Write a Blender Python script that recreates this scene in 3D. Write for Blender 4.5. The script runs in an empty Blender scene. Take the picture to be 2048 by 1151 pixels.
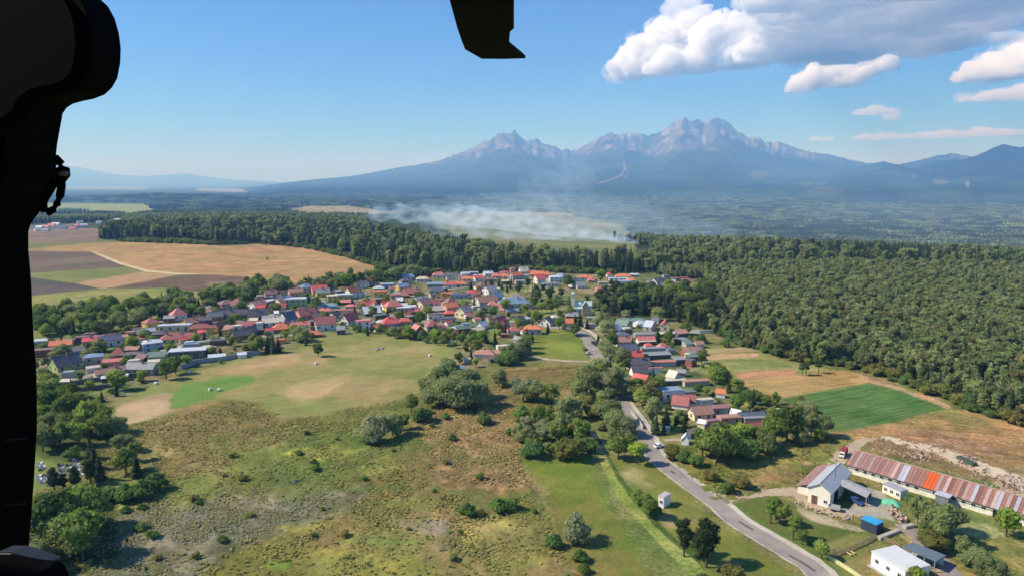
import bpy, math, random
import numpy as np
from mathutils import Vector

random.seed(7)
rng = np.random.default_rng(7)
scene = bpy.context.scene
COL = scene.collection

# ------------------------------------------------------------------ camera, sky, sun, exposure
F, CX, CY, CAMH = 1365.33, 1024.0, 575.5, 90.0
PITCH = math.radians(8.75)
cam_data = bpy.data.cameras.new("camera")
cam_data.sensor_fit = 'HORIZONTAL'
cam_data.sensor_width = 36.0
cam_data.lens = 24.0
cam_data.clip_start = 0.05
cam_data.clip_end = 200000.0
cam = bpy.data.objects.new("camera", cam_data)
COL.objects.link(cam)
cam.location = (0, 0, CAMH)
cam.rotation_euler = (math.pi / 2 - PITCH, 0, 0)
scene.camera = cam

SUN_EL = math.radians(42.0)
SUN_AZ = math.radians(183.0)          # mathematical azimuth of the direction to the sun
world = bpy.data.worlds.new("World")
scene.world = world
world.use_nodes = True
wn = world.node_tree.nodes
wl = world.node_tree.links
wn.clear()
sky = wn.new('ShaderNodeTexSky')
sky.sky_type = 'NISHITA'
sky.sun_disc = False
sky.sun_elevation = SUN_EL
sky.sun_rotation = math.pi / 2 - SUN_AZ
sky.altitude = 700
sky.air_density = 1.0
sky.dust_density = 0.3
sky.ozone_density = 3.0
wbg = wn.new('ShaderNodeBackground')
wbg.inputs['Strength'].default_value = 0.085
wout = wn.new('ShaderNodeOutputWorld')
wm = wn.new('ShaderNodeMix'); wm.data_type = 'RGBA'; wm.blend_type = 'MULTIPLY'; wm.inputs[0].default_value = 1.0
wm.inputs[7].default_value = (0.30, 0.65, 1.19, 1)      # the clear, deep blue of the day's air
wl.new(sky.outputs[0], wm.inputs[6])
wl.new(wm.outputs[2], wbg.inputs['Color'])
wl.new(wbg.outputs[0], wout.inputs['Surface'])

sd = bpy.data.lights.new("sun", 'SUN')
sd.energy = 4.0
sd.angle = math.radians(0.53)
sd.color = (1.0, 0.95, 0.87)
sun = bpy.data.objects.new("sun", sd)
COL.objects.link(sun)
to_sun = Vector((math.cos(SUN_EL) * math.cos(SUN_AZ), math.cos(SUN_EL) * math.sin(SUN_AZ), math.sin(SUN_EL)))
sun.rotation_euler = to_sun.to_track_quat('Z', 'Y').to_euler()
sun.location = to_sun * 50

scene.view_settings.view_transform = 'Standard'
scene.view_settings.look = 'None'
scene.view_settings.exposure = 0.64
scene.view_settings.gamma = 1.0
scene.view_settings.use_curve_mapping = False
scene.render.engine = 'CYCLES'
cy = scene.cycles
cy.use_denoising = True
cy.denoiser = 'OPENIMAGEDENOISE'
cy.max_bounces = 18
cy.diffuse_bounces = 2
cy.glossy_bounces = 2
cy.transmission_bounces = 2
cy.transparent_max_bounces = 8
cy.volume_bounces = 16
cy.caustics_reflective = False
cy.caustics_refractive = False
cy.sample_clamp_indirect = 8.0
cy.volume_max_steps = 64
cy.volume_step_rate = 1.0

# ------------------------------------------------------------------ helpers
def S(r, g, b):
    """colour seen on a sunlit surface (0-255) as a linear base colour"""
    f = lambda c: ((c / 255 + 0.055) / 1.055) ** 2.4 if c > 10 else c / 255 / 12.92
    return np.array((f(r), f(g), f(b)))

def put(o, **kw):
    for k, v in kw.items():
        if v is not None:
            o[k] = v
    return o

def mesh_np(name, V, Fc, mats=(), mi=None, colors=None, smooth=False):
    """V (n,3), Fc (m,k) with k = 3 or 4"""
    V = np.asarray(V, dtype=np.float32); Fc = np.asarray(Fc, dtype=np.int32)
    k = Fc.shape[1]
    me = bpy.data.meshes.new(name)
    me.vertices.add(len(V)); me.vertices.foreach_set('co', V.ravel())
    me.loops.add(Fc.size); me.loops.foreach_set('vertex_index', Fc.ravel())
    me.polygons.add(len(Fc))
    me.polygons.foreach_set('loop_start', np.arange(0, Fc.size, k, dtype=np.int32))
    me.polygons.foreach_set('loop_total', np.full(len(Fc), k, dtype=np.int32))
    for m in mats: me.materials.append(m)
    if mi is not None: me.polygons.foreach_set('material_index', np.asarray(mi, dtype=np.int32))
    me.polygons.foreach_set('use_smooth', np.full(len(Fc), bool(smooth)))
    me.update(calc_edges=True)
    if colors is not None:
        a = me.color_attributes.new('col', 'FLOAT_COLOR', 'POINT')
        c = np.ones((len(V), 4), dtype=np.float32); c[:, :3] = colors
        a.data.foreach_set('color', c.ravel())
    return me

def obj(name, me, parent=None, loc=None, rz=None, **kw):
    o = bpy.data.objects.new(name, me)
    COL.objects.link(o)
    if parent is not None: o.parent = parent
    if loc is not None: o.location = loc
    if rz is not None: o.rotation_euler = (0, 0, rz)
    put(o, **kw)
    return o

def empty(name, loc, rz=0.0, **kw):
    o = obj(name, None, None, loc, rz, **kw)
    o.empty_display_size = 0.5
    return o

class MB:
    """collects polygons, builds ONE mesh"""
    def __init__(s): s.v = []; s.f = []; s.m = []
    def face(s, pts, m=0):
        n = len(s.v); s.v += [tuple(p) for p in pts]; s.f.append(tuple(range(n, n + len(pts)))); s.m.append(m)
    def box(s, x0, x1, y0, y1, z0, z1, m=0, M=None):
        P = [(x0, y0, z0), (x1, y0, z0), (x1, y1, z0), (x0, y1, z0), (x0, y0, z1), (x1, y0, z1), (x1, y1, z1), (x0, y1, z1)]
        if M is not None: P = [tuple(M @ Vector(p)) for p in P]
        n = len(s.v); s.v += P
        for q in ((0, 3, 2, 1), (4, 5, 6, 7), (0, 1, 5, 4), (1, 2, 6, 5), (2, 3, 7, 6), (3, 0, 4, 7)):
            s.f.append(tuple(n + i for i in q)); s.m.append(m)
    def prism(s, poly, z0, z1, m=0):
        """poly: list of (x, y), counter-clockwise"""
        n = len(s.v); k = len(poly)
        s.v += [(x, y, z0) for x, y in poly] + [(x, y, z1) for x, y in poly]
        s.f.append(tuple(n + i for i in reversed(range(k)))); s.m.append(m)
        s.f.append(tuple(n + k + i for i in range(k))); s.m.append(m)
        for i in range(k):
            j = (i + 1) % k
            s.f.append((n + i, n + j, n + k + j, n + k + i)); s.m.append(m)
    def tube(s, pts, r, seg=8, m=0, close=True):
        pts = [Vector(p) for p in pts]; n0 = len(s.v)
        rr = r if isinstance(r, (list, tuple)) else [r] * len(pts)
        for i, p in enumerate(pts):
            d = (pts[min(i + 1, len(pts) - 1)] - pts[max(i - 1, 0)]).normalized()
            a = d.orthogonal().normalized() if abs(d.z) < .9 else Vector((1, 0, 0)); a = (a - d * a.dot(d)).normalized(); b = d.cross(a)
            for k in range(seg):
                t = 2 * math.pi * k / seg
                s.v.append(tuple(p + a * math.cos(t) * rr[i] + b * math.sin(t) * rr[i]))
        for i in range(len(pts) - 1):
            for k in range(seg):
                k2 = (k + 1) % seg
                s.f.append((n0 + i * seg + k, n0 + i * seg + k2, n0 + (i + 1) * seg + k2, n0 + (i + 1) * seg + k)); s.m.append(m)
        if close:
            s.f.append(tuple(n0 + k for k in reversed(range(seg)))); s.m.append(m)
            s.f.append(tuple(n0 + (len(pts) - 1) * seg + k for k in range(seg))); s.m.append(m)
    def mesh(s, name, mats, smooth=False):
        me = bpy.data.meshes.new(name); me.from_pydata(s.v, [], s.f)
        for m in (mats if isinstance(mats, (list, tuple)) else [mats]): me.materials.append(m)
        me.polygons.foreach_set('material_index', s.m)
        if smooth: me.polygons.foreach_set('use_smooth', [True] * len(s.f))
        me.update(); return me

# numpy value noise -------------------------------------------------
def _h(ix, iy, seed):
    n = (ix.astype(np.int64) * 374761393 + iy.astype(np.int64) * 668265263 + seed * 974634777) & 0xffffffff
    n = ((n ^ (n >> 13)) * 1274126177) & 0xffffffff
    n = n ^ (n >> 16)
    return n.astype(np.float64) / 4294967295.0

def vn(x, y, seed=0):
    ix = np.floor(x); iy = np.floor(y); fx = x - ix; fy = y - iy
    fx = fx * fx * fx * (fx * (fx * 6 - 15) + 10); fy = fy * fy * fy * (fy * (fy * 6 - 15) + 10)
    a = _h(ix, iy, seed); b = _h(ix + 1, iy, seed); c = _h(ix, iy + 1, seed); d = _h(ix + 1, iy + 1, seed)
    return (a * (1 - fx) + b * fx) * (1 - fy) + (c * (1 - fx) + d * fx) * fy

def fbm(x, y, oct=4, seed=0, gain=0.5):
    s = 0; a = 1; t = 0
    for i in range(oct):
        ang = 0.6 + i * 1.1; ca, sa = math.cos(ang), math.sin(ang)
        s = s + a * vn((x * ca - y * sa) * 2 ** i, (x * sa + y * ca) * 2 ** i, seed + i * 17); t += a; a *= gain
    return s / t

def ridged(x, y, oct=5, seed=0, gain=0.55):
    s = 0; a = 1; t = 0; w = 1.0
    for i in range(oct):
        ang = 0.4 + i * 1.3; ca, sa = math.cos(ang), math.sin(ang)
        n = 1 - np.abs(2 * vn((x * ca - y * sa) * 2 ** i, (x * sa + y * ca) * 2 ** i, seed + i * 31) - 1)
        n = n * n
        s = s + a * n * w; t += a; a *= gain; w = np.clip(n * 1.6, 0, 1)
    return s / t

def sstep(a, b, x):
    t = np.clip((x - a) / (b - a), 0, 1); return t * t * (3 - 2 * t)

# terrain height, projection ------------------------------------------
def gz(x, y):
    x = np.asarray(x, dtype=float); y = np.asarray(y, dtype=float)
    r = np.hypot(x, y)
    z = 14 * np.exp(-(((x + 470) / 300) ** 2 + ((y - 1120) / 260) ** 2))
    z = z + 2.0 * (fbm(x / 260, y / 260, 2, 5) - 0.5) * sstep(120, 500, r)
    z = z + 6 * (fbm(x / 900, y / 900, 2, 9) - 0.5) * sstep(900, 2500, r)
    az = np.arctan2(x, y)
    z = z + sstep(-0.32, 0.1, az) * 260 * sstep(7500, 13000, r)
    q = np.clip((az + .25) / .50, 0, 1)          # the ground falls to a wide valley behind the near woods
    q2 = np.clip((az + .25) / .27, 0, 1)
    z = z - (60 + 80 * q) * sstep(0, 1, (r - (1300 - 460 * q2)) / (2900 - 1300 * q))
    z = z + 50 * np.exp(-(((x + 3010) / 480) ** 2 + ((y - 6050) / 330) ** 2))
    return z

CP, SP = math.cos(PITCH), math.sin(PITCH)
def ray(px, py):
    v = (CY - py) / F
    return (px - CX) / F, CP + SP * v, -SP + CP * v

def at(px, py, h=0.0):
    """world point where the view ray of a photo pixel meets the ground (raised by h)"""
    dx, dy, dz = ray(px, py); z = h
    t = (z - CAMH) / dz
    for _ in range(12):
        z = float(gz(dx * t, dy * t)) + h
        t2 = (z - CAMH) / dz
        t = t * 0.4 + t2 * 0.6
    return Vector((dx * t, dy * t, z))

def atN(px, py):
    px = np.asarray(px, float); py = np.asarray(py, float)
    v = (CY - py) / F; dx = (px - CX) / F; dy = CP + SP * v; dz = -SP + CP * v
    t = -CAMH / dz
    for _ in range(12):
        t = t * 0.4 + 0.6 * (gz(dx * t, dy * t) - CAMH) / dz
    return dx * t, dy * t

def proj(x, y, z):
    """photo pixel of a world point (arrays)"""
    zz = z - CAMH
    d = CP * y - SP * zz
    u = SP * y + CP * zz
    d = np.where(d < 1e-3, 1e-3, d)
    return CX + F * x / d, CY - F * u / d, d

def inpoly(px, py, poly):
    c = np.zeros(np.shape(px), bool); n = len(poly); j = n - 1
    for i in range(n):
        xi, yi = poly[i]; xj, yj = poly[j]
        if yi != yj:
            c ^= ((yi > py) != (yj > py)) & (px < (xj - xi) * (py - yi) / (yj - yi) + xi)
        j = i
    return c

def sdist(px, py, poly):
    """signed distance to a polygon in photo pixels, positive inside"""
    d = np.full(np.shape(px), 1e9); n = len(poly)
    for i in range(n):
        x0, y0 = poly[i]; x1, y1 = poly[(i + 1) % n]
        ex, ey = x1 - x0, y1 - y0; L = ex * ex + ey * ey + 1e-9
        t = np.clip(((px - x0) * ex + (py - y0) * ey) / L, 0, 1)
        d = np.minimum(d, (px - x0 - t * ex) ** 2 + (py - y0 - t * ey) ** 2)
    d = np.sqrt(d)
    return np.where(inpoly(px, py, poly), d, -d)

# ------------------------------------------------------------------ materials
def nmat(name):
    m = bpy.data.materials.new(name); m.use_nodes = True
    nt = m.node_tree; nt.nodes.clear()
    out = nt.nodes.new('ShaderNodeOutputMaterial')
    b = nt.nodes.new('ShaderNodeBsdfPrincipled')
    b.inputs['Roughness'].default_value = 0.9
    b.inputs['Specular IOR Level'].default_value = 0.2
    nt.links.new(b.outputs[0], out.inputs['Surface'])
    return m, nt, b

def noise_node(nt, scale, detail=3, rough=0.6, vec=None):
    n = nt.nodes.new('ShaderNodeTexNoise'); n.inputs['Scale'].default_value = scale
    n.inputs['Detail'].default_value = detail; n.inputs['Roughness'].default_value = rough
    if vec is not None: nt.links.new(vec, n.inputs['Vector'])
    return n

def ramp(nt, fac, stops):
    r = nt.nodes.new('ShaderNodeValToRGB'); nt.links.new(fac, r.inputs['Fac'])
    e = r.color_ramp.elements
    while len(e) < len(stops): e.new(0.5)
    for q, (p, c) in zip(e, stops): q.position = p; q.color = (*c[:3], 1) if len(c) >= 3 else (c[0],) * 3 + (1,)
    return r

def mix(nt, kind, fac, a, b):
    n = nt.nodes.new('ShaderNodeMix'); n.data_type = 'RGBA'; n.blend_type = kind
    for s, v in ((n.inputs[0], fac), (n.inputs[6], a), (n.inputs[7], b)):
        if hasattr(v, 'links') or isinstance(v, bpy.types.NodeSocket): nt.links.new(v, s)
        elif isinstance(v, (int, float)): s.default_value = v
        else: s.default_value = (*v[:3], 1)
    return n.outputs[2]

def simple(name, col, rough=0.8, var=0.15, scale=0.6, bump=0.0, metal=0.0, spec=0.3, each=0.0):
    """painted / plastered / roofed surface with slight wear"""
    m, nt, b = nmat(name)
    tc = nt.nodes.new('ShaderNodeTexCoord')
    n = noise_node(nt, scale, 5, 0.65, tc.outputs['Object'])
    r = ramp(nt, n.outputs[0], [(0.3, (1 - var,) * 3), (0.7, (1 + var * 0.4,) * 3)])
    c = mix(nt, 'MULTIPLY', 1.0, tuple(col), r.outputs[0])
    if each:       # every piece weathered a little differently
        oi = nt.nodes.new('ShaderNodeObjectInfo')
        c = mix(nt, 'MULTIPLY', 1.0, c, ramp(nt, oi.outputs['Random'], [(0, (1 - each,) * 3), (1, (1 + each, 1 + each * 1.1, 1 + each * 1.2))]).outputs[0])
    nt.links.new(c, b.inputs['Base Color'])
    b.inputs['Roughness'].default_value = rough; b.inputs['Metallic'].default_value = metal
    b.inputs['Specular IOR Level'].default_value = spec
    if bump:
        bp = nt.nodes.new('ShaderNodeBump'); bp.inputs['Strength'].default_value = bump; bp.inputs['Distance'].default_value = 0.05
        nt.links.new(n.outputs[0], bp.inputs['Height']); nt.links.new(bp.outputs[0], b.inputs['Normal'])
    return m

def ground_mat(name, stripes=None, amp=1.0, fine=1.0):
    """uses the vertex colour laid out with the terrain, broken up by noise; stripes = (angle, period m, strength)"""
    m, nt, b = nmat(name)
    at_ = nt.nodes.new('ShaderNodeVertexColor'); at_.layer_name = 'col'
    geo = nt.nodes.new('ShaderNodeNewGeometry')
    n1 = noise_node(nt, 0.9 * fine, 6, 0.75, geo.outputs['Position'])
    n2 = noise_node(nt, 0.11, 5, 0.7, geo.outputs['Position'])
    n3 = noise_node(nt, 0.02, 4, 0.6, geo.outputs['Position'])
    a = 0.55 * amp
    r1 = ramp(nt, n1.outputs[0], [(0.3, (1 - a, 1 - a, 1 - a)), (0.72, (1 + a, 1 + a, 1 + a * .9))])
    a2 = 0.45 * amp
    r2 = ramp(nt, n2.outputs[0], [(0.32, (1 - a2, 1 - a2 * .7, 1 - a2)), (0.5, (1, 1, 1)), (0.7, (1 + a2, 1 + a2 * .75, 1 + a2 * .6))])
    a3 = 0.25 * amp
    r3 = ramp(nt, n3.outputs[0], [(0.35, (1 - a3, 1, 1 - a3)), (0.65, (1 + a3, 1, 1 + a3 * .5))])
    c = mix(nt, 'MULTIPLY', 1.0, at_.outputs[0], r1.outputs[0])
    c = mix(nt, 'MULTIPLY', 1.0, c, r2.outputs[0])
    c = mix(nt, 'MULTIPLY', 1.0, c, r3.outputs[0])
    if stripes:
        mp = nt.nodes.new('ShaderNodeMapping'); mp.inputs['Rotation'].default_value = (0, 0, -stripes[0])
        p = stripes[1]
        mp.inputs['Scale'].default_value = (0.06 / p, 1 / p, 1)
        nt.links.new(geo.outputs['Position'], mp.inputs['Vector'])
        # mapping scales before rotating, so rotate first
        mp.vector_type = 'TEXTURE'
        mp.inputs['Rotation'].default_value = (0, 0, stripes[0]); mp.inputs['Scale'].default_value = (p * 22, p, 1)
        ns = noise_node(nt, 1.0, 3, 0.7, mp.outputs[0])
        s = stripes[2]
        rs = ramp(nt, ns.outputs[0], [(0.35, (1 - s, 1 - s, 1 - s)), (0.65, (1 + s, 1 + s * .95, 1 + s * .8))])
        c = mix(nt, 'MULTIPLY', 1.0, c, rs.outputs[0])
    nt.links.new(c, b.inputs['Base Color'])
    b.inputs['Roughness'].default_value = 1.0; b.inputs['Specular IOR Level'].default_value = 0.0
    bp = nt.nodes.new('ShaderNodeBump'); bp.inputs['Strength'].default_value = 0.75; bp.inputs['Distance'].default_value = 0.5 * amp
    nt.links.new(n1.outputs[0], bp.inputs['Height']); nt.links.new(bp.outputs[0], b.inputs['Normal'])
    return m

# ------------------------------------------------------------------ ground sheet
ys = np.concatenate([np.linspace(2800, 1190, 36, endpoint=False), np.arange(1190, 560, -2.0), np.arange(560, 402, -1.25), np.arange(402, 367.8, -0.75)])
ang = np.arctan((ys - CY) / F) + PITCH
rad = CAMH / np.tan(ang)
rad = np.concatenate([[1.0], rad, [70000.0]])
fineaz = np.radians(np.arange(-46, 46.01, 0.145))
coarse = np.radians(np.linspace(46, 314, 31))[1:-1]
az = np.concatenate([fineaz, coarse])
NA, NR = len(az), len(rad)
A, R = np.meshgrid(az, rad)
GX, GY = R * np.sin(A), R * np.cos(A)
GZ = gz(GX, GY)
PX, PY, PD = proj(GX, GY, GZ)
PY = np.where(PD < 30, 5000, PY)
# noise-warped pixel position so the edges of natural patches are ragged
wamp = np.clip((PY - 360) / 700, 0.05, 1.0) * 22
WX = PX + wamp * 1.6 * (fbm(GX / 14, GY / 14, 4, 3) - 0.5) * 2
WY = PY + wamp * 0.8 * (fbm(GX / 14, GY / 14, 4, 4) - 0.5) * 2

n_l = fbm(GX / 60, GY / 60, 4, 11); n_m = fbm(GX / 17, GY / 17, 4, 12); n_s = fbm(GX / 5, GY / 5, 3, 13)
C = np.empty(GX.shape + (3,))
g0, g1 = S(112, 118, 62), S(134, 128, 76)
C[:] = g0 + (g1 - g0) * sstep(0.35, 0.65, n_m)[..., None]
CLS = np.zeros(GX.shape, dtype=np.int32)
CLASSES = ['ground']

def region(poly, col, feather=3.0, cls=None, warp=1.0, col2=None, nz=None, strength=1.0):
    global C
    xs = [p[0] for p in poly]; yy = [p[1] for p in poly]
    pad = feather + 30
    sel = (PX > min(xs) - pad) & (PX < max(xs) + pad) & (PY > min(yy) - pad) & (PY < max(yy) + pad)
    if not sel.any(): return
    qx = PX[sel] * (1 - warp) + WX[sel] * warp; qy = PY[sel] * (1 - warp) + WY[sel] * warp
    # vertical pixels are foreshortened: feather less there
    d = sdist(qx, qy * 1.0, poly)
    m = sstep(-feather, feather, d) * strength
    c = np.asarray(col)
    if col2 is not None:
        q = (nz if nz is not None else n_m)[sel]
        c = c + (np.asarray(col2) - c) * sstep(0.38, 0.62, q)[..., None]
    C[sel] = C[sel] * (1 - m[..., None]) + c * m[..., None]
    if cls:
        if cls not in CLASSES: CLASSES.append(cls)
        k = CLS[sel]; k[d > 0] = CLASSES.index(cls); CLS[sel] = k

def blob(cx, cy_, rx, ry, col, s=0.8):
    th = np.linspace(0, 2 * math.pi, 12, endpoint=False)
    region([(cx + rx * math.cos(t), cy_ + ry * math.sin(t)) for t in th], col, feather=max(3, ry * 0.7), warp=1.6, strength=s)

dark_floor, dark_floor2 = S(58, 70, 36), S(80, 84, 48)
# --- far plain: woodland with fields in it
region([(-900, 300), (3000, 300), (3000, 520), (1300, 540), (1000, 500), (200, 470), (-900, 470)], S(50, 66, 38), 4, None, 0.3, S(80, 92, 58), n_l)
region([(-500, 374), (120, 373), (300, 374), (292, 380), (130, 379), (-500, 381)], S(126, 130, 92), 1.0, 'field', 0.0)
region([(400, 377), (470, 378), (560, 381), (600, 384), (470, 384), (390, 381)], S(150, 140, 104), 1.0, 'field', 0.0)
region([(560, 372), (700, 378), (690, 380), (560, 375)], S(150, 150, 110), 0.8, None, 0.0)
region([(-300, 405), (110, 406), (200, 407), (295, 408), (309, 418), (300, 428), (262, 436), (238, 434), (215, 424), (150, 420), (60, 424), (-300, 420)], S(138, 146, 84), 1.2, 'green_field', 0.1)
region([(560, 424), (612, 412), (700, 412), (760, 421), (800, 426), (740, 428), (650, 430), (600, 432)], S(168, 146, 104), 1.5, 'dry_field', 0.3, S(120, 122, 76))
region([(618, 430), (690, 424), (740, 428), (660, 434)], S(128, 138, 78), 1.0, None, 0.2)
region([(860, 426), (1000, 424), (1140, 426), (1150, 432), (1240, 448), (1262, 466), (1275, 505), (1150, 512), (1075, 508), (1000, 496), (930, 478), (880, 455)], S(124, 126, 80), 2, 'valley_field', 0.2, S(110, 118, 72), n_l)
region([(1000, 424), (1140, 425), (1152, 432), (1000, 430)], S(150, 136, 102), 1.0, None, 0.1)
region([(1120, 440), (1240, 449), (1244, 453), (1120, 446)], S(150, 142, 112), 0.8, None, 0.1)
# --- fields on the left
region([(-300, 455), (190, 456), (232, 470), (240, 482), (190, 490), (60, 494), (-300, 496)], S(126, 108, 98), 1.5, 'plowed_field', 0.1, S(136, 116, 98), n_l)
region([(-300, 489), (60, 488), (170, 483), (252, 478), (262, 483), (190, 490), (60, 500), (-300, 500)], S(112, 118, 70), 1.0, 'grass_strip', 0.1)
region([(-300, 499), (60, 497), (170, 487), (330, 481), (420, 486), (470, 490), (540, 486), (620, 494), (700, 514), (768, 535), (758, 546), (690, 554), (640, 562), (590, 566), (480, 554), (370, 548), (290, 541), (240, 527), (185, 507), (60, 502), (-300, 503)], S(176, 138, 92), 1.5, 'stubble_field', 0.1, S(158, 128, 84), n_m)
region([(-300, 503), (60, 502), (182, 503), (240, 524), (262, 533), (160, 541), (62, 549), (-300, 560)], S(110, 96, 84), 1.2, 'plowed_field', 0.1, S(122, 106, 92), n_l)
region([(-300, 552), (62, 545), (160, 539), (262, 533), (300, 541), (155, 567), (62, 554), (-300, 560)], S(116, 122, 70), 1.5, 'grass_strip', 0.2, S(132, 134, 76), n_m)
region([(150, 566), (300, 541), (372, 547), (228, 574), (200, 577)], S(172, 138, 100), 1.2, 'stubble_field', 0.1)
region([(-300, 556), (62, 554), (155, 567), (200, 576), (62, 593), (-300, 620)], S(94, 86, 80), 1.2, 'plowed_field', 0.1, S(102, 92, 86), n_l)
region([(215, 576), (372, 547), (480, 552), (590, 567), (640, 572), (560, 585), (430, 590), (330, 577)], S(104, 88, 74), 1.2, 'plowed_field', 0.15, S(116, 98, 82), n_m)
blob(440, 565, 14, 2, S(190, 165, 130)); blob(415, 571, 12, 1.6, S(180, 155, 120)); blob(552, 565, 9, 1.5, S(180, 150, 110))
region([(-300, 622), (62, 592), (205, 577), (330, 575), (432, 587), (560, 590), (440, 640), (65, 660), (-300, 700)], S(126, 132, 66), 1.5, 'grass_field', 0.2, S(144, 140, 80), n_m)
region([(182, 503), (188, 503), (242, 524), (296, 540), (360, 546), (420, 548), (360, 549), (292, 543), (236, 527)], S(205, 182, 140), 0.8, None, 0.0)
# --- gardens and yards of the village
vill = [(-50, 800), (60, 690), (260, 655), (450, 600), (600, 575), (740, 550), (900, 545), (1060, 535), (1290, 545), (1400, 560), (1410, 580), (1330, 590), (1330, 640), (1400, 690), (1410, 780), (1560, 800), (1650, 830), (1640, 870), (1440, 880), (1290, 850), (1240, 760), (1190, 690), (1060, 655), (1050, 715), (930, 740), (905, 690), (660, 668), (460, 722), (330, 760), (200, 810)]
region(vill, S(94, 104, 58), 4, 'village_ground', 0.4, S(128, 124, 84), n_s)
rv = random.Random(4)
for _ in range(150):
    bx, by = rv.uniform(80, 1400), rv.uniform(548, 860)
    if inpoly(np.array([bx]), np.array([by]), vill)[0]: blob(bx, by, rv.uniform(5, 13), rv.uniform(1.5, 3.5) * (1 if by < 700 else 1.8), S(*rv.choice(((168, 156, 136), (150, 144, 134), (176, 150, 120), (104, 126, 58), (70, 84, 46), (130, 116, 92)))), .8)
blob(1010, 668, 30, 8, S(140, 150, 66)); blob(870, 655, 40, 8, S(146, 142, 78)); blob(940, 680, 30, 9, S(130, 142, 62))
blob(870, 565, 25, 3, S(120, 120, 70)); blob(1000, 590, 40, 6, S(168, 158, 98)); blob(1090, 580, 40, 8, S(165, 160, 104)); blob(1180, 580, 30, 5, S(150, 140, 100))
blob(1100, 622, 30, 5, S(140, 148, 66)); blob(1185, 630, 10, 8, S(150, 160, 60)); blob(1330, 830, 26, 14, S(120, 142, 60)); blob(1355, 850, 30, 8, S(136, 150, 64))
blob(1490, 800, 26, 7, S(140, 158, 60)); blob(110, 736, 40, 9, S(170, 158, 130)); blob(90, 760, 40, 12, S(128, 136, 70)); blob(1090, 608, 30, 3, S(150, 146, 140))
blob(1225, 740, 22, 18, S(110, 132, 52)); blob(1240, 800, 20, 8, S(160, 158, 150)); blob(720, 600, 30, 3, S(150, 140, 130)); blob(560, 690, 20, 8, S(160, 136, 110))
blob(1195, 700, 10, 30, S(128, 134, 70)); blob(1215, 655, 12, 10, S(150, 148, 130)); blob(1080, 560, 20, 5, S(168, 160, 120)); blob(840, 606, 50, 5, S(104, 124, 56))
# --- mown meadow in the middle
mead = [(215, 850), (235, 800), (330, 760), (462, 722), (560, 706), (640, 690), (662, 668), (760, 668), (910, 690), (935, 700), (915, 740), (855, 765), (850, 790), (800, 802), (700, 815), (640, 832), (560, 840), (505, 812), (500, 800), (420, 800), (370, 815), (350, 830), (262, 848)]
region(mead, S(142, 136, 78), 4, 'meadow', 0.7, S(132, 134, 72), n_m)
region([(430, 745), (520, 722), (600, 708), (640, 703), (560, 735), (500, 752)], S(178, 148, 104), 8, None, 1.2, strength=.9)
region([(560, 780), (640, 752), (760, 755), (830, 762), (780, 785), (700, 795), (600, 808)], S(182, 152, 106), 9, None, 1.2, strength=.9)
region([(700, 690), (850, 690), (880, 700), (860, 712), (760, 705), (640, 735), (600, 722)], S(170, 146, 98), 8, None, 1.3, strength=.7)
blob(840, 745, 30, 12, S(112, 132, 56)); blob(880, 705, 26, 8, S(128, 140, 62)); blob(760, 672, 60, 5, S(118, 128, 60)); blob(690, 680, 40, 8, S(124, 130, 66)); blob(675, 723, 26, 6, S(112, 126, 60))
for pl in ([(600, 708), (760, 690), (800, 690), (610, 716)], [(470, 745), (640, 712), (700, 700), (480, 750)], [(640, 800), (720, 740), (900, 745), (660, 812)]):
    region(pl, S(120, 122, 64), 4, None, 1.0, strength=.5)
region([(338, 792), (372, 766), (440, 757), (503, 752), (506, 764), (470, 780), (400, 800), (350, 816)], S(96, 134, 52), 3, 'green_strip', 0.6, S(104, 138, 60))
region([(228, 812), (262, 800), (318, 785), (345, 790), (338, 800), (356, 818), (262, 846), (240, 846)], S(184, 158, 118), 3, 'bare_soil', 0.7, S(170, 142, 104))
# --- heath and marsh of the foreground
mtop = [(90, 1300), (90, 960), (240, 870), (262, 848), (350, 828), (440, 800), (500, 804), (560, 838), (640, 830), (700, 815), (840, 790), (900, 760), (960, 745), (1170, 728), (1180, 760), (1130, 790), (1050, 830), (1060, 905), (1045, 925), (1060, 980), (1110, 1050), (1180, 1300)]
region(mtop, S(134, 116, 68), 4, 'marsh', 1.0, S(108, 116, 54), n_l)
region([(280, 850), (440, 800), (520, 820), (640, 838), (560, 880), (500, 900), (420, 950), (330, 960), (300, 900)], S(146, 122, 78), 14, None, 1.5, S(128, 114, 64), n_s, .8)
region([(820, 850), (900, 800), (1010, 770), (1040, 830), (1050, 900), (1040, 925), (1060, 985), (980, 985), (900, 960), (850, 900)], S(162, 132, 86), 10, None, 1.5, S(128, 108, 66), n_s, .9)
region([(1010, 730), (1165, 728), (1175, 750), (1080, 765), (1020, 752)], S(140, 118, 70), 4, None, 1.0, S(120, 112, 58), n_s, .9)
region([(180, 1180), (200, 1060), (260, 1010), (420, 990), (600, 975), (720, 985), (700, 1020), (560, 1060), (480, 1100), (380, 1150), (340, 1300), (150, 1300)], S(112, 112, 82), 12, None, 1.5, S(136, 134, 108), n_s, .9)
region([(400, 1160), (470, 1095), (560, 1075), (800, 1120), (900, 1200), (380, 1300)], S(134, 128, 48), 16, None, 1.8, S(120, 118, 46), n_m, .8)
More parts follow.
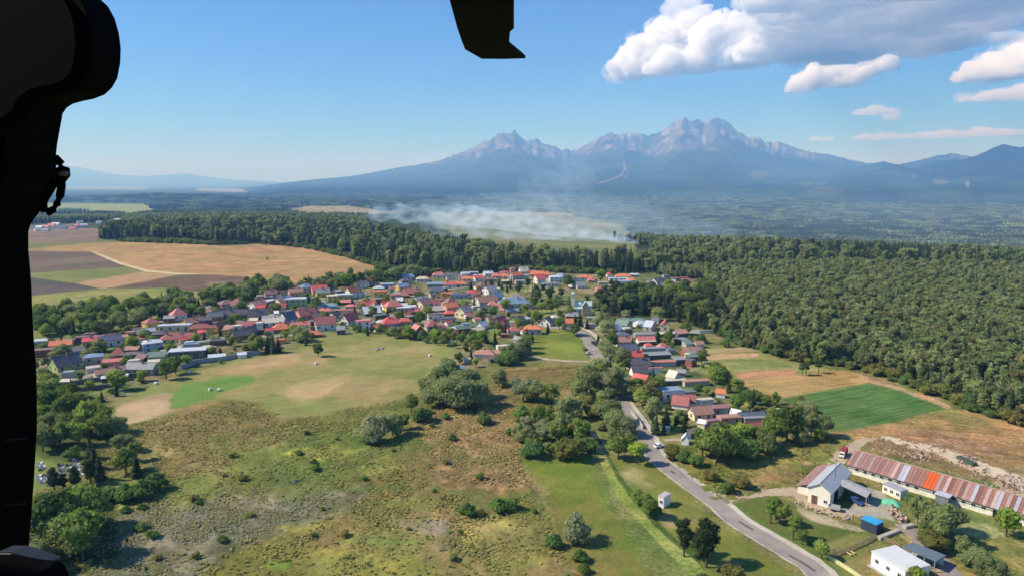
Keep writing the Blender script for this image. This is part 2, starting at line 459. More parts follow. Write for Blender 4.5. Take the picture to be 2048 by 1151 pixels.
for b_ in ((640, 912, 70, 12, S(166, 169, 63)), (560, 950, 60, 16, S(96, 109, 52)), (700, 905, 50, 14, S(149, 151, 65)), (780, 935, 50, 14, S(142, 140, 61)),
           (600, 985, 60, 10, S(109, 122, 59)), (450, 880, 60, 12, S(118, 120, 63)), (700, 985, 70, 9, S(96, 114, 61)), (850, 1055, 45, 14, S(142, 127, 109)),
           (900, 1085, 50, 16, S(138, 120, 96)), (620, 1050, 60, 12, S(158, 153, 63)), (980, 1060, 70, 16, S(158, 147, 74)), (1050, 1110, 60, 24, S(140, 136, 61)),
           (760, 1090, 70, 12, S(109, 116, 54)), (560, 1130, 40, 10, S(125, 158, 52)), (330, 1010, 60, 8, S(118, 125, 72)), (390, 940, 60, 14, S(142, 131, 72)),
           (240, 1015, 40, 10, S(169, 177, 67)), (300, 900, 30, 20, S(153, 140, 87)), (930, 790, 40, 12, S(131, 131, 72)), (760, 830, 60, 10, S(127, 131, 63)),
           (480, 1040, 60, 12, S(118, 114, 96)), (820, 1010, 60, 12, S(127, 127, 61)), (900, 900, 30, 12, S(125, 114, 72)), (1000, 960, 40, 10, S(131, 111, 76)),
           (500, 915, 40, 10, S(105, 114, 54)), (690, 1130, 60, 16, S(140, 131, 59)), (860, 975, 30, 8, S(133, 131, 67))):
    blob(*b_[:5], .9)
# --- mown strip, ditch and track, grass by the road
region([(1055, 918), (1120, 912), (1180, 910), (1196, 960), (1214, 1010), (1300, 1180), (1230, 1180), (1170, 1090), (1100, 1010), (1062, 950)], S(102, 120, 34), 5, 'mown_grass', 0.8, S(118, 126, 40), n_m)
region([(1080, 990), (1180, 990), (1250, 1110), (1340, 1180), (1180, 1200), (1100, 1050)], S(122, 114, 52), 10, None, 1.3, S(106, 114, 40), n_s, .8)
region([(1176, 905), (1190, 915), (1215, 985), (1250, 1050), (1230, 1040), (1190, 985), (1174, 940)], S(100, 118, 52), 4, None, .6, strength=.6)
region([(1186, 866), (1194, 866), (1226, 935), (1262, 990), (1310, 1050), (1385, 1110), (1430, 1160), (1400, 1165), (1340, 1110), (1270, 1040), (1222, 975), (1200, 920)], S(158, 158, 84), 2.0, 'field_track', 0.2, S(138, 146, 64), n_s)
region([(1208, 898), (1216, 902), (1250, 968), (1310, 1040), (1400, 1112), (1420, 1145), (1390, 1118), (1305, 1052), (1240, 972)], S(78, 100, 38), 1.6, None, .3, strength=.95)
region([(1226, 912), (1300, 925), (1330, 950), (1440, 1040), (1580, 1140), (1640, 1200), (1440, 1200), (1400, 1110), (1310, 1040), (1255, 968)], S(108, 118, 42), 3, 'verge', 0.4, S(122, 122, 50), n_m)
for b_ in ((1266, 955, 18, 14, S(170, 156, 108)), (1330, 1045, 16, 12, S(176, 148, 106)), (1480, 1120, 26, 12, S(158, 130, 84)), (1300, 980, 40, 14, S(126, 128, 52))): blob(*b_)
region([(1320, 905), (1440, 880), (1640, 865), (1700, 880), (1670, 935), (1600, 975), (1520, 982), (1440, 998), (1400, 970), (1345, 925)], S(138, 130, 64), 4, 'rough_grass', 1.0, S(110, 118, 52), n_s)
for b_ in ((1560, 915, 60, 14, S(150, 140, 72)), (1630, 885, 40, 10, S(124, 112, 66)), (1500, 960, 60, 10, S(148, 126, 76)), (1610, 925, 12, 6, S(190, 150, 110)), (1440, 945, 30, 10, S(104, 112, 50)), (1590, 955, 50, 8, S(140, 118, 76))): blob(*b_)
region([(1440, 1004), (1540, 992), (1620, 1015), (1700, 1060), (1740, 1090), (1720, 1180), (1680, 1180), (1560, 1080)], S(88, 106, 40), 3, 'lawn', 0.6, S(106, 112, 50), n_m)
region([(1640, 1090), (1760, 1050), (1810, 1060), (1850, 1110), (1820, 1180), (1700, 1180)], S(112, 122, 54), 4, None, 0.6, S(130, 126, 66), n_s)
region([(1450, 1005), (1480, 1005), (1680, 1135), (1720, 1180), (1660, 1180)], S(92, 122, 46), 4, None, .6)
# --- grass island, fields and strips on the right
region([(1080, 655), (1140, 656), (1158, 668), (1168, 700), (1166, 722), (1110, 718), (1050, 708), (1060, 680)], S(98, 118, 36), 2, 'meadow', 0.2, S(118, 130, 46), n_l)
blob(1125, 690, 26, 12, S(142, 150, 52), .6)
region([(1370, 692), (1500, 690), (1570, 722), (1720, 748), (1740, 770), (1560, 800), (1480, 770), (1380, 735)], S(122, 132, 66), 3, 'garden_strip', 0.4, S(140, 140, 78), n_s)
region([(1368, 700), (1500, 694), (1512, 702), (1380, 711)], S(160, 146, 92), 1.2, None, 0.1)
region([(1382, 713), (1450, 707), (1514, 706), (1516, 713), (1450, 717), (1398, 720)], S(190, 150, 112), 1.0, 'plowed_field', 0.1)
region([(1470, 745), (1530, 739), (1595, 736), (1592, 748), (1530, 756), (1478, 759)], S(176, 132, 92), 1.5, 'plowed_field', 0.1)
region([(1478, 760), (1530, 756), (1592, 748), (1650, 742), (1600, 735), (1700, 742), (1744, 764), (1650, 780), (1562, 797), (1530, 790), (1490, 772)], S(158, 128, 70), 1.5, 'stubble_field', 0.2, S(170, 142, 84), n_m)
region([(1560, 797), (1650, 780), (1744, 764), (1810, 782), (1898, 814), (1800, 840), (1690, 862), (1660, 860), (1640, 830), (1590, 812)], S(78, 112, 52), 1.5, 'crop_field', 0.05, S(88, 118, 60), n_m)
region([(1640, 866), (1690, 862), (1800, 840), (1898, 814), (1940, 820), (2048, 852), (2200, 880), (2200, 960), (2048, 930), (1900, 905), (1760, 870), (1700, 884)], S(166, 136, 84), 3, 'dry_grass', 0.6, S(148, 128, 76), n_m)
region([(1700, 742), (1760, 762), (1860, 790), (1905, 812), (1898, 816), (1810, 784), (1744, 766)], S(178, 146, 106), 2, None, .3)
region([(1780, 870), (1860, 885), (1960, 915), (2048, 945), (2200, 1000), (2200, 1040), (2048, 990), (1990, 965), (1900, 945), (1800, 915), (1740, 900), (1720, 895), (1740, 880)], S(126, 106, 66), 4, 'waste_ground', 1.0, S(146, 124, 84), n_s)
region([(1800, 850), (1870, 860), (1960, 890), (2040, 915), (1960, 905), (1860, 885)], S(120, 100, 70), 5, None, 1.0, S(150, 128, 96), n_s, .8)
region([(1850, 893), (1960, 922), (2060, 952), (2200, 1000), (2200, 1025), (2060, 985), (2010, 962), (1950, 935), (1880, 912), (1830, 893)], S(206, 184, 150), 3, 'dirt_track', 0.8, S(190, 168, 134), n_s)
region([(1960, 940), (2080, 975), (2200, 1010), (2200, 1030), (2048, 1000), (1990, 968)], S(214, 176, 150), 4, None, 1.2, S(150, 120, 90), n_s)
# --- farm yard
region([(1600, 985), (1700, 935), (1760, 950), (2048, 1080), (2100, 1180), (1900, 1180), (1800, 1100), (1760, 1050), (1660, 1030)], S(140, 122, 74), 4, 'farm_ground', 0.8, S(124, 116, 62), n_s)
region([(1655, 1012), (1700, 1018), (1735, 975), (1770, 985), (1785, 1018), (1790, 1040), (1740, 1032), (1690, 1028)], S(176, 164, 148), 2, 'yard', 0.2, S(164, 154, 140), n_s)
region([(1590, 1010), (1640, 1022), (1720, 1046), (1745, 1060), (1730, 1066), (1640, 1038), (1590, 1018)], S(186, 168, 138), 3, None, .8, S(150, 140, 90), n_s)
region([(1780, 1050), (1830, 1050), (1850, 1085), (1915, 1180), (1880, 1180), (1830, 1090)], S(150, 134, 116), 3, None, .5, S(184, 150, 116), n_s)
region([(1900, 1030), (1980, 1040), (2010, 1060), (1960, 1070), (1900, 1050)], S(186, 160, 120), 4, None, .8)
region([(1930, 1080), (2048, 1060), (2200, 1100), (2200, 1300), (1960, 1300), (1920, 1140)], S(150, 132, 74), 5, None, .8, S(120, 116, 58), n_s)
# --- burial ground on the left
region([(-80, 905), (70, 903), (95, 897), (140, 896), (170, 905), (178, 965), (140, 975), (60, 980), (-80, 985)], S(116, 128, 62), 3, 'lawn', 0.2)
region([(140, 892), (163, 894), (172, 925), (178, 966), (166, 968), (158, 930), (150, 905)], S(160, 140, 104), 2, None, 0.1)
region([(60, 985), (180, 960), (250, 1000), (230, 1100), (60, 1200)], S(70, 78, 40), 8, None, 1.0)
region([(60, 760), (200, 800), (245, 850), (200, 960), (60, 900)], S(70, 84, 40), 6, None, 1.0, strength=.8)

# woodland floors
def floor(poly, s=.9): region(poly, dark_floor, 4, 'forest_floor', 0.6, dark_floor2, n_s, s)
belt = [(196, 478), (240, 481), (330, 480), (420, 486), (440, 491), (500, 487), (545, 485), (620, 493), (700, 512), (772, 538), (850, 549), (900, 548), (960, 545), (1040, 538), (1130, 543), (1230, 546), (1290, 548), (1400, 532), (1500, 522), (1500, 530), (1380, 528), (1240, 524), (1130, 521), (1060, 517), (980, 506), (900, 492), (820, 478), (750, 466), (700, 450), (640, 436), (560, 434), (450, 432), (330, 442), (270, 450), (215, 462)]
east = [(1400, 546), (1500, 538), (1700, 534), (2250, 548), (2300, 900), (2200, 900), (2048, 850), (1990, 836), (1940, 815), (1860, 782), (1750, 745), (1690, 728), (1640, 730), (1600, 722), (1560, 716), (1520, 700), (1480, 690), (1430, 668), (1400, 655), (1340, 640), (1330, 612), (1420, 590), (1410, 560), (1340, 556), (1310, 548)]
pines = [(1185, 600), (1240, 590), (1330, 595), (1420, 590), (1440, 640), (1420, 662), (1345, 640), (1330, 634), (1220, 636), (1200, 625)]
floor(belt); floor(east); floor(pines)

# micro relief where it is near enough to show
near = sstep(520, 300, R) * (1 - sstep(0, 1, (R < 60).astype(float)))
rough_cls = np.isin(CLS, [CLASSES.index(c) for c in ('marsh', 'rough_grass', 'waste_ground', 'dry_grass') if c in CLASSES])
GZ2 = GZ + near * (fbm(GX / 3.2, GY / 3.2, 3, 21) - 0.5) * np.where(rough_cls, 0.9, 0.12)

mr = CLS == CLASSES.index('marsh'); big = fbm(GX / 38, GY / 38, 4, 91)
C[mr] = C[mr] * (0.88 + .32 * sstep(.35, .68, big[mr]))[:, None]
lum = (C @ np.array((.25, .6, .15)))[..., None]
C = lum + (C - lum) * 0.86          # late-summer, slightly dusty colours
V = np.stack([GX, GY, GZ2], -1).reshape(-1, 3); Cf = np.clip(C, 0, 1).reshape(-1, 3); Kf = CLS.reshape(-1)
ri, ci = np.meshgrid(np.arange(NR - 1), np.arange(NA), indexing='ij')
cn = (ci + 1) % NA
quads = np.stack([ri * NA + ci, (ri + 1) * NA + ci, (ri + 1) * NA + cn, ri * NA + cn], -1).reshape(-1, 4)[:, ::-1]
# a quad takes the class of its first corner
qk = Kf[quads[:, 0]]
stripes = {'stubble_field': (0.35, 1.6, .28), 'plowed_field': (0.5, 1.2, .22), 'crop_field': (0.42, 0.9, .42), 'garden_strip': (0.1, 2.2, .3), 'field': None,
           'meadow': (0.5, 1.2, .14), 'mown_grass': (1.1, 1.0, .07), 'grass_field': (0.3, 2.0, .15), 'verge': (2.2, 1.2, .1), 'dry_grass': (-0.2, 2.0, .25)}
calm = ('stubble_field', 'plowed_field', 'crop_field', 'grass_field', 'green_field', 'grass_strip', 'meadow', 'green_strip', 'field', 'valley_field', 'lawn', 'yard', 'bare_soil', 'mown_grass', 'verge', 'garden_strip')
for i, cn_ in enumerate(CLASSES):
    q = quads[qk == i]
    if len(q) == 0: continue
    used, inv = np.unique(q, return_inverse=True)
    me = mesh_np(cn_, V[used], inv.reshape(-1, 4), [ground_mat(cn_ + '_surface', stripes.get(cn_), 0.45 if cn_ in calm else (0.7 if cn_ == 'marsh' else 1.0))], colors=Cf[used], smooth=True)
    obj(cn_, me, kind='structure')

# ------------------------------------------------------------------ mountains
def mountain_mat():
    m, nt, b = nmat('mountain_rock_and_wood')
    vc = nt.nodes.new('ShaderNodeVertexColor'); vc.layer_name = 'col'
    geo = nt.nodes.new('ShaderNodeNewGeometry')
    n1 = noise_node(nt, 0.012, 8, 0.7, geo.outputs['Position'])
    r1 = ramp(nt, n1.outputs[0], [(0.3, (.5, .5, .52)), (0.7, (1.5, 1.5, 1.45))])
    c = mix(nt, 'MULTIPLY', 1.0, vc.outputs[0], r1.outputs[0])
    nt.links.new(c, b.inputs['Base Color']); b.inputs['Roughness'].default_value = 1; b.inputs['Specular IOR Level'].default_value = 0
    bp = nt.nodes.new('ShaderNodeBump'); bp.inputs['Strength'].default_value = 1.0; bp.inputs['Distance'].default_value = 40
    nt.links.new(n1.outputs[0], bp.inputs['Height']); nt.links.new(bp.outputs[0], b.inputs['Normal'])
    return m
MM = mountain_mat()

def range_layer(name, sil, r0, rr, back, nrow, amp, tree_line, seed, px0, px1, power=1.9, freq=1 / 2600.0, rock=True, hscale=1.0, step=1.6, base_h=None, extra=None):
    cols = np.arange(px0, px1, step)
    # azimuth of a photo column (taken near the horizon)
    azc = np.arctan((cols - CX) / F / math.cos(0.0))
    sx = np.array([p[0] for p in sil], float); sy = np.array([p[1] for p in sil], float)
    ty = np.interp(cols, sx, sy)
    jag = (fbm(cols / 7.0, cols * 0, 4, seed + 3) - 0.5) * (7.0 if rock else 1.6) * np.clip((352 - ty) / 60, 0.05, 1)
    ty = ty + jag
    v = (CY - ty) / F; dx = (cols - CX) / F
    te = (-SP + CP * v) / np.hypot(dx, CP + SP * v)            # tangent of the elevation of the skyline
    s = np.concatenate([np.linspace(0, 1, nrow) ** 0.8, [1.06, 1.13, 1.25]])
    SS, AZ = np.meshgrid(s, azc, indexing='ij')
    RR = r0 + (rr - r0) * SS
    RR = np.where(SS > 1, rr + (SS - 1) * back, RR)
    X, Y = RR * np.sin(AZ), RR * np.cos(AZ)
    up = np.clip(SS, 0, 1) ** power
    n = ridged(X * freq, Y * freq, 6, seed)
    n2 = fbm(X * freq * .5, Y * freq * .5, 3, seed + 9)
    H = up * (0.72 + 0.30 * n + 0.14 * (n2 - .5)) + 0.10 * n * amp * np.clip(SS * 3, 0, 1) * np.clip(SS, 0, 1) ** .7
    H = np.where(SS > 1, H * np.clip(1 - (SS - 1) * 3.4, 0, 1), H)
    # scale every column so that its highest visible point lies on the skyline
    top = (np.where(SS <= 1.0, H, 0) / RR).max(0)
    sc = (te + CAMH / (rr * 0.97)) / np.maximum(top, 1e-9)
    kk = np.hanning(61); kk /= kk.sum(); k2 = np.hanning(15); k2 /= k2.sum()
    scs = np.convolve(np.pad(sc, 30, mode='edge'), kk, 'valid')
    w = sstep(.45, .97, SS)
    Hm = H * (scs[None, :] * (1 - w) + sc[None, :] * w)
    if rock:
        Hm = Hm + 230 * (ridged(X / 700, Y / 700, 5, seed + 70) - .42) * sstep(.35, .6, SS) * (1 - sstep(.86, .97, SS)) * sstep(500, 1100, Hm)
    gb = gz(X, Y)
    Hm = gb - 30 + (Hm - gb + 30) * sstep(px0, px0 + 170, cols)[None, :]
    Z = np.where(SS < 0.02, gb - 40, np.maximum(Hm, gb - 25 + 0 * Hm))
    # colour: wood below, dwarf pine, rock and scree above
    gy, gx = np.gradient(Z)
    tl = tree_line + 260 * (fbm(X / 1500, Y / 1500, 4, seed + 5) - .5) * 2 + 160 * (ridged(X * freq * 2, Y * freq * 2, 3, seed + 2) - .4)
    k = sstep(-130, 130, Z - tl)[..., None]
    wood = S(30, 44, 26) + (S(54, 68, 42) - S(30, 44, 26)) * sstep(.4, .62, fbm(X / 420, Y / 420, 4, seed + 7))[..., None]
    rk = S(66, 62, 64) + (S(108, 98, 90) - S(66, 62, 64)) * sstep(.45, .7, fbm(X / 300, Y / 900, 4, seed + 8))[..., None]
    ridge_shading = ridged(X / 520, Y / 520, 4, seed + 33)[..., None]
    rk = rk * (0.60 + .85 * sstep(.18, .62, ridge_shading)) + (S(150, 128, 104) - 0 * rk) * (.20 * sstep(.45, .75, ridge_shading))  # shading put into the rock colour: dark hollows, tan highlights on ridges
    turf = S(112, 98, 72)
    rk = rk + (turf - rk) * (sstep(.5, .66, fbm(X / 900, Y / 900, 3, seed + 12)) * sstep(900, 100, Z - tl))[..., None]
    scree = S(158, 150, 144)
    rk = rk + (scree - rk) * (sstep(.60, .74, fbm(X / 240, Y / 1600, 4, seed + 6)) * .6)[..., None]
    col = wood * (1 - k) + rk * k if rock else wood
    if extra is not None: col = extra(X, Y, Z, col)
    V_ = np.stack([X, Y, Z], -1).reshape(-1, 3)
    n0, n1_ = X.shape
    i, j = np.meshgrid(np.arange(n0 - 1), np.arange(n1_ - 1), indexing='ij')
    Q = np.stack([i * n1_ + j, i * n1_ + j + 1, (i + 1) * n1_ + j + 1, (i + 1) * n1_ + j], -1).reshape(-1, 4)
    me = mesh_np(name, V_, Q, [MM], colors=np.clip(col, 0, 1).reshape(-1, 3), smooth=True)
    return obj(name, me, kind='structure')

silA = [(-200, 366), (400, 366), (480, 364), (560, 364), (600, 362), (640, 358), (700, 353), (740, 347), (790, 337), (850, 327), (885, 320), (930, 302), (960, 289), (985, 276), (1006, 266), (1020, 268), (1029, 259), (1038, 270), (1052, 282), (1062, 281), (1072, 276), (1080, 285), (1092, 289), (1110, 292), (1122, 301), (1132, 297), (1140, 303), (1150, 298), (1170, 290), (1190, 278), (1205, 271), (1218, 263), (1228, 271), (1240, 268), (1262, 267), (1290, 270), (1310, 265), (1325, 255), (1340, 245), (1354, 240), (1362, 230), (1369, 239), (1390, 240), (1398, 247), (1405, 240), (1420, 235), (1435, 238), (1450, 248), (1465, 262), (1480, 272), (1492, 276), (1500, 272), (1508, 275), (1520, 284), (1540, 282), (1560, 290), (1580, 296), (1600, 302), (1650, 310), (1690, 320), (1725, 327), (1745, 326), (1755, 324), (1770, 330), (1800, 327), (1830, 320), (1860, 311), (1890, 308), (1920, 312), (1960, 318), (2048, 312), (2200, 305), (2400, 320)]
def piste(X, Y, Z, col):
    px, py, _ = proj(X, Y, Z)
    m = np.zeros(px.shape)
    for pl, w in ((((1247, 322), (1250, 335), (1243, 350), (1225, 358), (1198, 367)), 2.4), (((1250, 335), (1256, 345), (1254, 356), (1240, 350)), 1.6)):
        for (x0, y0), (x1, y1) in zip(pl[:-1], pl[1:]):
            ex, ey = x1 - x0, y1 - y0; L = ex * ex + ey * ey
            t = np.clip(((px - x0) * ex + (py - y0) * ey) / L, 0, 1)
            m = np.maximum(m, sstep(w, w * .4, np.hypot(px - x0 - t * ex, (py - y0 - t * ey) * 1.4)))
    for cx, cy_, rx, ry, s in ((1520, 348, 26, 9, .4), (1880, 360, 18, 10, .4), (1830, 352, 8, 5, .6), (1935, 368, 5, 7, .8), (1650, 380, 30, 6, .25)):
        q = np.hypot((px - cx) / rx, (py - cy_) / ry) + .8 * (fbm(X / 200, Y / 200, 3, 2) - .5)
        m = np.maximum(m, s * sstep(1.1, .7, q))
    m = m * .55
    return col * (1 - m[..., None]) + S(166, 156, 128) * m[..., None]
range_layer('mountain_range', silA, 8600, 20500, 6000, 190, 1.0, 760, 40, 440, 2420, power=1.75, extra=piste)
silB = [(1540, 366), (1640, 345), (1690, 337), (1725, 330), (1755, 323), (1780, 330), (1810, 337), (1850, 342), (1880, 330), (1905, 321), (1935, 312), (1955, 303), (1970, 295), (1986, 289), (2000, 292), (2020, 296), (2036, 292), (2048, 289), (2100, 280), (2200, 300), (2400, 330)]
range_layer('mountain_spur', silB, 8300, 14500, 4000, 110, .6, 1500, 60, 1560, 2420, power=1.5, rock=False, freq=1 / 1500.0, extra=piste)
silC = [(-400, 300), (-200, 315), (0, 322), (90, 326), (130, 330), (170, 334), (200, 341), (230, 347), (262, 351), (300, 352), (340, 350), (380, 347), (420, 353), (470, 359), (520, 362), (560, 364), (620, 365), (700, 366)]
range_layer('distant_hills', silC, 33000, 47000, 6000, 40, .4, 9000, 80, -420, 680, power=1.6, rock=False, freq=1 / 6000.0, step=3)

# ------------------------------------------------------------------ the air
hm = bpy.data.materials.new('haze_air'); hm.use_nodes = True; hm.node_tree.nodes.clear()
ho = hm.node_tree.nodes.new('ShaderNodeOutputMaterial')
hv = hm.node_tree.nodes.new('ShaderNodeVolumePrincipled')
hv.inputs['Color'].default_value = (0.25, 0.52, 1.0, 1)
hv.inputs['Absorption Color'].default_value = (1, 1, 1, 1)      # clear air: it scatters, and scatters blue most
hv.inputs['Density'].default_value = 8.4e-5
hv.inputs['Anisotropy'].default_value = 0.0
hm.node_tree.links.new(hv.outputs[0], ho.inputs['Volume'])
mb = MB(); mb.box(-72000, 72000, -71500, 72500, -62, 2350)
obj('haze', mb.mesh('haze', hm), kind='stuff')

# ------------------------------------------------------------------ clouds (outside the air box, above it)
def fbm3(P, freq, octv, seed):
    return (fbm(P[:, 0] * freq + P[:, 2] * freq * .6, P[:, 1] * freq - P[:, 2] * freq * .7, octv, seed)
            + fbm(P[:, 1] * freq + P[:, 2] * freq * .8 + 31, P[:, 2] * freq - P[:, 0] * freq * .5, octv, seed + 50)) * .5

def hull(name, blobs, voxel, disp=(), base=None, mats=(), noise_seed=1, smooth=True):
    """blobs: (centre, (rx, ry, rz)); merged into one closed skin, roughened"""
    import bmesh
    bm = bmesh.new(); bmesh.ops.create_icosphere(bm, subdivisions=2, radius=1.0)
    sv = np.array([v.co[:] for v in bm.verts]); sf = np.array([[v.index for v in f.verts] for f in bm.faces]); bm.free()
    Vs, Fs = [], []
    for i, (c, r) in enumerate(blobs):
        Vs.append(sv * np.asarray(r) + np.asarray(c)); Fs.append(sf + i * len(sv))
    me = mesh_np(name, np.concatenate(Vs), np.concatenate(Fs))
    o = bpy.data.objects.new(name, me); COL.objects.link(o)
    md = o.modifiers.new('r', 'REMESH'); md.mode = 'VOXEL'; md.voxel_size = voxel
    dg = bpy.context.evaluated_depsgraph_get(); ev = o.evaluated_get(dg)
    m2 = bpy.data.meshes.new_from_object(ev)
    o.modifiers.clear(); o.data = m2; bpy.data.meshes.remove(me)
    n = len(m2.vertices); co = np.empty(n * 3, np.float32); m2.vertices.foreach_get('co', co); co = co.reshape(-1, 3).astype(float)
    nr = np.empty(n * 3, np.float32); m2.vertex_normals.foreach_get('vector', nr); nr = nr.reshape(-1, 3)
    d = np.zeros(n)
    for fr, a in disp:
        q = fbm3(co, fr, 3, noise_seed); q = np.minimum(np.abs(q - .5) * 5.0, 1.4)     # rounded billows with sharp creases
        d += a * (q - .35)
    co = co + nr * d[:, None]
    if base is not None:
        low = co[:, 2] < base; co[low, 2] = base + (co[low, 2] - base) * .12
    m2.vertices.foreach_set('co', co.astype(np.float32).ravel())
    m2.polygons.foreach_set('use_smooth', np.full(len(m2.polygons), smooth))
    m2.materials.clear()
    for m in mats: m2.materials.append(m)
    m2.name = name; m2.update()
    put(o, kind='stuff')
    return o

def vol_mat(name, dens, col=(1, 1, 1), aniso=0.0, noise=None):
    m = bpy.data.materials.new(name); m.use_nodes = True; nt = m.node_tree; nt.nodes.clear()
    o = nt.nodes.new('ShaderNodeOutputMaterial'); v = nt.nodes.new('ShaderNodeVolumeScatter')
    v.inputs['Color'].default_value = (*col, 1); v.inputs['Density'].default_value = dens; v.inputs['Anisotropy'].default_value = aniso
    nt.links.new(v.outputs[0], o.inputs['Volume'])
    if noise:
        geo = nt.nodes.new('ShaderNodeNewGeometry')
        mp = nt.nodes.new('ShaderNodeMapping'); mp.inputs['Scale'].default_value = noise[0]
        nt.links.new(geo.outputs['Position'], mp.inputs['Vector'])
        n = noise_node(nt, 1.0, 4, .6, mp.outputs[0])
        mr = nt.nodes.new('ShaderNodeMapRange'); mr.inputs[1].default_value = noise[1]; mr.inputs[2].default_value = noise[2]; mr.inputs[3].default_value = 0; mr.inputs[4].default_value = dens
        nt.links.new(n.outputs[0], mr.inputs[0]); nt.links.new(mr.outputs[0], v.inputs['Density'])
    return m

def sky_pt(px, py, D):
    dx, dy, dz = ray(px, py); k = D / math.hypot(dx, dy)
    return np.array((dx * k, dy * k, CAMH + dz * k))

def cloud(name, spec, voxel, disp, base, mat, seed, fringe=.0035):
    bl = []
    for px, py, rp, D, sq in spec:
        c = sky_pt(px, py, D); r = rp / F * D
        c[2] = max(c[2], base + r * sq * .35)
        bl.append((c, (r, r * 1.1, r * sq)))
    o = hull(name, bl, voxel, disp, base, [mat], seed)
    if fringe:       # ragged thin edge round the dense body
        D0 = spec[0][3]; sc_ = 1.0 / (.030 * D0)
        fm = vol_mat(name + '_fringe', fringe, (1, 1, 1), 0, ((sc_, sc_, sc_ * 1.2), .47, .66))
        hull(name, [(c, (r[0] * 1.22, r[1] * 1.2, r[2] * 1.25)) for c, r in bl], voxel * 1.3, disp[:2], base - 60, [fm], seed + 40)
    return o

cm = vol_mat('cloud_droplets', 0.010)
cw = vol_mat('thin_cloud_droplets', 0.0034)
r_ = random.Random(3)
head = [(1236, 142, 20, 16800, .8), (1262, 130, 30, 16600, .9), (1292, 108, 38, 16500, 1), (1330, 84, 42, 16400, 1), (1372, 58, 36, 16300, 1), (1398, 46, 26, 16200, 1), (1420, 76, 42, 16000, 1),
        (1462, 66, 34, 15900, 1), (1340, 122, 38, 15900, .8), (1400, 116, 40, 15800, .8), (1470, 108, 42, 15600, .8), (1500, 70, 36, 16200, 1), (1530, 100, 40, 15400, .7),
        (1560, 30, 50, 15000, .9), (1600, 10, 50, 14600, .9), (1640, 60, 50, 14800, .7), (1540, 0, 34, 15200, 1), (1310, 136, 26, 15700, .7)]
for k in range(46):
    D = 10800 + (k % 6) * 850 + r_.uniform(-200, 200)
    px = 1560 + (k // 6) * 62 + r_.uniform(-20, 20) + (11000 - D) * .004
    if px > 1900 and D > 13500: continue
    x, y, _ = sky_pt(px, 60, D)
    z = 2620
    py = float(proj(np.array([x]), np.array([y]), np.array([z]))[1][0])
    head.append((px, py, r_.uniform(48, 70) * 13000 / D, D, .34))
for px, py, rp, D in ((1960, 30, 40, 11000), (2010, 12, 40, 10500), (2070, 5, 45, 10000), (1700, -40, 90, 9500), (1850, -50, 90, 9000), (2000, -50, 80, 8600)):
    head.append((px, py, rp, D, .4))
cloud('cloud', head, 36, ((1 / 1100, 170), (1 / 430, 130), (1 / 170, 75), (1 / 80, 34)), 2470, cm, 5)
cloud('cloud', [(1592, 176, 18, 19800, .8), (1612, 165, 26, 19800, .8), (1640, 150, 30, 19600, .8), (1672, 152, 28, 19400, .8), (1700, 156, 26, 19200, .7), (1728, 142, 20, 19200, .7), (1756, 132, 17, 19000, .6), (1780, 125, 14, 18800, .55)], 45, ((1 / 500, 130), (1 / 190, 70), (1 / 90, 30)), 2440, cm, 8)
cloud('cloud', [(1926, 168, 20, 19800, .8), (1950, 162, 28, 19600, .8), (1985, 150, 34, 19500, .9), (2020, 138, 38, 19400, .9), (2060, 130, 46, 19200, .9), (2110, 120, 50, 19000, .9), (2000, 178, 26, 19300, .5)], 45, ((1 / 600, 140), (1 / 220, 80), (1 / 90, 30)), 2440, cm, 9)
cloud('cloud', [(1900, 92, 16, 15000, .5), (1930, 86, 22, 15000, .5), (1960, 80, 22, 15000, .5), (1990, 72, 22, 15000, .6), (2030, 76, 16, 15000, .45), (2070, 78, 16, 15000, .4)], 60, ((1 / 500, 80), (1 / 180, 40)), 2470, cw, 10)
cloud('cloud', [(1335, 18, 16, 15000, .9), (1350, 4, 20, 15000, .9), (1390, -6, 22, 15000, .7), (1345, 30, 10, 15000, .8)], 60, ((1 / 400, 80), (1 / 150, 40)), 2470, cw, 11)
cloud('cloud', [(1725, 230, 16, 27000, .45), (1748, 224, 20, 27000, .5), (1775, 228, 18, 27000, .4)], 90, ((1 / 500, 90), (1 / 200, 50)), 2400, cw, 12)
cloud('cloud', [(1776, 262, 9, 29000, .9), (1788, 250, 9, 29000, 1)], 80, ((1 / 500, 70), (1 / 200, 50)), 2400, cw, 13)
cloud('cloud', [(1930, 206, 14, 24000, .6), (1950, 202, 12, 24000, .6), (1980, 222, 30, 24000, .35), (2020, 228, 40, 24000, .3), (2080, 226, 50, 24000, .35)], 90, ((1 / 700, 90), (1 / 250, 50)), 2400, cw, 14)
cloud('cloud', [(1730 + i * 26, 280 + 3 * math.sin(i * 1.7), 22 + 4 * math.sin(i * 2.3), 42000, .28) for i in range(16)] + [(1900 + i * 30, 293, 26, 42000, .2) for i in range(8)], 130, ((1 / 1200, 150), (1 / 400, 60)), 2400, vol_mat('veil_cloud_droplets', 0.0016), 15)
cloud('cloud', [(1632, 284, 12, 42000, .4), (1655, 283, 12, 42000, .35)], 110, ((1 / 900, 90), (1 / 400, 50)), 2400, cw, 16)

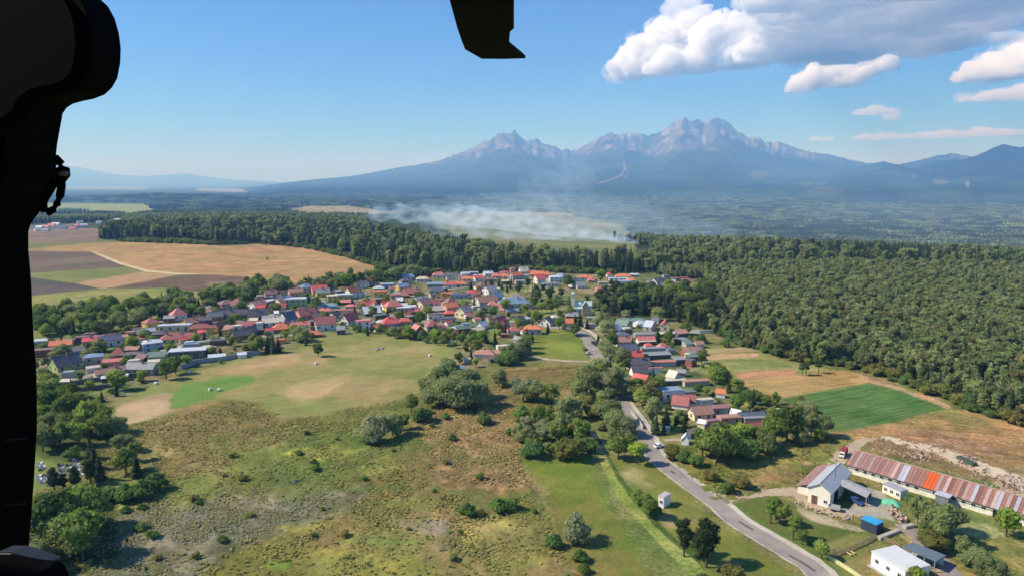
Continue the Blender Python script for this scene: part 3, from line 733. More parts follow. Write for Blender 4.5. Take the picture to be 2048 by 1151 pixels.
# ------------------------------------------------------------------ smoke of the burning heap behind the wood
def smoke(bl, dens, lo, hi, seed, voxel=6):
    sm = vol_mat('smoke_drift', dens, (0.55, 0.78, 1.0), 0.1, ((.024, .024, .05), lo, hi))
    return hull('smoke', bl, voxel, ((1 / 70, 9), (1 / 26, 5)), None, [sm], seed)
bl = []
for px, py, D, rx, rz in ((748, 432, 1560, 14, 7), (766, 431, 1540, 20, 11), (790, 432, 1520, 26, 15), (820, 432, 1500, 34, 18), (850, 432, 1480, 36, 21), (880, 430, 1450, 40, 24),
                          (910, 434, 1420, 44, 26), (940, 436, 1400, 48, 27), (970, 438, 1380, 50, 27), (1005, 442, 1350, 50, 26), (1040, 448, 1320, 52, 24), (1075, 455, 1290, 50, 22),
                          (1110, 462, 1260, 50, 20), (1145, 470, 1230, 46, 18), (1180, 478, 1200, 44, 16), (1215, 482, 1190, 40, 14), (1250, 484, 1200, 34, 11), (735, 428, 1570, 9, 7), (760, 424, 1560, 16, 12), (800, 424, 1530, 24, 18), (1300, 488, 1190, 30, 10), (1350, 490, 1200, 26, 9), (900, 452, 830, 34, 11), (960, 464, 790, 36, 12), (1030, 476, 740, 38, 13), (1100, 486, 710, 38, 13), (1170, 491, 700, 38, 12), (1240, 492, 700, 34, 11), (1310, 490, 710, 30, 10)):
    f_ = 1 + .65 * min(max((px - 745) / 350, 0), 1); c = sky_pt(px, py, D * f_); bl.append((c, (rx * f_, rx * 1.1 * f_, rz * f_)))
smoke(bl, 0.021, .46, .66, 3)
bl = []
for px, py, D, rx, rz in ((860, 414, 1650, 60, 20), (930, 412, 1650, 80, 26), (1000, 410, 1650, 90, 34), (1060, 415, 1600, 90, 40), (1120, 425, 1550, 100, 44), (1180, 430, 1500, 110, 46), (1240, 440, 1450, 110, 44), (1300, 455, 1400, 110, 34), (1370, 465, 1400, 110, 30), (1090, 380, 1700, 70, 50), (1150, 360, 1750, 60, 50)):
    c = sky_pt(px, py, D * 1.6); bl.append((c, (rx * 1.6, rx * 1.6, rz * 1.6)))
smoke(bl, 0.0024, .40, .64, 4, 12)

dbl = []
for i in range(26):
    fx = (i % 13) / 12; fy = i // 13
    dbl.append(((-300 + fx * 5200 + 200 * fy, 2000 + fy * 1900 + 300 * math.sin(i * 2.1), -75 + 20 * math.sin(i * 1.3)), (520, 950, 105 + 30 * math.sin(i * 3.7))))
dm = vol_mat('smoke_haze', 0.75e-4, (0.50, 0.74, 1.0))
hull('smoke_haze', dbl, 60, ((1 / 600, 40),), None, [dm], 21)

# ------------------------------------------------------------------ vegetation
def leaf_mat(name, col, col2, var=0.35, rough=0.75):
    """crown colour, varied per tree (object) and per leaf clump (attribute 'v' in the red of 'col')"""
    m, nt, b = nmat(name)
    oi = nt.nodes.new('ShaderNodeObjectInfo')
    vc = nt.nodes.new('ShaderNodeVertexColor'); vc.layer_name = 'col'
    c = mix(nt, 'MIX', oi.outputs['Random'], tuple(col), tuple(col2))
    c = mix(nt, 'MULTIPLY', 1.0, c, vc.outputs[0])
    mul = nt.nodes.new('ShaderNodeMath'); mul.operation = 'MULTIPLY_ADD'; mul.inputs[1].default_value = 37.7; mul.inputs[2].default_value = 0
    fr = nt.nodes.new('ShaderNodeMath'); fr.operation = 'FRACT'
    nt.links.new(oi.outputs['Random'], mul.inputs[0]); nt.links.new(mul.outputs[0], fr.inputs[0])
    r = ramp(nt, fr.outputs[0], [(0, (1 - var,) * 3), (1, (1 + var,) * 3)])
    c = mix(nt, 'MULTIPLY', 1.0, c, r.outputs[0])
    nt.links.new(c, b.inputs['Base Color'])
    b.inputs['Roughness'].default_value = rough; b.inputs['Specular IOR Level'].default_value = 0.12
    tr = nt.nodes.new('ShaderNodeBsdfTranslucent'); nt.links.new(mix(nt, 'MULTIPLY', 1.0, c, (1.5, 1.5, .9)), tr.inputs['Color'])
    ms = nt.nodes.new('ShaderNodeMixShader'); ms.inputs[0].default_value = .40
    out = [q for q in nt.nodes if q.type == 'OUTPUT_MATERIAL'][0]
    nt.links.new(b.outputs[0], ms.inputs[1]); nt.links.new(tr.outputs[0], ms.inputs[2]); nt.links.new(ms.outputs[0], out.inputs['Surface'])
    return m

BARK = simple('bark', (0.09, 0.07, 0.05), 0.95, .4, 2.0)
BARK_PALE = simple('pale_bark', (0.34, 0.31, 0.26), 0.9, .4, 2.0)
L_GREEN = leaf_mat('broad_leaves', S(101, 126, 61), S(133, 148, 75))
L_FOREST = leaf_mat('forest_leaves', S(112, 128, 78), S(142, 150, 102), .32)
L_BRIGHT = leaf_mat('bright_leaves', S(124, 151, 60), S(145, 165, 72), .15)
L_WILLOW = leaf_mat('willow_leaves', S(150, 159, 109), S(123, 138, 87), .2)
L_SILVER = leaf_mat('silvery_leaves', S(156, 160, 128), S(138, 146, 110), .15)
L_CONIF = leaf_mat('needles', S(48, 66, 42), S(70, 86, 54), .3)
L_PINE = leaf_mat('pine_needles', S(78, 92, 58), S(101, 112, 70), .25)
L_DARK = leaf_mat('dark_needles', S(51, 67, 40), S(65, 78, 47), .2)
L_BUSH = leaf_mat('bush_leaves', S(109, 135, 67), S(87, 118, 63), .25)
L_OLIVE = leaf_mat('olive_leaves', S(138, 133, 72), S(117, 122, 62), .25)

L_RUSTY = leaf_mat('rusty_leaves', S(128, 122, 74), S(116, 128, 84), .25)

def ico(sub):
    import bmesh
    bm = bmesh.new(); bmesh.ops.create_icosphere(bm, subdivisions=sub, radius=1.0)
    v = np.array([q.co[:] for q in bm.verts]); f = np.array([[q.index for q in g.verts] for g in bm.faces]); bm.free()
    return v, f
ICO1 = ico(1); ICO2 = ico(2)

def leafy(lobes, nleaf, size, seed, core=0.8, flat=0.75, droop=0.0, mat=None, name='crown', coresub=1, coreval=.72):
    """crown of many small tilted leaf clumps round the lobes (centre, radii), with a rough inner mass painted darker as crown shade"""
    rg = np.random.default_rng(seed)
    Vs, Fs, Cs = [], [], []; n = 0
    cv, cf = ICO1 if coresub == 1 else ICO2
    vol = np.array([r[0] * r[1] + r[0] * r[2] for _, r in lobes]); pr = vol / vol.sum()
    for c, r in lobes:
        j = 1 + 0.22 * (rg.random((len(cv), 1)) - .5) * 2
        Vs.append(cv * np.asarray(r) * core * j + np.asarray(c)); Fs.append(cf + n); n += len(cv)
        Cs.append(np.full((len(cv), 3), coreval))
    k = rg.choice(len(lobes), nleaf, p=pr)
    ctr = np.array([l[0] for l in lobes])[k]; rad_ = np.array([l[1] for l in lobes])[k]
    u = rg.normal(size=(nleaf, 3)); u[:, 2] = np.abs(u[:, 2]) * .9 - .35 * rg.random(nleaf); u /= np.linalg.norm(u, axis=1)[:, None]
    d = 0.80 + 0.32 * rg.random(nleaf) ** 1.5
    P = ctr + u * rad_ * d[:, None]; P[:, 2] -= droop * rg.random(nleaf) * rad_[:, 2]
    nrm = u / rad_ * rad_.mean(1)[:, None] + rg.normal(size=(nleaf, 3)) * .42; nrm /= np.linalg.norm(nrm, axis=1)[:, None]
    t = np.cross(nrm, rg.normal(size=(nleaf, 3))); t /= np.linalg.norm(t, axis=1)[:, None]; b = np.cross(nrm, t)
    s = size * (0.55 + 0.9 * rg.random(nleaf))[:, None]
    q = np.stack([P - t * s - b * s * flat * .6, P + t * s * .8 - b * s * flat, P + t * s * .2 + b * s * flat * 1.2 + nrm * s * .25], 1)
    Vs.append(q.reshape(-1, 3)); Fs.append(np.arange(nleaf * 3).reshape(-1, 3) + n)
    val = 0.78 + 0.48 * rg.random(nleaf)
    warm = rg.random(nleaf)
    cc = np.stack([val * (0.9 + .25 * warm), val, val * (1.05 - .2 * warm)], -1)
    Cs.append(np.repeat(cc, 3, axis=0))
    return mesh_np(name, np.concatenate(Vs), np.concatenate(Fs), [mat], colors=np.concatenate(Cs))

def trunk_mesh(h, r, mat=None, limbs=4, seed=1, spread=1.0, top=.6):
    rg = random.Random(seed); mb_ = MB()
    mb_.tube([(0, 0, -.4), (0.02 * h * rg.uniform(-1, 1), 0.02 * h * rg.uniform(-1, 1), h * .45), (0, 0, h)], [r, r * .75, r * .3], 6, 0, False)
    for i in range(limbs):
        a = 6.28 * i / max(limbs, 1) + rg.uniform(-.4, .4); z = h * rg.uniform(.45, .75)
        mb_.tube([(0, 0, z), (math.cos(a) * spread * .5, math.sin(a) * spread * .5, z + spread * .35), (math.cos(a) * spread, math.sin(a) * spread, z + spread * .9)], [r * .45, r * .3, r * .12], 4, 0, False)
    return mb_.mesh('trunk', mat or BARK)

def round_tree(h, w, seed, mat, n=520, size=.55, nl=9, low=.25, name='crown', trunkm=None):
    rg = np.random.default_rng(seed); lobes = []
    cz = h * (low + (1 - low) * .5); hz = h * (1 - low) * .5
    for i in range(nl):
        a = rg.random() * 6.28; rr = rg.random() ** .6 * w * .30; zz = (rg.random() - .45) * hz * 1.15
        k = w * (.22 + .12 * rg.random()) * (1.05 - .35 * abs(zz) / hz)
        lobes.append(((math.cos(a) * rr, math.sin(a) * rr, cz + zz), (k, k, k * .85)))
    lobes.append(((0, 0, cz), (w * .33, w * .33, hz * .75)))
    return leafy(lobes, n, size, seed, mat=mat, name=name), trunk_mesh(h * .75, .022 * h + .05, trunkm, 4, seed, w * .28)

def conifer(h, w, seed, mat, tiers=13, per=8, ragged=.3, name='crown', low=.08):
    rg = random.Random(seed); Vs, Fs, Cs = [], [], []
    n = 0
    # inner cone, its colour darkened as shade inside the crown
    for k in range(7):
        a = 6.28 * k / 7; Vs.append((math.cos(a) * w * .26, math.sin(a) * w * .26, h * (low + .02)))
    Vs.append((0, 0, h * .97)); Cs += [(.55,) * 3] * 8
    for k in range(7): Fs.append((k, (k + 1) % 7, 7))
    n = 8
    for t in range(tiers):
        f = t / (tiers - 1); z = h * (low + (1 - low) * f * .97); r = w * .5 * (1 - f) ** .82 * (1 + rg.uniform(-.12, .12)) + .05
        for k in range(per if f < .7 else max(4, per - 3)):
            a = 6.28 * (k + .5 * (t % 2)) / per + rg.uniform(-.3, .3); L = r * (1 + rg.uniform(-ragged, ragged)); dz = -L * rg.uniform(.12, .42)
            wd = L * rg.uniform(.26, .42) + .12
            ca, sa = math.cos(a), math.sin(a); up = h * .045
            c = rg.uniform(.7, 1.25)
            Vs += [(ca * L * .12, sa * L * .12, z + up), (ca * L * .6 - sa * wd, sa * L * .6 + ca * wd, z + dz * .5 - rg.uniform(0, .2) * L * .3), (ca * L, sa * L, z + dz), (ca * L * .6 + sa * wd, sa * L * .6 - ca * wd, z + dz * .5 - rg.uniform(0, .2) * L * .3)]
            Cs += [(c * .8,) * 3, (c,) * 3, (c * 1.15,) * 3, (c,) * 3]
            Fs += [(n, n + 1, n + 2), (n, n + 2, n + 3)]; n += 4
    me = mesh_np(name, Vs, Fs, [mat], colors=Cs)
    return me, trunk_mesh(h * .9, .012 * h + .06, BARK, 0, seed)

def top_of(me):
    co = np.empty(len(me.vertices) * 3, np.float32); me.vertices.foreach_get('co', co); return float(np.percentile(co[2::3], 99.5))
# prototypes: name -> list of (crown mesh, trunk mesh, nominal height)
PROTO = {}
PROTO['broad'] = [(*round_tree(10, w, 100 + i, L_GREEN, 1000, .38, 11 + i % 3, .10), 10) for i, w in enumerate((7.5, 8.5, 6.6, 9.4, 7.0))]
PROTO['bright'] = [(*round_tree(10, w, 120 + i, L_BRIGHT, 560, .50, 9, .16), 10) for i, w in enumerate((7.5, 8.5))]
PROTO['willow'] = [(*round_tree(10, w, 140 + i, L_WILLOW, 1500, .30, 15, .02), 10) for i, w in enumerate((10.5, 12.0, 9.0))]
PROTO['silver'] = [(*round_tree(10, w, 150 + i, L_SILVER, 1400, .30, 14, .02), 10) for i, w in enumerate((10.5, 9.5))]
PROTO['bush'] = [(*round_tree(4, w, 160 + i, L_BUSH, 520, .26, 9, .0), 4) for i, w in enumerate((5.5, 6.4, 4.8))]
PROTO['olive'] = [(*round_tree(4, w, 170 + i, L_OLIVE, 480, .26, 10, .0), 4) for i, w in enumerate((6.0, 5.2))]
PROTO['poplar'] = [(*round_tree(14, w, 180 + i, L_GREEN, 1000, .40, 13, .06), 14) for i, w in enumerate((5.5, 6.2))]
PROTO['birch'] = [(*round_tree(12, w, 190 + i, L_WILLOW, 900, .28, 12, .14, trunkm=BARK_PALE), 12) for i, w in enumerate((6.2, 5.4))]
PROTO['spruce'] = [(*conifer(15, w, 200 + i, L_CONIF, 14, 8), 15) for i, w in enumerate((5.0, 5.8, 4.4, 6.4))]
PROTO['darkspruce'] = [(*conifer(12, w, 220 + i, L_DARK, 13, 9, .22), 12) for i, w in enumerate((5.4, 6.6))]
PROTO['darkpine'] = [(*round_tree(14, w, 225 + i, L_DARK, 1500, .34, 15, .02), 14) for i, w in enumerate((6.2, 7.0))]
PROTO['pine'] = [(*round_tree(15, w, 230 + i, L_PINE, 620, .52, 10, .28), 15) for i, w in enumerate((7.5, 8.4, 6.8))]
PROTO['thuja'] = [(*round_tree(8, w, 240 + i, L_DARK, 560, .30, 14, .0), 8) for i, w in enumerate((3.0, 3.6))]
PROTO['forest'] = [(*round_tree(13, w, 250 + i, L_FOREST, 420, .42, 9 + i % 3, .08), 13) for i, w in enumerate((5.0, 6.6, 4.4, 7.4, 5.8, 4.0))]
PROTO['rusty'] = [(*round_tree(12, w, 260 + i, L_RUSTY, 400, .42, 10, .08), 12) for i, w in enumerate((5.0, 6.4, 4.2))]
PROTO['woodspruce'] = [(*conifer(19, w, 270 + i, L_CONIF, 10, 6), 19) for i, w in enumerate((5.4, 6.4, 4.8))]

for k_ in PROTO: PROTO[k_] = [(c_, t_, top_of(c_)) for c_, t_, _h in PROTO[k_]]

KIND = {'broad': ('broadleaf_tree', 'tree'), 'bright': ('broadleaf_tree', 'tree'), 'willow': ('willow_tree', 'tree'), 'silver': ('willow_tree', 'tree'), 'bush': ('bush', 'bush'),
        'olive': ('bush', 'bush'), 'poplar': ('poplar_tree', 'tree'), 'birch': ('birch_tree', 'tree'), 'spruce': ('spruce_tree', 'tree'), 'darkspruce': ('spruce_tree', 'tree'),
        'pine': ('pine_tree', 'tree'), 'thuja': ('thuja_tree', 'tree'), 'darkpine': ('pine_tree', 'tree'), 'forest': ('broadleaf_tree', 'tree'), 'rusty': ('broadleaf_tree', 'tree'), 'woodspruce': ('spruce_tree', 'tree')}
TREES = []      # (x, y, z, footprint radius) of every tree placed singly

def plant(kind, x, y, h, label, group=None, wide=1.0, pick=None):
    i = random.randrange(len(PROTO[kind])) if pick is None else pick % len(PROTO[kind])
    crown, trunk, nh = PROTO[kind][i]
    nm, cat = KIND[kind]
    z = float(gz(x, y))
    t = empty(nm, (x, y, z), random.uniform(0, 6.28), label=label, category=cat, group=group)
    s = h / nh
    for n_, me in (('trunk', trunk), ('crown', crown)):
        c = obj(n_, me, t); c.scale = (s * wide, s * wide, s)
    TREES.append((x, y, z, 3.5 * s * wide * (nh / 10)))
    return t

def m_per_px(px, py):
    p = at(px, py)
    return float(proj(p.x, p.y, p.z)[2]) / F

def tree_px(kind, px, py, hpx, label, group=None, wide=1.0, pick=None):
    """px, py: foot of the tree; hpx: its height in photo pixels"""
    p = at(px, py)
    return plant(kind, p.x, p.y, hpx * m_per_px(px, py), label, group, wide, pick)

def scatter(poly, spacing, seed, jitter=.45, keep=1.0):
    """world points inside a polygon given by its corners in the photo"""
    X, Y = atN([p[0] for p in poly], [p[1] for p in poly])
    rg = np.random.default_rng(seed)
    gx, gy = np.meshgrid(np.arange(X.min(), X.max(), spacing), np.arange(Y.min(), Y.max(), spacing))
    gx = (gx + rg.uniform(-jitter, jitter, gx.shape) * spacing).ravel(); gy = (gy + rg.uniform(-jitter, jitter, gy.shape) * spacing).ravel()
    sel = inpoly(gx, gy, list(zip(X, Y))) & (rg.random(len(gx)) < keep)
    return gx[sel], gy[sel]

def instancer(name, X, Y, Z, scale, kinds, mesh_sets, label=None, cat=None):
    """one object that draws many trees of a wood: points + a small geometry-node tree; kinds index mesh_sets"""
    n = len(X)
    me = bpy.data.meshes.new(name)
    me.vertices.add(n); me.vertices.foreach_set('co', np.stack([X, Y, Z], -1).astype(np.float32).ravel())
    for nm, ty, arr in (('sc', 'FLOAT', scale), ('rot', 'FLOAT', rng.uniform(0, 6.28, n)), ('pick', 'INT', kinds)):
        a = me.attributes.new(nm, ty, 'POINT'); a.data.foreach_set('value', np.asarray(arr, dtype=np.float32 if ty == 'FLOAT' else np.int32))
    pc = bpy.data.collections.new(name + '_kinds')
    for i, ms in enumerate(mesh_sets):
        # join crown and trunk into one mesh for the copies
        vs, fs, cs, mi, mats, off = [], [], [], [], [], 0
        for me_ in ms:
            k = len(me_.vertices); co = np.empty(k * 3, np.float32); me_.vertices.foreach_get('co', co)
            vs.append(co.reshape(-1, 3))
            me_.calc_loop_triangles(); t = np.empty(len(me_.loop_triangles) * 3, np.int32); me_.loop_triangles.foreach_get('vertices', t)
            fs.append(t.reshape(-1, 3) + off); off += k
            if 'col' in me_.color_attributes:
                c = np.empty(k * 4, np.float32); me_.color_attributes['col'].data.foreach_get('color', c); cs.append(c.reshape(-1, 4)[:, :3])
            else: cs.append(np.ones((k, 3)))
            mi += [len(mats)] * len(fs[-1]); mats.append(me_.materials[0])
        j = mesh_np('%s_kind_%02d' % (name, i), np.concatenate(vs), np.concatenate(fs), mats, mi, np.concatenate(cs))
        o = bpy.data.objects.new('%s_kind_%02d' % (name, i), j); pc.objects.link(o)
    ng = bpy.data.node_groups.new(name + '_nodes', 'GeometryNodeTree')
    ng.interface.new_socket('Geometry', in_out='INPUT', socket_type='NodeSocketGeometry')
    ng.interface.new_socket('Geometry', in_out='OUTPUT', socket_type='NodeSocketGeometry')
    N, Lk = ng.nodes, ng.links
    gi = N.new('NodeGroupInput'); go = N.new('NodeGroupOutput')
    ci = N.new('GeometryNodeCollectionInfo'); ci.inputs['Collection'].default_value = pc; ci.inputs['Separate Children'].default_value = True; ci.inputs['Reset Children'].default_value = True
    ip = N.new('GeometryNodeInstanceOnPoints'); ip.inputs['Pick Instance'].default_value = True
    def attr(nm, ty):
        a = N.new('GeometryNodeInputNamedAttribute'); a.data_type = ty; a.inputs['Name'].default_value = nm; return a.outputs['Attribute']
    cx = N.new('ShaderNodeCombineXYZ'); Lk.new(attr('rot', 'FLOAT'), cx.inputs['Z'])
    Lk.new(gi.outputs[0], ip.inputs['Points']); Lk.new(ci.outputs[0], ip.inputs['Instance'])
    Lk.new(attr('pick', 'INT'), ip.inputs['Instance Index']); Lk.new(cx.outputs[0], ip.inputs['Rotation']); Lk.new(attr('sc', 'FLOAT'), ip.inputs['Scale'])
    Lk.new(ip.outputs[0], go.inputs[0])
    o = obj(name, me, kind='stuff', label=label, category=cat)
    md = o.modifiers.new('copies', 'NODES'); md.node_group = ng
    return o

# ------------------------------------------------------------------ buildings
RC = {'R': ('bright red', S(210, 100, 94)), 'D': ('dark red', S(166, 104, 98)), 'O': ('orange', S(214, 128, 90)), 'B': ('brown', S(176, 134, 116)), 'K': ('charcoal', S(108, 104, 106)),
      'G': ('grey', S(146, 148, 148)), 'L': ('light grey metal', S(192, 200, 206)), 'W': ('white', S(232, 232, 234)), 'U': ('blue-grey', S(132, 156, 176)), 'T': ('grey-green', S(112, 134, 124)),
      'P': ('salmon pink', S(206, 128, 118)), 'N': ('dark blue-grey', S(100, 108, 124)), 'C': ('cream', S(210, 200, 180)), 'M': ('mauve brown', S(146, 114, 110))}
WC = {'w': ('white', S(228, 226, 222)), 'c': ('cream', S(222, 208, 172)), 'y': ('yellow', S(226, 190, 92)), 'g': ('pale green', S(168, 186, 122)), 'p': ('pink', S(216, 156, 146)), 'b': ('light blue', S(160, 184, 202)),
      'o': ('orange', S(216, 146, 86)), 'r': ('brick red', S(150, 92, 76)), 'k': ('dark grey', S(92, 94, 98)), 'e': ('grey', S(176, 172, 164)), 't': ('grey-green', S(128, 158, 150)), 'n': ('brown', S(112, 86, 72))}
ROOFM = {k: simple('roof_' + v[0].replace(' ', '_').replace('-', '_'), v[1], .6, .22, .8, .3) for k, v in RC.items()}
WALLM = {k: simple('plaster_' + v[0].replace(' ', '_').replace('-', '_'), v[1], .9, .12, .5) for k, v in WC.items()}
GLASS = simple('window_glass', (0.03, 0.04, 0.05), 0.12, .1, .5, spec=.6)
FRAME = simple('window_frame', (0.62, 0.62, 0.60), .6, .1)
DOORM = simple('door_wood', (0.12, 0.07, 0.04), .6, .2)
CHIM = simple('chimney_brick', S(150, 110, 96), .9, .3, 2)
CONC = simple('concrete', S(176, 170, 160), .95, .2, .5)

def window_mesh(w, h):
    mb_ = MB()
    mb_.box(-w / 2 - .1, w / 2 + .1, -.05, .0, -h / 2 - .1, h / 2 + .1, 0)
    mb_.box(-w / 2, -.03, -.058, -.046, -h / 2, h / 2, 1); mb_.box(.03, w / 2, -.058, -.046, -h / 2, h / 2, 1)
    mb_.box(-w / 2 - .18, w / 2 + .18, -.14, -.05, -h / 2 - .16, -h / 2 - .1, 0)
    return mb_.mesh('window', [FRAME, GLASS])
WIN = window_mesh(1.15, 1.35); WINS = window_mesh(.9, .8)
def door_mesh():
    mb_ = MB(); mb_.box(-.55, .55, -.05, 0, 0, 2.15, 0); mb_.box(-.45, .45, -.065, -.05, .05, 2.05, 1)
    return mb_.mesh('door', [FRAME, DOORM])
DOOR = door_mesh()

def roof_mesh(kind, w, d, hw, hr, ov, m):
    """w along the ridge (x), d across; eaves at height hw"""
    mb_ = MB(); th = .18
    if kind == 'f':
        mb_.box(-w / 2 - ov * .5, w / 2 + ov * .5, -d / 2 - ov * .5, d / 2 + ov * .5, hw + .003, hw + .28)
        mb_.box(-w / 2 + .3, w / 2 - .3, -d / 2 + .3, d / 2 - .3, hw + .28, hw + .30 + hr * .3)
    elif kind == 's':
        x0, x1, y0, y1 = -w / 2 - ov, w / 2 + ov, -d / 2 - ov, d / 2 + ov
        a, b = hw, hw + hr
        pts = [(x0, y0, a), (x1, y0, a), (x1, y1, b), (x0, y1, b), (x0, y0, a + th), (x1, y0, a + th), (x1, y1, b + th), (x0, y1, b + th)]
        for q in ((0, 3, 2, 1), (4, 5, 6, 7), (0, 1, 5, 4), (1, 2, 6, 5), (2, 3, 7, 6), (3, 0, 4, 7)): mb_.face([pts[i] for i in q])
    elif kind == 'g':
        sl = hr / (d / 2); y = d / 2 + ov; z0 = hw - ov * sl; x = w / 2 + ov
        for s in (-1, 1):
            lo = [(-x, s * y, z0), (x, s * y, z0), (x, 0, hw + hr), (-x, 0, hw + hr)]
            up = [(px_, py_, pz_ + th) for px_, py_, pz_ in lo]
            q = lo + up
            for idx in ((0, 3, 2, 1), (4, 5, 6, 7), (0, 1, 5, 4), (1, 2, 6, 5), (3, 0, 4, 7)):
                f = [q[i] for i in idx]; mb_.face(f if s < 0 else f[::-1])
        mb_.box(-x, x, -.12, .12, hw + hr + th - .03, hw + hr + th + .06)
    else:
        sl = hr / (d / 2); x, y = w / 2 + ov, d / 2 + ov; z0 = hw - ov * sl
        rx = max(w / 2 - d / 2, 0.15)
        A_, B_, C_, D_ = (-x, -y, z0), (x, -y, z0), (x, y, z0), (-x, y, z0)
        R1, R2 = (-rx, 0, hw + hr), (rx, 0, hw + hr)
        mb_.face([A_, B_, R2, R1]); mb_.face([B_, C_, R2]); mb_.face([C_, D_, R1, R2]); mb_.face([D_, A_, R1])
        lo = [(p[0], p[1], p[2] - .15) for p in (A_, B_, C_, D_)]
        for i, (p, q) in enumerate(((A_, B_), (B_, C_), (C_, D_), (D_, A_))): mb_.face([lo[i], lo[(i + 1) % 4], q, p])
        mb_.face(lo[::-1])
    return mb_.mesh('roof', m)

def wall_mesh(kind, w, d, hw, hr, m):
    mb_ = MB(); x, y = w / 2, d / 2
    if kind == 'g':
        e = hr - .02
        P = lambda a, b, c: (a, b, c)
        mb_.face([P(-x, -y, -1), P(x, -y, -1), P(x, -y, hw), P(-x, -y, hw)]); mb_.face([P(x, y, -1), P(-x, y, -1), P(-x, y, hw), P(x, y, hw)])
        mb_.face([P(-x, y, -1), P(-x, -y, -1), P(-x, -y, hw), P(-x, 0, hw + e), P(-x, y, hw)]); mb_.face([P(x, -y, -1), P(x, y, -1), P(x, y, hw), P(x, 0, hw + e), P(x, -y, hw)])
    elif kind == 's':
        mb_.face([(-x, -y, -1), (x, -y, -1), (x, -y, hw), (-x, -y, hw)]); mb_.face([(x, y, -1), (-x, y, -1), (-x, y, hw + hr), (x, y, hw + hr)])
        mb_.face([(-x, y, -1), (-x, -y, -1), (-x, -y, hw), (-x, y, hw + hr)]); mb_.face([(x, -y, -1), (x, y, -1), (x, y, hw + hr), (x, -y, hw)])
    else:
        mb_.box(-x, x, -y, y, -1, hw)
    return mb_.mesh('wall', m)

HOUSES = []
hr_ = random.Random(11)
def house(px, py, w, d, hw, hr, rot, kind, rc, wc, name='house', label=None, wins=True, chim=None):
    """all sizes in photo pixels at that distance; px, py is the middle of the building as seen"""
    if px < 1000 and kind in 'g' and rot < 50: rot += 14
    if px > 1200 and py > 650 and -8 < rot < 10: rot += 9
    p = at(px, py); k = m_per_px(px, py)
    p = at(px, py, (hw + hr) * .45 * k); k = m_per_px(px, py)
    x, y = p.x, p.y; z = float(gz(x, y))
    W, D, HW, HR = w * k, d * k, max(hw * k, 2.0), hr * k
    a = math.radians(rot)
    t = empty(name, (x, y, z), a)
    obj('wall', wall_mesh(kind, W, D, HW, HR, WALLM[wc]), t)
    ov = .45 if W > 6 else .25
    obj('roof', roof_mesh(kind, W, D, HW, HR, ov, ROOFM[rc]), t)
    if (chim if chim is not None else (kind in 'gh' and W > 8)):
        mb_ = MB(); cx = hr_.uniform(-.25, .25) * W; cyy = hr_.choice((-.12, .12)) * D
        mb_.box(cx - .35, cx + .35, cyy - .3, cyy + .3, HW + HR * .4, HW + HR + .9); mb_.box(cx - .42, cx + .42, cyy - .37, cyy + .37, HW + HR + .9, HW + HR + 1.0)
        obj('chimney', mb_.mesh('chimney', CHIM), t)
    if wins and HW > 2.3 and W > 5:
        fl = 2 if HW > 4.6 else 1
        fh = HW / fl
        wm = WIN
        for f in range(fl):
            zc = fh * (f + .55)
            n = max(1, min(4, int(W / 3.3)))
            for i in range(n):
                xx = (i + .5) / n * W - W / 2
                if f == 0 and i == n // 2 and n > 1: obj('door', DOOR, t, (xx, -D / 2, 0)); continue
                obj('window', wm, t, (xx, -D / 2, zc))
            n = max(1, min(3, int(D / 3.4)))
            for i in range(n): obj('window', wm, t, (-W / 2, D / 2 - (i + .5) / n * D, zc), -math.pi / 2)
        if kind == 'g' and HR > 2.2: obj('window', WINS, t, (-W / 2, 0, HW + HR * .35), -math.pi / 2)
    HOUSES.append(dict(o=t, px=px, py=py, x=x, y=y, r=.5 * math.hypot(W, D), w=w, W=W, kind=kind, rc=rc, wc=wc, name=name, label=label, H=HW + HR))
    return t

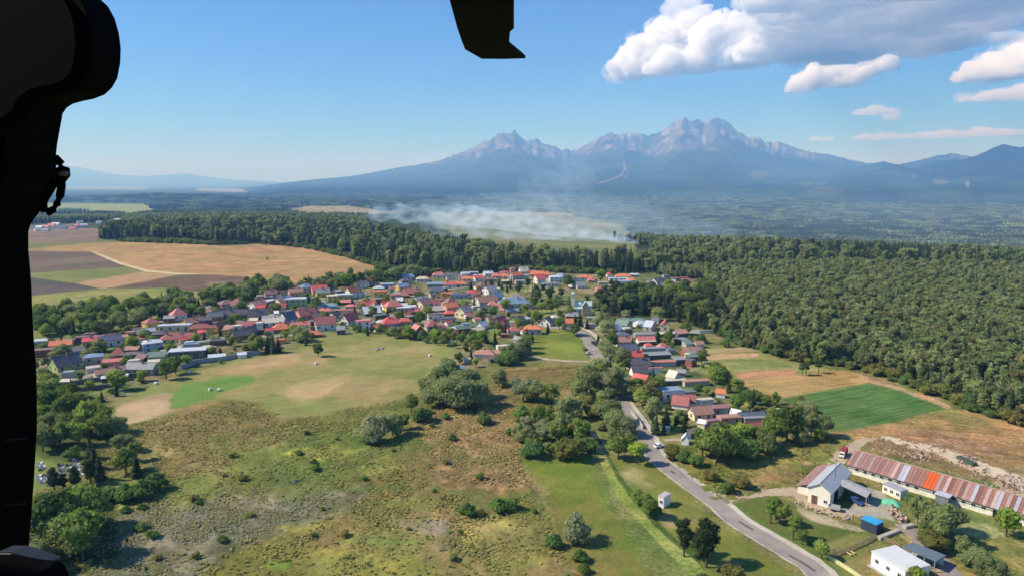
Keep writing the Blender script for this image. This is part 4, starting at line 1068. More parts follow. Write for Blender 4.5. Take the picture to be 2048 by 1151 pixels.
TABLE = """
84 685 28 22 11 3 20 f L t|123 690 36 26 12 7 10 g O g|97 704 46 18 13 2 25 f M r|184 683 30 22 12 5 15 g R e|220 681 38 22 13 7 25 g N w|130 724 44 36 11 17 45 g K g
188 716 30 26 15 4 30 h U e|237 705 26 22 6 11 20 h D n|267 708 38 22 7 3 12 h K n|303 690 34 30 18 4 38 h L b|186 738 22 14 5 3 20 g C w|226 724 32 18 5 4 8 g P p
219 745 50 22 12 7 30 g B c|230 758 44 12 5 2 26 s L k|285 736 54 30 13 9 -14 g G e|128 766 26 14 7 2 10 s C n|350 654 60 16 10 2 12 f L c|284 664 26 18 6 7 25 g G k
318 668 24 16 8 4 20 h K k|347 674 44 28 8 9 22 h D c|367 680 15 12 5 4 20 g R c|384 672 38 24 6 8 18 h D c|403 666 14 10 7 4 10 s R k|402 654 38 18 5 6 22 h D o
388 642 34 18 7 8 24 g B y|412 641 20 14 9 4 10 g K k|430 632 26 16 9 8 26 g G o|462 628 52 22 7 9 12 g K k|422 658 13 12 12 4 10 g D y|440 652 20 14 9 7 60 g D r
452 662 16 12 8 3 15 f B y|458 658 18 14 9 4 10 s B y|474 656 18 14 11 2 10 f C c|489 650 24 18 8 6 24 g P w|500 662 24 18 8 10 70 g M k|484 668 38 20 8 9 30 g K r
377 708 66 30 18 1 16 f L k|384 690 28 18 8 2 12 f U e|416 696 24 18 8 4 14 h C r|424 706 20 14 6 3 18 s D r|434 716 30 12 5 3 18 s L w|484 711 16 10 5 3 10 g W w
515 628 34 22 8 12 15 g K k|523 615 22 14 6 5 8 g R w|543 614 20 16 8 14 75 g D n|560 613 20 14 6 6 10 g R w|553 629 8 8 9 4 20 s W e|558 636 62 14 6 3 14 s G k
592 604 40 22 15 3 12 f L g|597 582 11 10 9 5 30 g C w|546 643 38 22 8 7 12 g C w|575 634 26 26 8 13 60 g N w|563 654 34 24 5 9 25 h O o|540 662 16 10 4 4 8 g R w
519 650 11 9 10 1 15 f W w|513 662 28 14 6 2 18 f K k|612 627 34 26 10 11 28 g D p|600 652 34 18 12 5 18 g P c|617 664 20 14 5 5 20 h R e|632 668 22 14 5 5 20 h O n
562 682 18 12 5 4 10 f O o|640 604 28 14 6 4 12 h G e|618 598 20 12 5 3 8 f G t|658 611 30 14 6 4 10 h U b|651 621 26 14 4 4 6 h P e|634 618 20 12 5 5 18 g N k
665 597 20 16 12 1 18 f C y|688 593 34 16 9 1 10 f L g|692 604 30 14 4 4 6 h P n|703 613 22 12 4 3 4 h P e|650 646 36 26 13 12 8 g D w|651 653 30 9 9 2 8 s R w
638 632 22 16 7 5 22 g K o|669 629 18 14 7 6 60 g K w|692 622 40 10 6 3 8 f P c|719 587 22 14 8 4 18 h C w|736 609 28 18 9 6 16 g R p|750 611 20 18 6 8 60 h M n
742 621 32 24 6 11 16 g W k|727 648 28 16 15 3 14 f P w|768 646 26 16 11 4 12 h L c|757 655 20 14 8 4 20 g R w|791 656 20 14 7 7 55 g N w|774 610 22 18 7 8 20 g R w
788 613 16 12 6 4 60 g D n|801 602 14 10 4 6 35 s W n|812 616 38 12 5 3 12 s L e|823 622 24 14 6 6 60 g P r|835 622 14 12 6 5 10 g P r|810 644 24 14 11 4 16 h R y
835 660 26 28 6 13 118 g P r|825 653 16 12 8 5 60 g G g|874 619 24 16 7 7 12 g C e|871 633 30 16 12 2 14 f M w|897 639 30 14 8 4 8 f N c|900 626 22 14 5 4 14 h R r
896 646 12 10 6 4 30 g R w|884 655 16 10 6 3 60 g P p|761 586 26 16 9 3 12 f O y|758 577 20 12 7 3 10 h L b|774 571 26 12 8 2 8 f L b|784 580 12 12 10 3 12 f P c
802 577 26 12 6 2 8 f G e|790 592 18 12 7 3 14 f P p|823 583 42 16 5 8 10 h D n|806 589 22 14 5 6 20 h B r|817 575 12 12 8 5 70 g P w|811 562 22 14 6 5 30 h N w
844 558 22 12 6 4 10 h C w|850 557 18 12 5 4 6 h P w|877 549 24 12 5 5 8 h P w|903 552 36 14 8 5 6 h K w|873 569 36 14 7 3 6 h U t|874 580 30 12 6 6 6 h N c
900 569 24 14 7 4 6 h R w|922 567 22 14 6 5 4 h O c|938 557 28 14 5 4 6 h O c|957 557 18 12 7 4 8 g R w|930 548 16 10 5 3 10 g L w|944 546 26 10 5 3 6 f L e
888 590 10 10 9 2 10 f O o|902 587 20 10 5 3 8 g O o|866 590 14 10 6 3 16 g K c|919 590 34 14 8 4 4 h N b|943 585 20 12 6 5 8 h R w|955 597 18 16 7 7 60 g R w
974 600 40 18 6 9 12 g B w|986 609 22 16 7 7 10 h P w|970 618 28 16 9 4 20 g N t|952 615 16 10 7 3 20 f C w|932 612 26 10 4 3 4 f B w|1028 605 58 24 10 10 16 h U c
1010 611 16 16 12 5 55 g L p|1024 621 24 10 5 4 10 g U e|976 547 18 10 5 4 12 g W w|998 551 28 12 5 5 6 h P c|983 559 22 12 6 3 6 h M e|1013 552 16 10 5 4 8 h O w
1025 541 9 8 10 2 12 f P p|1031 551 18 12 6 6 12 g R w|1009 545 20 10 4 3 8 h D w|1047 541 16 14 6 8 20 g C w|1048 554 16 12 9 3 14 g G e|1080 547 40 12 4 6 -4 h O r
1064 545 14 10 5 4 6 g D n|1040 564 20 8 6 1 10 f C w|1111 557 24 14 10 3 8 h L w|1101 568 30 10 6 2 8 h G w|1120 553 10 10 7 5 20 g L w|1150 565 20 16 8 8 40 g G w
1160 570 16 14 6 7 14 g G w|1170 555 34 14 6 4 2 h O w|1182 560 14 10 5 4 6 h P p|1218 549 9 9 5 4 8 h R w|1246 552 30 12 5 4 -4 h O w|1269 550 18 8 5 2 0 h L e
1237 558 38 12 5 2 0 f L w|1243 566 36 10 9 1 0 f L w|1262 560 18 12 6 4 0 h O w|1210 566 26 8 5 2 0 f C e|1220 572 20 6 5 2 4 f C c|1198 577 13 9 5 4 14 h P p
1263 577 9 9 6 5 60 g P p|1278 571 9 12 7 3 4 f C w|1292 573 18 12 7 6 20 g N w|1314 571 24 14 5 7 -6 g N w|1300 581 9 7 4 1 10 f W w|1287 579 8 7 5 3 10 g W w
1333 567 14 10 6 3 4 h T e|1343 566 14 8 4 4 6 h R w|1378 569 18 12 4 8 -8 g R w|1392 575 14 8 4 4 -20 g P w|1134 645 22 16 9 7 2 g O b|1094 642 20 22 7 9 62 g K w
1109 634 14 12 6 4 20 h C w|1066 659 34 18 12 5 -4 h O e|1052 640 16 8 4 3 50 s L g|1034 640 30 22 7 8 50 g K g|1007 648 16 22 7 11 62 g R r|1000 640 24 14 5 8 50 g D n
980 636 18 14 6 5 30 g M e|964 650 22 18 7 7 58 g L w|955 660 24 12 5 4 20 g C e|940 630 26 14 6 5 30 g P w|1018 640 20 12 7 4 10 f B c|1012 655 18 14 7 6 60 g K r
1027 659 22 14 6 6 24 h P w|1010 671 16 8 5 2 4 f B r|1048 663 12 8 4 3 30 h P w|932 650 18 10 5 2 10 f U e|970 706 40 22 8 6 -8 h B w|993 706 26 16 6 5 -8 h B n
991 718 28 14 4 4 10 g M k|1006 694 24 14 7 2 16 f C w|915 738 28 18 5 4 14 h U k|907 688 10 7 4 1 10 f W k|934 722 12 8 4 2 14 g C e|1042 680 30 12 6 5 -40 g G e
1146 630 28 14 5 6 0 h G n|1180 650 22 12 6 3 4 f G e|1200 653 18 14 7 5 60 g D e|1192 637 34 8 4 2 0 h G e|1264 640 62 20 6 4 -4 h T e|1246 647 26 18 7 8 -40 g T e
1300 650 16 34 8 9 -30 g L e|1280 646 22 16 7 5 20 h L w|1232 659 22 18 11 8 60 g W y|1245 669 26 18 8 5 10 h N k|1247 682 34 20 10 8 4 g B c|1290 668 44 12 6 4 0 h G e
1312 640 14 12 6 6 -30 g N e|1330 651 16 16 11 9 80 g R c|1334 670 42 8 4 2 0 s C n|1291 679 34 14 6 6 0 g P w|1295 687 34 7 4 1 0 f C n|1256 698 34 16 11 9 4 g N y
1265 713 36 18 13 9 2 g R p|1306 699 48 14 8 2 0 f G e|1297 692 16 12 5 4 10 h R w|1325 693 20 14 5 7 20 h P e|1341 700 16 14 8 5 0 h N t|1312 711 56 14 7 3 2 s G k
1276 726 44 20 8 12 2 g K e|1322 727 58 12 9 1 -2 f P e|1278 741 32 20 6 12 6 g K w|1311 741 28 6 4 1 0 f P w|1282 758 28 22 7 9 -36 g R c|1298 772 24 22 7 8 48 g K w
1347 752 20 22 6 11 -50 g C w|1362 746 18 14 6 5 -20 g G k|1391 765 52 16 9 1 2 f B e|1345 765 54 10 6 2 0 f C k|1341 788 42 28 20 2 2 f U w|1378 785 26 12 7 3 2 h T t
1268 775 24 16 5 6 4 g N k|1362 804 30 26 8 13 -24 g D w|1380 801 20 18 9 13 -14 g D w|1406 804 40 12 7 2 6 f C w|1401 824 40 26 13 12 6 g B c|1441 820 46 22 14 1 2 f M t
1441 788 17 14 4 7 -20 g O w|1424 846 28 14 8 2 6 f M p|1458 838 44 20 12 2 2 f B p|1472 829 18 16 8 8 -40 g W w|1502 833 50 18 9 7 -2 g N k|1508 841 44 12 7 1 -2 f G e
1508 856 42 18 7 9 4 g D c|1540 850 26 18 6 5 -6 h O n|1371 880 16 14 7 8 70 g W w|1391 871 28 16 3 3 4 s K k|1403 851 14 10 5 5 -30 s W c|1331 862 16 6 3 1 0 f W e
"""
for ent in TABLE.replace('\n', '|').split('|'):
    e = ent.split()
    if len(e) == 10:
        v = list(map(float, e[:7]))
        small = v[2] * v[3] < 240 and v[4] < 7
        house(*v, *e[7:], name='shed' if small or e[7] == 's' else 'house')
FAR = "66 454 14 4 w N|80 455 12 4 w L|92 454 14 4 w P|104 452 12 5 w R|112 450 14 5 w L|124 455 14 4 w N|136 453 16 4 c T|150 452 14 4 w P|165 451 16 4 w C|182 428 9 3 w W|192 431 10 3 w W|212 440 14 4 w L|226 436 10 3 w L|238 441 15 4 w W|250 438 9 3 w U|200 446 12 4 w G|232 449 12 4 w G|92 460 12 3 w G|75 459 10 3 w C|146 457 12 3 w R|160 444 10 3 w G|205 427 8 3 w W"
for ent in FAR.split('|'):
    e = ent.split(); a, b, w, h = map(float, e[:4])
    house(a, b, w, w * .7, h, h * .8, hr_.uniform(-20, 40), 'g', e[5], e[4], wins=False, chim=False)
    HOUSES[-1]['far'] = True

# small sheds and outhouses filling the yards
sp_ = random.Random(23)
for _ in range(4000):
    if sum(1 for h in HOUSES if h.get('yard')) >= 135: break
    a, b = sp_.uniform(90, 1400), sp_.uniform(552, 850)
    if not inpoly(np.array([a]), np.array([b]), vill)[0] or (1050 < a < 1190 and b > 600) or (440 < a < 1000 and b > 672) or (1000 < a < 1240 and b > 690) or (a > 1225 and b > 735) or (520 < a < 1000 and b > 664) or (1035 < a < 1245 and b > 566) or (1180 < a < 1420 and 570 < b < 645) or (a < 330 and b > 752) or (330 <= a < 470 and b > 716): continue
    q = at(a, b)
    if any((h['x'] - q.x) ** 2 + (h['y'] - q.y) ** 2 < (h['r'] * .75 + 4.5) ** 2 for h in HOUSES): continue
    k = m_per_px(a, b)
    if b < 655 and sp_.random() < .5 and sum(1 for h in HOUSES if h.get('extra')) < 52:
        if any((h['x'] - q.x) ** 2 + (h['y'] - q.y) ** 2 < (h['r'] * .75 + 7) ** 2 for h in HOUSES): continue
        house(a, b, sp_.uniform(8, 12) / k, sp_.uniform(6.5, 9) / k, sp_.uniform(3, 5.4) / k, sp_.uniform(2.2, 4) / k, sp_.uniform(5, 50), sp_.choice('gghgh'), sp_.choice('GKBDPMROUR'), sp_.choice('wwcwpyew'))
        HOUSES[-1]['extra'] = True; continue
    house(a, b, sp_.uniform(4.5, 8.5) / k, sp_.uniform(3.2, 5) / k, sp_.uniform(2.2, 3) / k, sp_.uniform(.5, 2) / k, sp_.uniform(0, 45), sp_.choice('gsf'), sp_.choice('GKBDMCLGMBT'), sp_.choice('nekcner'), name='shed', wins=False, chim=False)
    HOUSES[-1]['yard'] = True

# labels that single out each house: look, then where it stands
def zone(h):
    x, y = h['px'], h['py']
    if h.get('far'): return 'in the distant hamlet beyond the plowed field' if y > 447 else 'among trees of the distant hamlet'
    if x < 345 and y > 700: return 'at the left end of the village by the meadow'
    if x < 345: return 'behind the left end of the village under the trees'
    if x < 520 and y > 680: return 'by the long wall at the meadow'
    if x < 520: return 'in the left part of the village'
    if x < 680 and y > 640: return 'in the front row above the mown meadow'
    if x < 680: return 'in the left centre of the village'
    if x < 860 and y > 635: return 'in the row behind the meadow hedge'
    if x < 860 and y > 596: return 'in the middle of the village'
    if x < 860: return 'at the back edge near the stubble field'
    if x < 1075 and y < 575: return 'in the back row below the dark wood'
    if x < 1075 and y < 625: return 'near the long metal-roofed school'
    if x < 1075 and y < 668: return 'among gardens left of the grass island'
    if x < 1075: return 'below the gardens left of the grass island'
    if x < 1190 and y < 600: return 'behind the church'
    if y < 600: return 'among pines right of the church'
    if x < 1220: return 'beside the bend of the road'
    if y < 675: return 'at the top of the street below the pines'
    if y < 720: return 'in the upper street beside the strip fields'
    if y < 800: return 'halfway down the street on the right'
    return 'at the lower end of the street'
ORD = ['leftmost', 'second from left', 'third from left', 'fourth from left', 'fifth from left', 'sixth from left', 'seventh from left', 'eighth from left', 'ninth from left']
fam = {}
for h in HOUSES:
    form = {'g': 'gabled', 'h': 'hipped', 'f': 'flat', 's': 'sloping'}[h['kind']]
    big = 'small ' if h['W'] < 6.5 else ('long ' if h['W'] > 13.5 else '')
    base = '%s%s with %s %s roof and %s walls' % (big, h['name'], RC[h['rc']][0], form, WC[h['wc']][0])
    if h['rc'] == 'W' and h['wc'] == 'w': base = '%s%s all white with %s roof' % (big, h['name'], form)
    h['b'] = base; h['zn'] = zone(h)
    fam.setdefault((base, h['zn']), []).append(h)
zones_of = {}
for h in HOUSES: zones_of.setdefault(h['b'], set()).add(h['zn'])
for (b_, zn), hs in fam.items():
    hs.sort(key=lambda q: q['px'])
    for i, h in enumerate(hs):
        lab = b_ + ' ' + zn
        if len(hs) > 1: lab = ORD[min(i, 8)] + ' ' + lab
        wd = lab.split()
        if len(wd) > 16:
            lab = lab.replace(' and %s walls' % WC[h['wc']][0], ', %s walls,' % WC[h['wc']][0]) ; wd = lab.split()
        if len(wd) > 16: lab = lab.replace('with ', '').replace(' of the village', ''); wd = lab.split()
        if len(wd) > 16: lab = ' '.join(q for q in wd if q not in ('the', 'and')); wd = lab.split()
        lab = ' '.join(wd[:16])
        put(h['o'], label=lab, category=h['name'], group=('houses of the village' if not h.get('far') else 'houses of the distant hamlet') if h['name'] == 'house' else 'sheds in the village')
print('longest label', max(len(h['o']['label'].split()) for h in HOUSES), 'houses', len(HOUSES), 'unique', len(set(h['o']['label'] for h in HOUSES)))

# ------------------------------------------------------------------ roads and paths
def smooth_line(P, n=6):
    P = [np.array(p, float) for p in P]; P = [2 * P[0] - P[1]] + P + [2 * P[-1] - P[-2]]; out = []
    for i in range(1, len(P) - 2):
        for k in range(n):
            t = k / n; a, b, c, d = P[i - 1], P[i], P[i + 1], P[i + 2]
            out.append(.5 * (2 * b + (c - a) * t + (2 * a - 5 * b + 4 * c - d) * t * t + (3 * b - a - 3 * c + d) * t ** 3))
    out.append(P[-2]); return np.array(out)

def ribbon(name, pix, w0, w1, mat, lift=.08, n=8, ragged=0.0, kind='structure', label=None):
    """strip from w0 to w1 metres right of the centre line given in photo pixels"""
    W_ = smooth_line([at(*p)[:2] for p in pix], n)
    d = np.gradient(W_, axis=0); d /= np.linalg.norm(d, axis=1)[:, None]; nr = np.stack([d[:, 1], -d[:, 0]], -1)
    K = 5; Vs = []
    for i in range(len(W_)):
        rg0 = (vn(np.array([i * .9]), np.array([w0]), 5)[0] - .5) * ragged; rg1 = (vn(np.array([i * .9]), np.array([w1 + 9]), 6)[0] - .5) * ragged
        for k in range(K):
            o_ = (w0 + rg0) + (w1 + rg1 - w0 - rg0) * k / (K - 1); x, y = W_[i] + nr[i] * o_
            Vs.append((x, y, float(gz(x, y)) + lift))
        for o_ in (w0 + rg0, w1 + rg1):
            x, y = W_[i] + nr[i] * o_; Vs.append((x, y, float(gz(x, y)) - .4))
    Fs = []; S_ = K + 2
    for i in range(len(W_) - 1):
        a, b = i * S_, (i + 1) * S_
        for k in range(K - 1): Fs.append((a + k, a + k + 1, b + k + 1, b + k))
        Fs.append((a + K, a, b, b + K)); Fs.append((a + K - 1, a + K + 1, b + K + 1, b + K - 1))
    me = mesh_np(name, Vs, Fs, [mat], smooth=False)
    return obj(name, me, kind=kind, label=label)

def road_mat(name, col, var, patch=None):
    m, nt, b = nmat(name)
    geo = nt.nodes.new('ShaderNodeNewGeometry')
    n1 = noise_node(nt, 2.5, 5, .7, geo.outputs['Position']); n2 = noise_node(nt, .12, 4, .6, geo.outputs['Position'])
    c = mix(nt, 'MULTIPLY', 1, tuple(col), ramp(nt, n1.outputs[0], [(.3, (1 - var,) * 3), (.7, (1 + var,) * 3)]).outputs[0])
    c = mix(nt, 'MULTIPLY', 1, c, ramp(nt, n2.outputs[0], [(.35, (.8, .8, .82)), (.65, (1.15, 1.14, 1.1))]).outputs[0])
    nt.links.new(c, b.inputs['Base Color']); b.inputs['Roughness'].default_value = .95; b.inputs['Specular IOR Level'].default_value = .1
    return m
ASPH = road_mat('worn_asphalt', S(150, 142, 134), .14); SHOUL = road_mat('gravel_shoulder', S(184, 176, 162), .2); DIRT = road_mat('dirt_track_surface', S(176, 158, 132), .22)
DASPH = road_mat('patched_asphalt', S(104, 98, 98), .15)
main = [(1668, 1190), (1628, 1137), (1586, 1109), (1531, 1076), (1476, 1043), (1432, 1005), (1396, 980), (1360, 954), (1330, 930), (1308, 908), (1294, 880), (1284, 862), (1272, 842), (1256, 820), (1242, 800)]
ribbon('road', main, -2.9, 2.6, ASPH)
ribbon('road_shoulder', main, 2.61, 4.4, SHOUL, .06, ragged=.5)
ribbon('road_shoulder', main[:12], -3.3, -2.91, SHOUL, .05, ragged=.4)
for pp in (((1478, 1042), (1496, 1053), (1506, 1060)), ((1578, 1110), (1604, 1124), (1630, 1142)), ((1342, 941), (1346, 944), (1350, 947))):
    ribbon('asphalt_patch', pp, -.5, .5, DASPH, .11, 4, .5)
ribbon('road', [(1242, 800), (1236, 788), (1228, 768), (1214, 745), (1200, 722), (1190, 705), (1182, 688), (1172, 674), (1156, 662), (1130, 656), (1104, 654), (1082, 650), (1064, 650)], -3.6, 3.4, ASPH, .09)
ribbon('pavement', [(1206, 722), (1197, 704), (1188, 687), (1180, 674), (1164, 661), (1140, 654)], 2.6, 5.4, SHOUL, .12, ragged=.6)
ribbon('driveway', [(1437, 1001), (1462, 992), (1500, 986), (1542, 983), (1590, 981), (1630, 968), (1656, 946), (1676, 920), (1700, 896), (1728, 882), (1764, 879), (1800, 888), (1850, 896)], -2.2, 2.4, DIRT, .06, ragged=1.6)
ribbon('dirt_track', [(1764, 879), (1810, 884), (1860, 896), (1910, 912), (1960, 930), (2010, 950), (2060, 974), (2130, 1004)], -3.2, 3.6, simple('pale_dirt', S(204, 186, 156), .95, .25, .4), .07, ragged=3.0)
ribbon('driveway', [(1590, 983), (1612, 1002), (1650, 1020), (1690, 1028)], -1.5, 1.5, DIRT, .07, ragged=1.0)
ribbon('path', [(1040, 706), (1060, 712), (1090, 717), (1120, 720), (1150, 722), (1178, 722)], -1.6, 1.6, DIRT, .07, ragged=.8)
ribbon('driveway', [(1800, 1046), (1828, 1064), (1852, 1088), (1884, 1122), (1916, 1160), (1940, 1190)], -2.0, 2.0, road_mat('old_tarmac', S(146, 136, 130), .2), .06, ragged=.8)
ribbon('driveway', [(1328, 880), (1350, 878), (1366, 880)], -1.2, 1.2, DIRT, .06, ragged=.6)
ribbon('village_road', [(100, 770), (200, 744), (270, 720), (330, 700), (400, 682), (470, 672), (540, 672), (600, 668)], -2.4, 2.4, ASPH, .07)
ribbon('village_road', [(300, 660), (400, 646), (500, 640), (600, 616), (700, 616), (800, 634), (900, 650)], -2.2, 2.2, ASPH, .07)
ribbon('village_road', [(740, 600), (820, 592), (900, 578), (960, 572), (1060, 572), (1120, 578)], -2.2, 2.2, ASPH, .07)
WATER = simple('ditch_water', (0.03, 0.045, 0.04), .15, .1, .5, spec=.5)
ribbon('water', [(1184, 860), (1192, 874), (1202, 890), (1213, 908)], -1.1, 1.1, WATER, .05, 6)
ribbon('water', [(578, 966), (590, 962), (600, 960)], -.8, .9, WATER, .16, 4, 1.2)

# ------------------------------------------------------------------ walls and fences
def fence_px(pix, h, t, mat, name, label, cat, group=None, posts=0):
    W_ = [at(*p) for p in pix]
    root = empty(name, W_[0], 0, label=label, category=cat, group=group)
    for a, b in zip(W_[:-1], W_[1:]):
        L = (b - a).length; ang_ = math.atan2(b.y - a.y, b.x - a.x)
        n = max(1, int(L / 2.5)) if posts else max(1, int(L / 12))
        for i in range(n):
            s, e = L * i / n, L * (i + 1) / n
            mb_ = MB(); dz = (b.z - a.z) * (i / n)
            if posts:
                mb_.box(s - .06, s + .06, -.06, .06, -.3 + dz, h + .1 + dz)
                for zz in np.linspace(.25, h - .1, 4): mb_.box(s + .06, e - .06, -.03, .03, zz - .07 + dz, zz + .07 + dz)
            else:
                mb_.box(s, e - .02, -t / 2, t / 2, -.5 + dz, h + dz); mb_.box(s, e - .02, -t / 2 - .05, t / 2 + .05, h + dz, h + .08 + dz)
            o = obj('section', mb_.mesh('section', mat), root); o.location = a - W_[0]; o.rotation_euler = (0, 0, ang_)
    return root
WHITEW = simple('whitewashed_wall', S(214, 216, 220), .9, .15); GREYW = simple('grey_board', S(120, 118, 116), .9, .25); WOODF = simple('weathered_wood', S(150, 130, 104), .95, .3)
fence_px([(362, 738), (392, 727), (440, 722), (480, 713), (520, 708)], 2.3, .4, simple('long_wall', S(150, 154, 162), .9, .2), 'garden_wall', 'long pale wall running along the far edge of the meadow', 'wall')
fence_px([(135, 772), (180, 764), (240, 758), (310, 748), (352, 742)], 2.0, .3, GREYW, 'garden_wall', 'long grey wall below the brown roofed house at the meadow', 'wall')
fence_px([(160, 782), (200, 776), (250, 769)], 1.6, .3, GREYW, 'garden_wall', 'short grey wall in front of the leftmost yard', 'wall')
fence_px([(1030, 616), (1060, 618), (1110, 612)], 1.2, .3, simple('yard_wall', S(180, 150, 140), .9, .2), 'garden_wall', 'low reddish wall edging the car park by the school', 'wall')
fence_px([(1370, 664), (1400, 666), (1425, 665)], 1.8, .3, WHITEW, 'garden_wall', 'white wall in the shade of the forest edge', 'wall')
fence_px([(1650, 1113), (1680, 1130), (1712, 1151), (1740, 1170)], .9, .12, simple('yellow_rail', S(206, 204, 150), .8, .2), 'low_fence', 'long low pale yellow fence beside the road shoulder', 'fence', None, 0)
fence_px([(1670, 1112), (1700, 1101), (1738, 1084), (1752, 1074)], 1.3, .1, WOODF, 'wooden_fence', 'rustic wooden fence from the bush to the blue-roofed hut', 'fence', None, 1)
fence_px([(1768, 1080), (1785, 1088), (1800, 1096)], 1.2, .1, WOODF, 'wooden_fence', 'short pale fence left of the dark open shelter', 'fence', None, 1)
fence_px([(1040, 650), (1044, 664), (1052, 680)], 1.5, .1, GREYW, 'wooden_fence', 'dark fence between gardens and the grass island', 'fence', None, 1)
fence_px([(1262, 826), (1276, 842), (1286, 858)], 1.4, .2, CONC, 'garden_wall', 'pale roadside wall at the lower end of the street', 'wall')

# ------------------------------------------------------------------ church
def church():
    p = at(1160, 628); k = m_per_px(1160, 628); x, y, z = p
    t = empty('church', (x, y, z), math.radians(-4), label='small cream church with square tower and pale green roof among pines', category='church')
    CW = simple('church_plaster', S(232, 224, 196), .9, .15); GR = simple('copper_roof', S(196, 218, 204), .6, .15); ST = simple('church_stone', S(176, 156, 124), .95, .3, 1)
    # nave
    mb_ = MB(); L, D, H, R_ = 34 * k, 16 * k, 15 * k, 12 * k
    for s in (-1, 1):
        pts = [(-L * .35, s * D / 2, -1), (L * .65, s * D / 2, -1), (L * .65, s * D / 2, H), (-L * .35, s * D / 2, H)]
        mb_.face(pts if s < 0 else pts[::-1])
    mb_.face([(L * .65, -D / 2, -1), (L * .65, D / 2, -1), (L * .65, D / 2, H), (L * .65, 0, H + R_), (L * .65, -D / 2, H)])
    mb_.face([(-L * .35, D / 2, -1), (-L * .35, -D / 2, -1), (-L * .35, -D / 2, H), (-L * .35, 0, H + R_), (-L * .35, D / 2, H)])
    w = obj('wall', mb_.mesh('wall', CW), t)
    r = roof_mesh('g', L, D, H, R_, .5, GR); o = obj('roof', r, t, (L * .15, 0, 0.02))
    # front porch with pointed gable
    mb_ = MB(); fw, fd, fh, fr_ = 12 * k, 8 * k, 20 * k, 9 * k
    mb_.face([(-fw / 2, -fd, -1), (fw / 2, -fd, -1), (fw / 2, -fd, fh), (0, -fd, fh + fr_), (-fw / 2, -fd, fh)])
    mb_.face([(-fw / 2, 0, -1), (-fw / 2, -fd, -1), (-fw / 2, -fd, fh), (-fw / 2, 0, fh)]); mb_.face([(fw / 2, -fd, -1), (fw / 2, 0, -1), (fw / 2, 0, fh), (fw / 2, -fd, fh)])
    po = obj('porch', mb_.mesh('porch', ST), t, (L * .30, -D / 2, 0))
    pr = roof_mesh('g', fd, fw, fh, fr_, .25, GR); o = obj('porch_roof', pr, t, (L * .30, -D / 2 - fd / 2, 0.02), math.pi / 2)
    for dx in (-.25, .25): obj('window', WINS, t, (L * .30 + dx * fw, -D / 2 - fd, fh * .75))
    obj('door', DOOR, t, (L * .30, -D / 2 - fd, 0))
    for i in range(4):
        if abs(-L * .3 + i * L * .26 - L * .3) > fw * .7: obj('window', WIN, t, (-L * .28 + i * L * .26, -D / 2, H * .55))
    # tower with open belfry
    tw = 7 * k; th = 42 * k
    mb_ = MB(); mb_.box(-tw / 2, tw / 2, -tw / 2, tw / 2, -1, th * .72)
    for sx in (-1, 1):
        for sy in (-1, 1): mb_.box(sx * tw / 2 - (tw * .22 if sx > 0 else 0), sx * tw / 2 + (tw * .22 if sx < 0 else 0), sy * tw / 2 - (tw * .22 if sy > 0 else 0), sy * tw / 2 + (tw * .22 if sy < 0 else 0), th * .72 + .01, th)
    mb_.box(-tw * .3, tw * .3, -tw * .3, tw * .3, th * .72 + .01, th * .74)
    o = obj('tower', mb_.mesh('tower', CW), t, (-L * .42, -D * .3, 0))
    mb_ = MB(); mb_.box(-tw * .55, tw * .55, -tw * .55, tw * .55, th, th + .4)
    q = tw * .55; A_ = [(-q, -q, th + .4), (q, -q, th + .4), (q, q, th + .4), (-q, q, th + .4)]
    for i in range(4): mb_.face([A_[i], A_[(i + 1) % 4], (0, 0, th + tw * .7)])
    mb_.box(-.07, .07, -.07, .07, th + tw * .6, th + tw * .7 + 1.6); mb_.box(-.45, .45, -.07, .07, th + tw * .7 + .9, th + tw * .7 + 1.05)
    obj('spire', mb_.mesh('spire', GR), o)
    HOUSES.append(dict(x=x, y=y, r=17 * k, px=1170, py=615, H=10))
church()

# ------------------------------------------------------------------ farm on the right
def corner_frame(p0, p1):
    """origin and angle of a building whose front foot line runs between two photo pixels"""
    a, b = at(*p0), at(*p1); return a, (b - a).length, math.atan2(b.y - a.y, b.x - a.x)
LW = simple('limewash', S(226, 224, 206), .95, .2, .5, .3); RUST = simple('rusty_sheet', S(160, 124, 116), .8, .45, 1.2, .3, each=.22); RUST2 = simple('faded_rusty_sheet', S(168, 128, 118), .8, .4, .9, .3, each=.22)
RUST3 = simple('brick_red_sheet', S(156, 112, 100), .8, .45, 1.0, .3, each=.22); PALE = simple('bleached_sheet', S(190, 164, 156), .8, .4, .9, .3, each=.22); ZINC = simple('zinc_sheet', S(176, 176, 184), .55, .2, .7, .2, each=.22); ORNG = simple('orange_sheet', S(208, 98, 46), .7, .15, 1)
GREYR = simple('grey_sheet_roof', S(172, 176, 180), .6, .1, .4, .2); DARKW = simple('opening_shade', (0.01, 0.01, 0.012), .9, .1); BLUEB = simple('blue_sheet', S(60, 160, 206), .5, .1); NAVY = simple('navy_board', S(52, 62, 80), .7, .15)

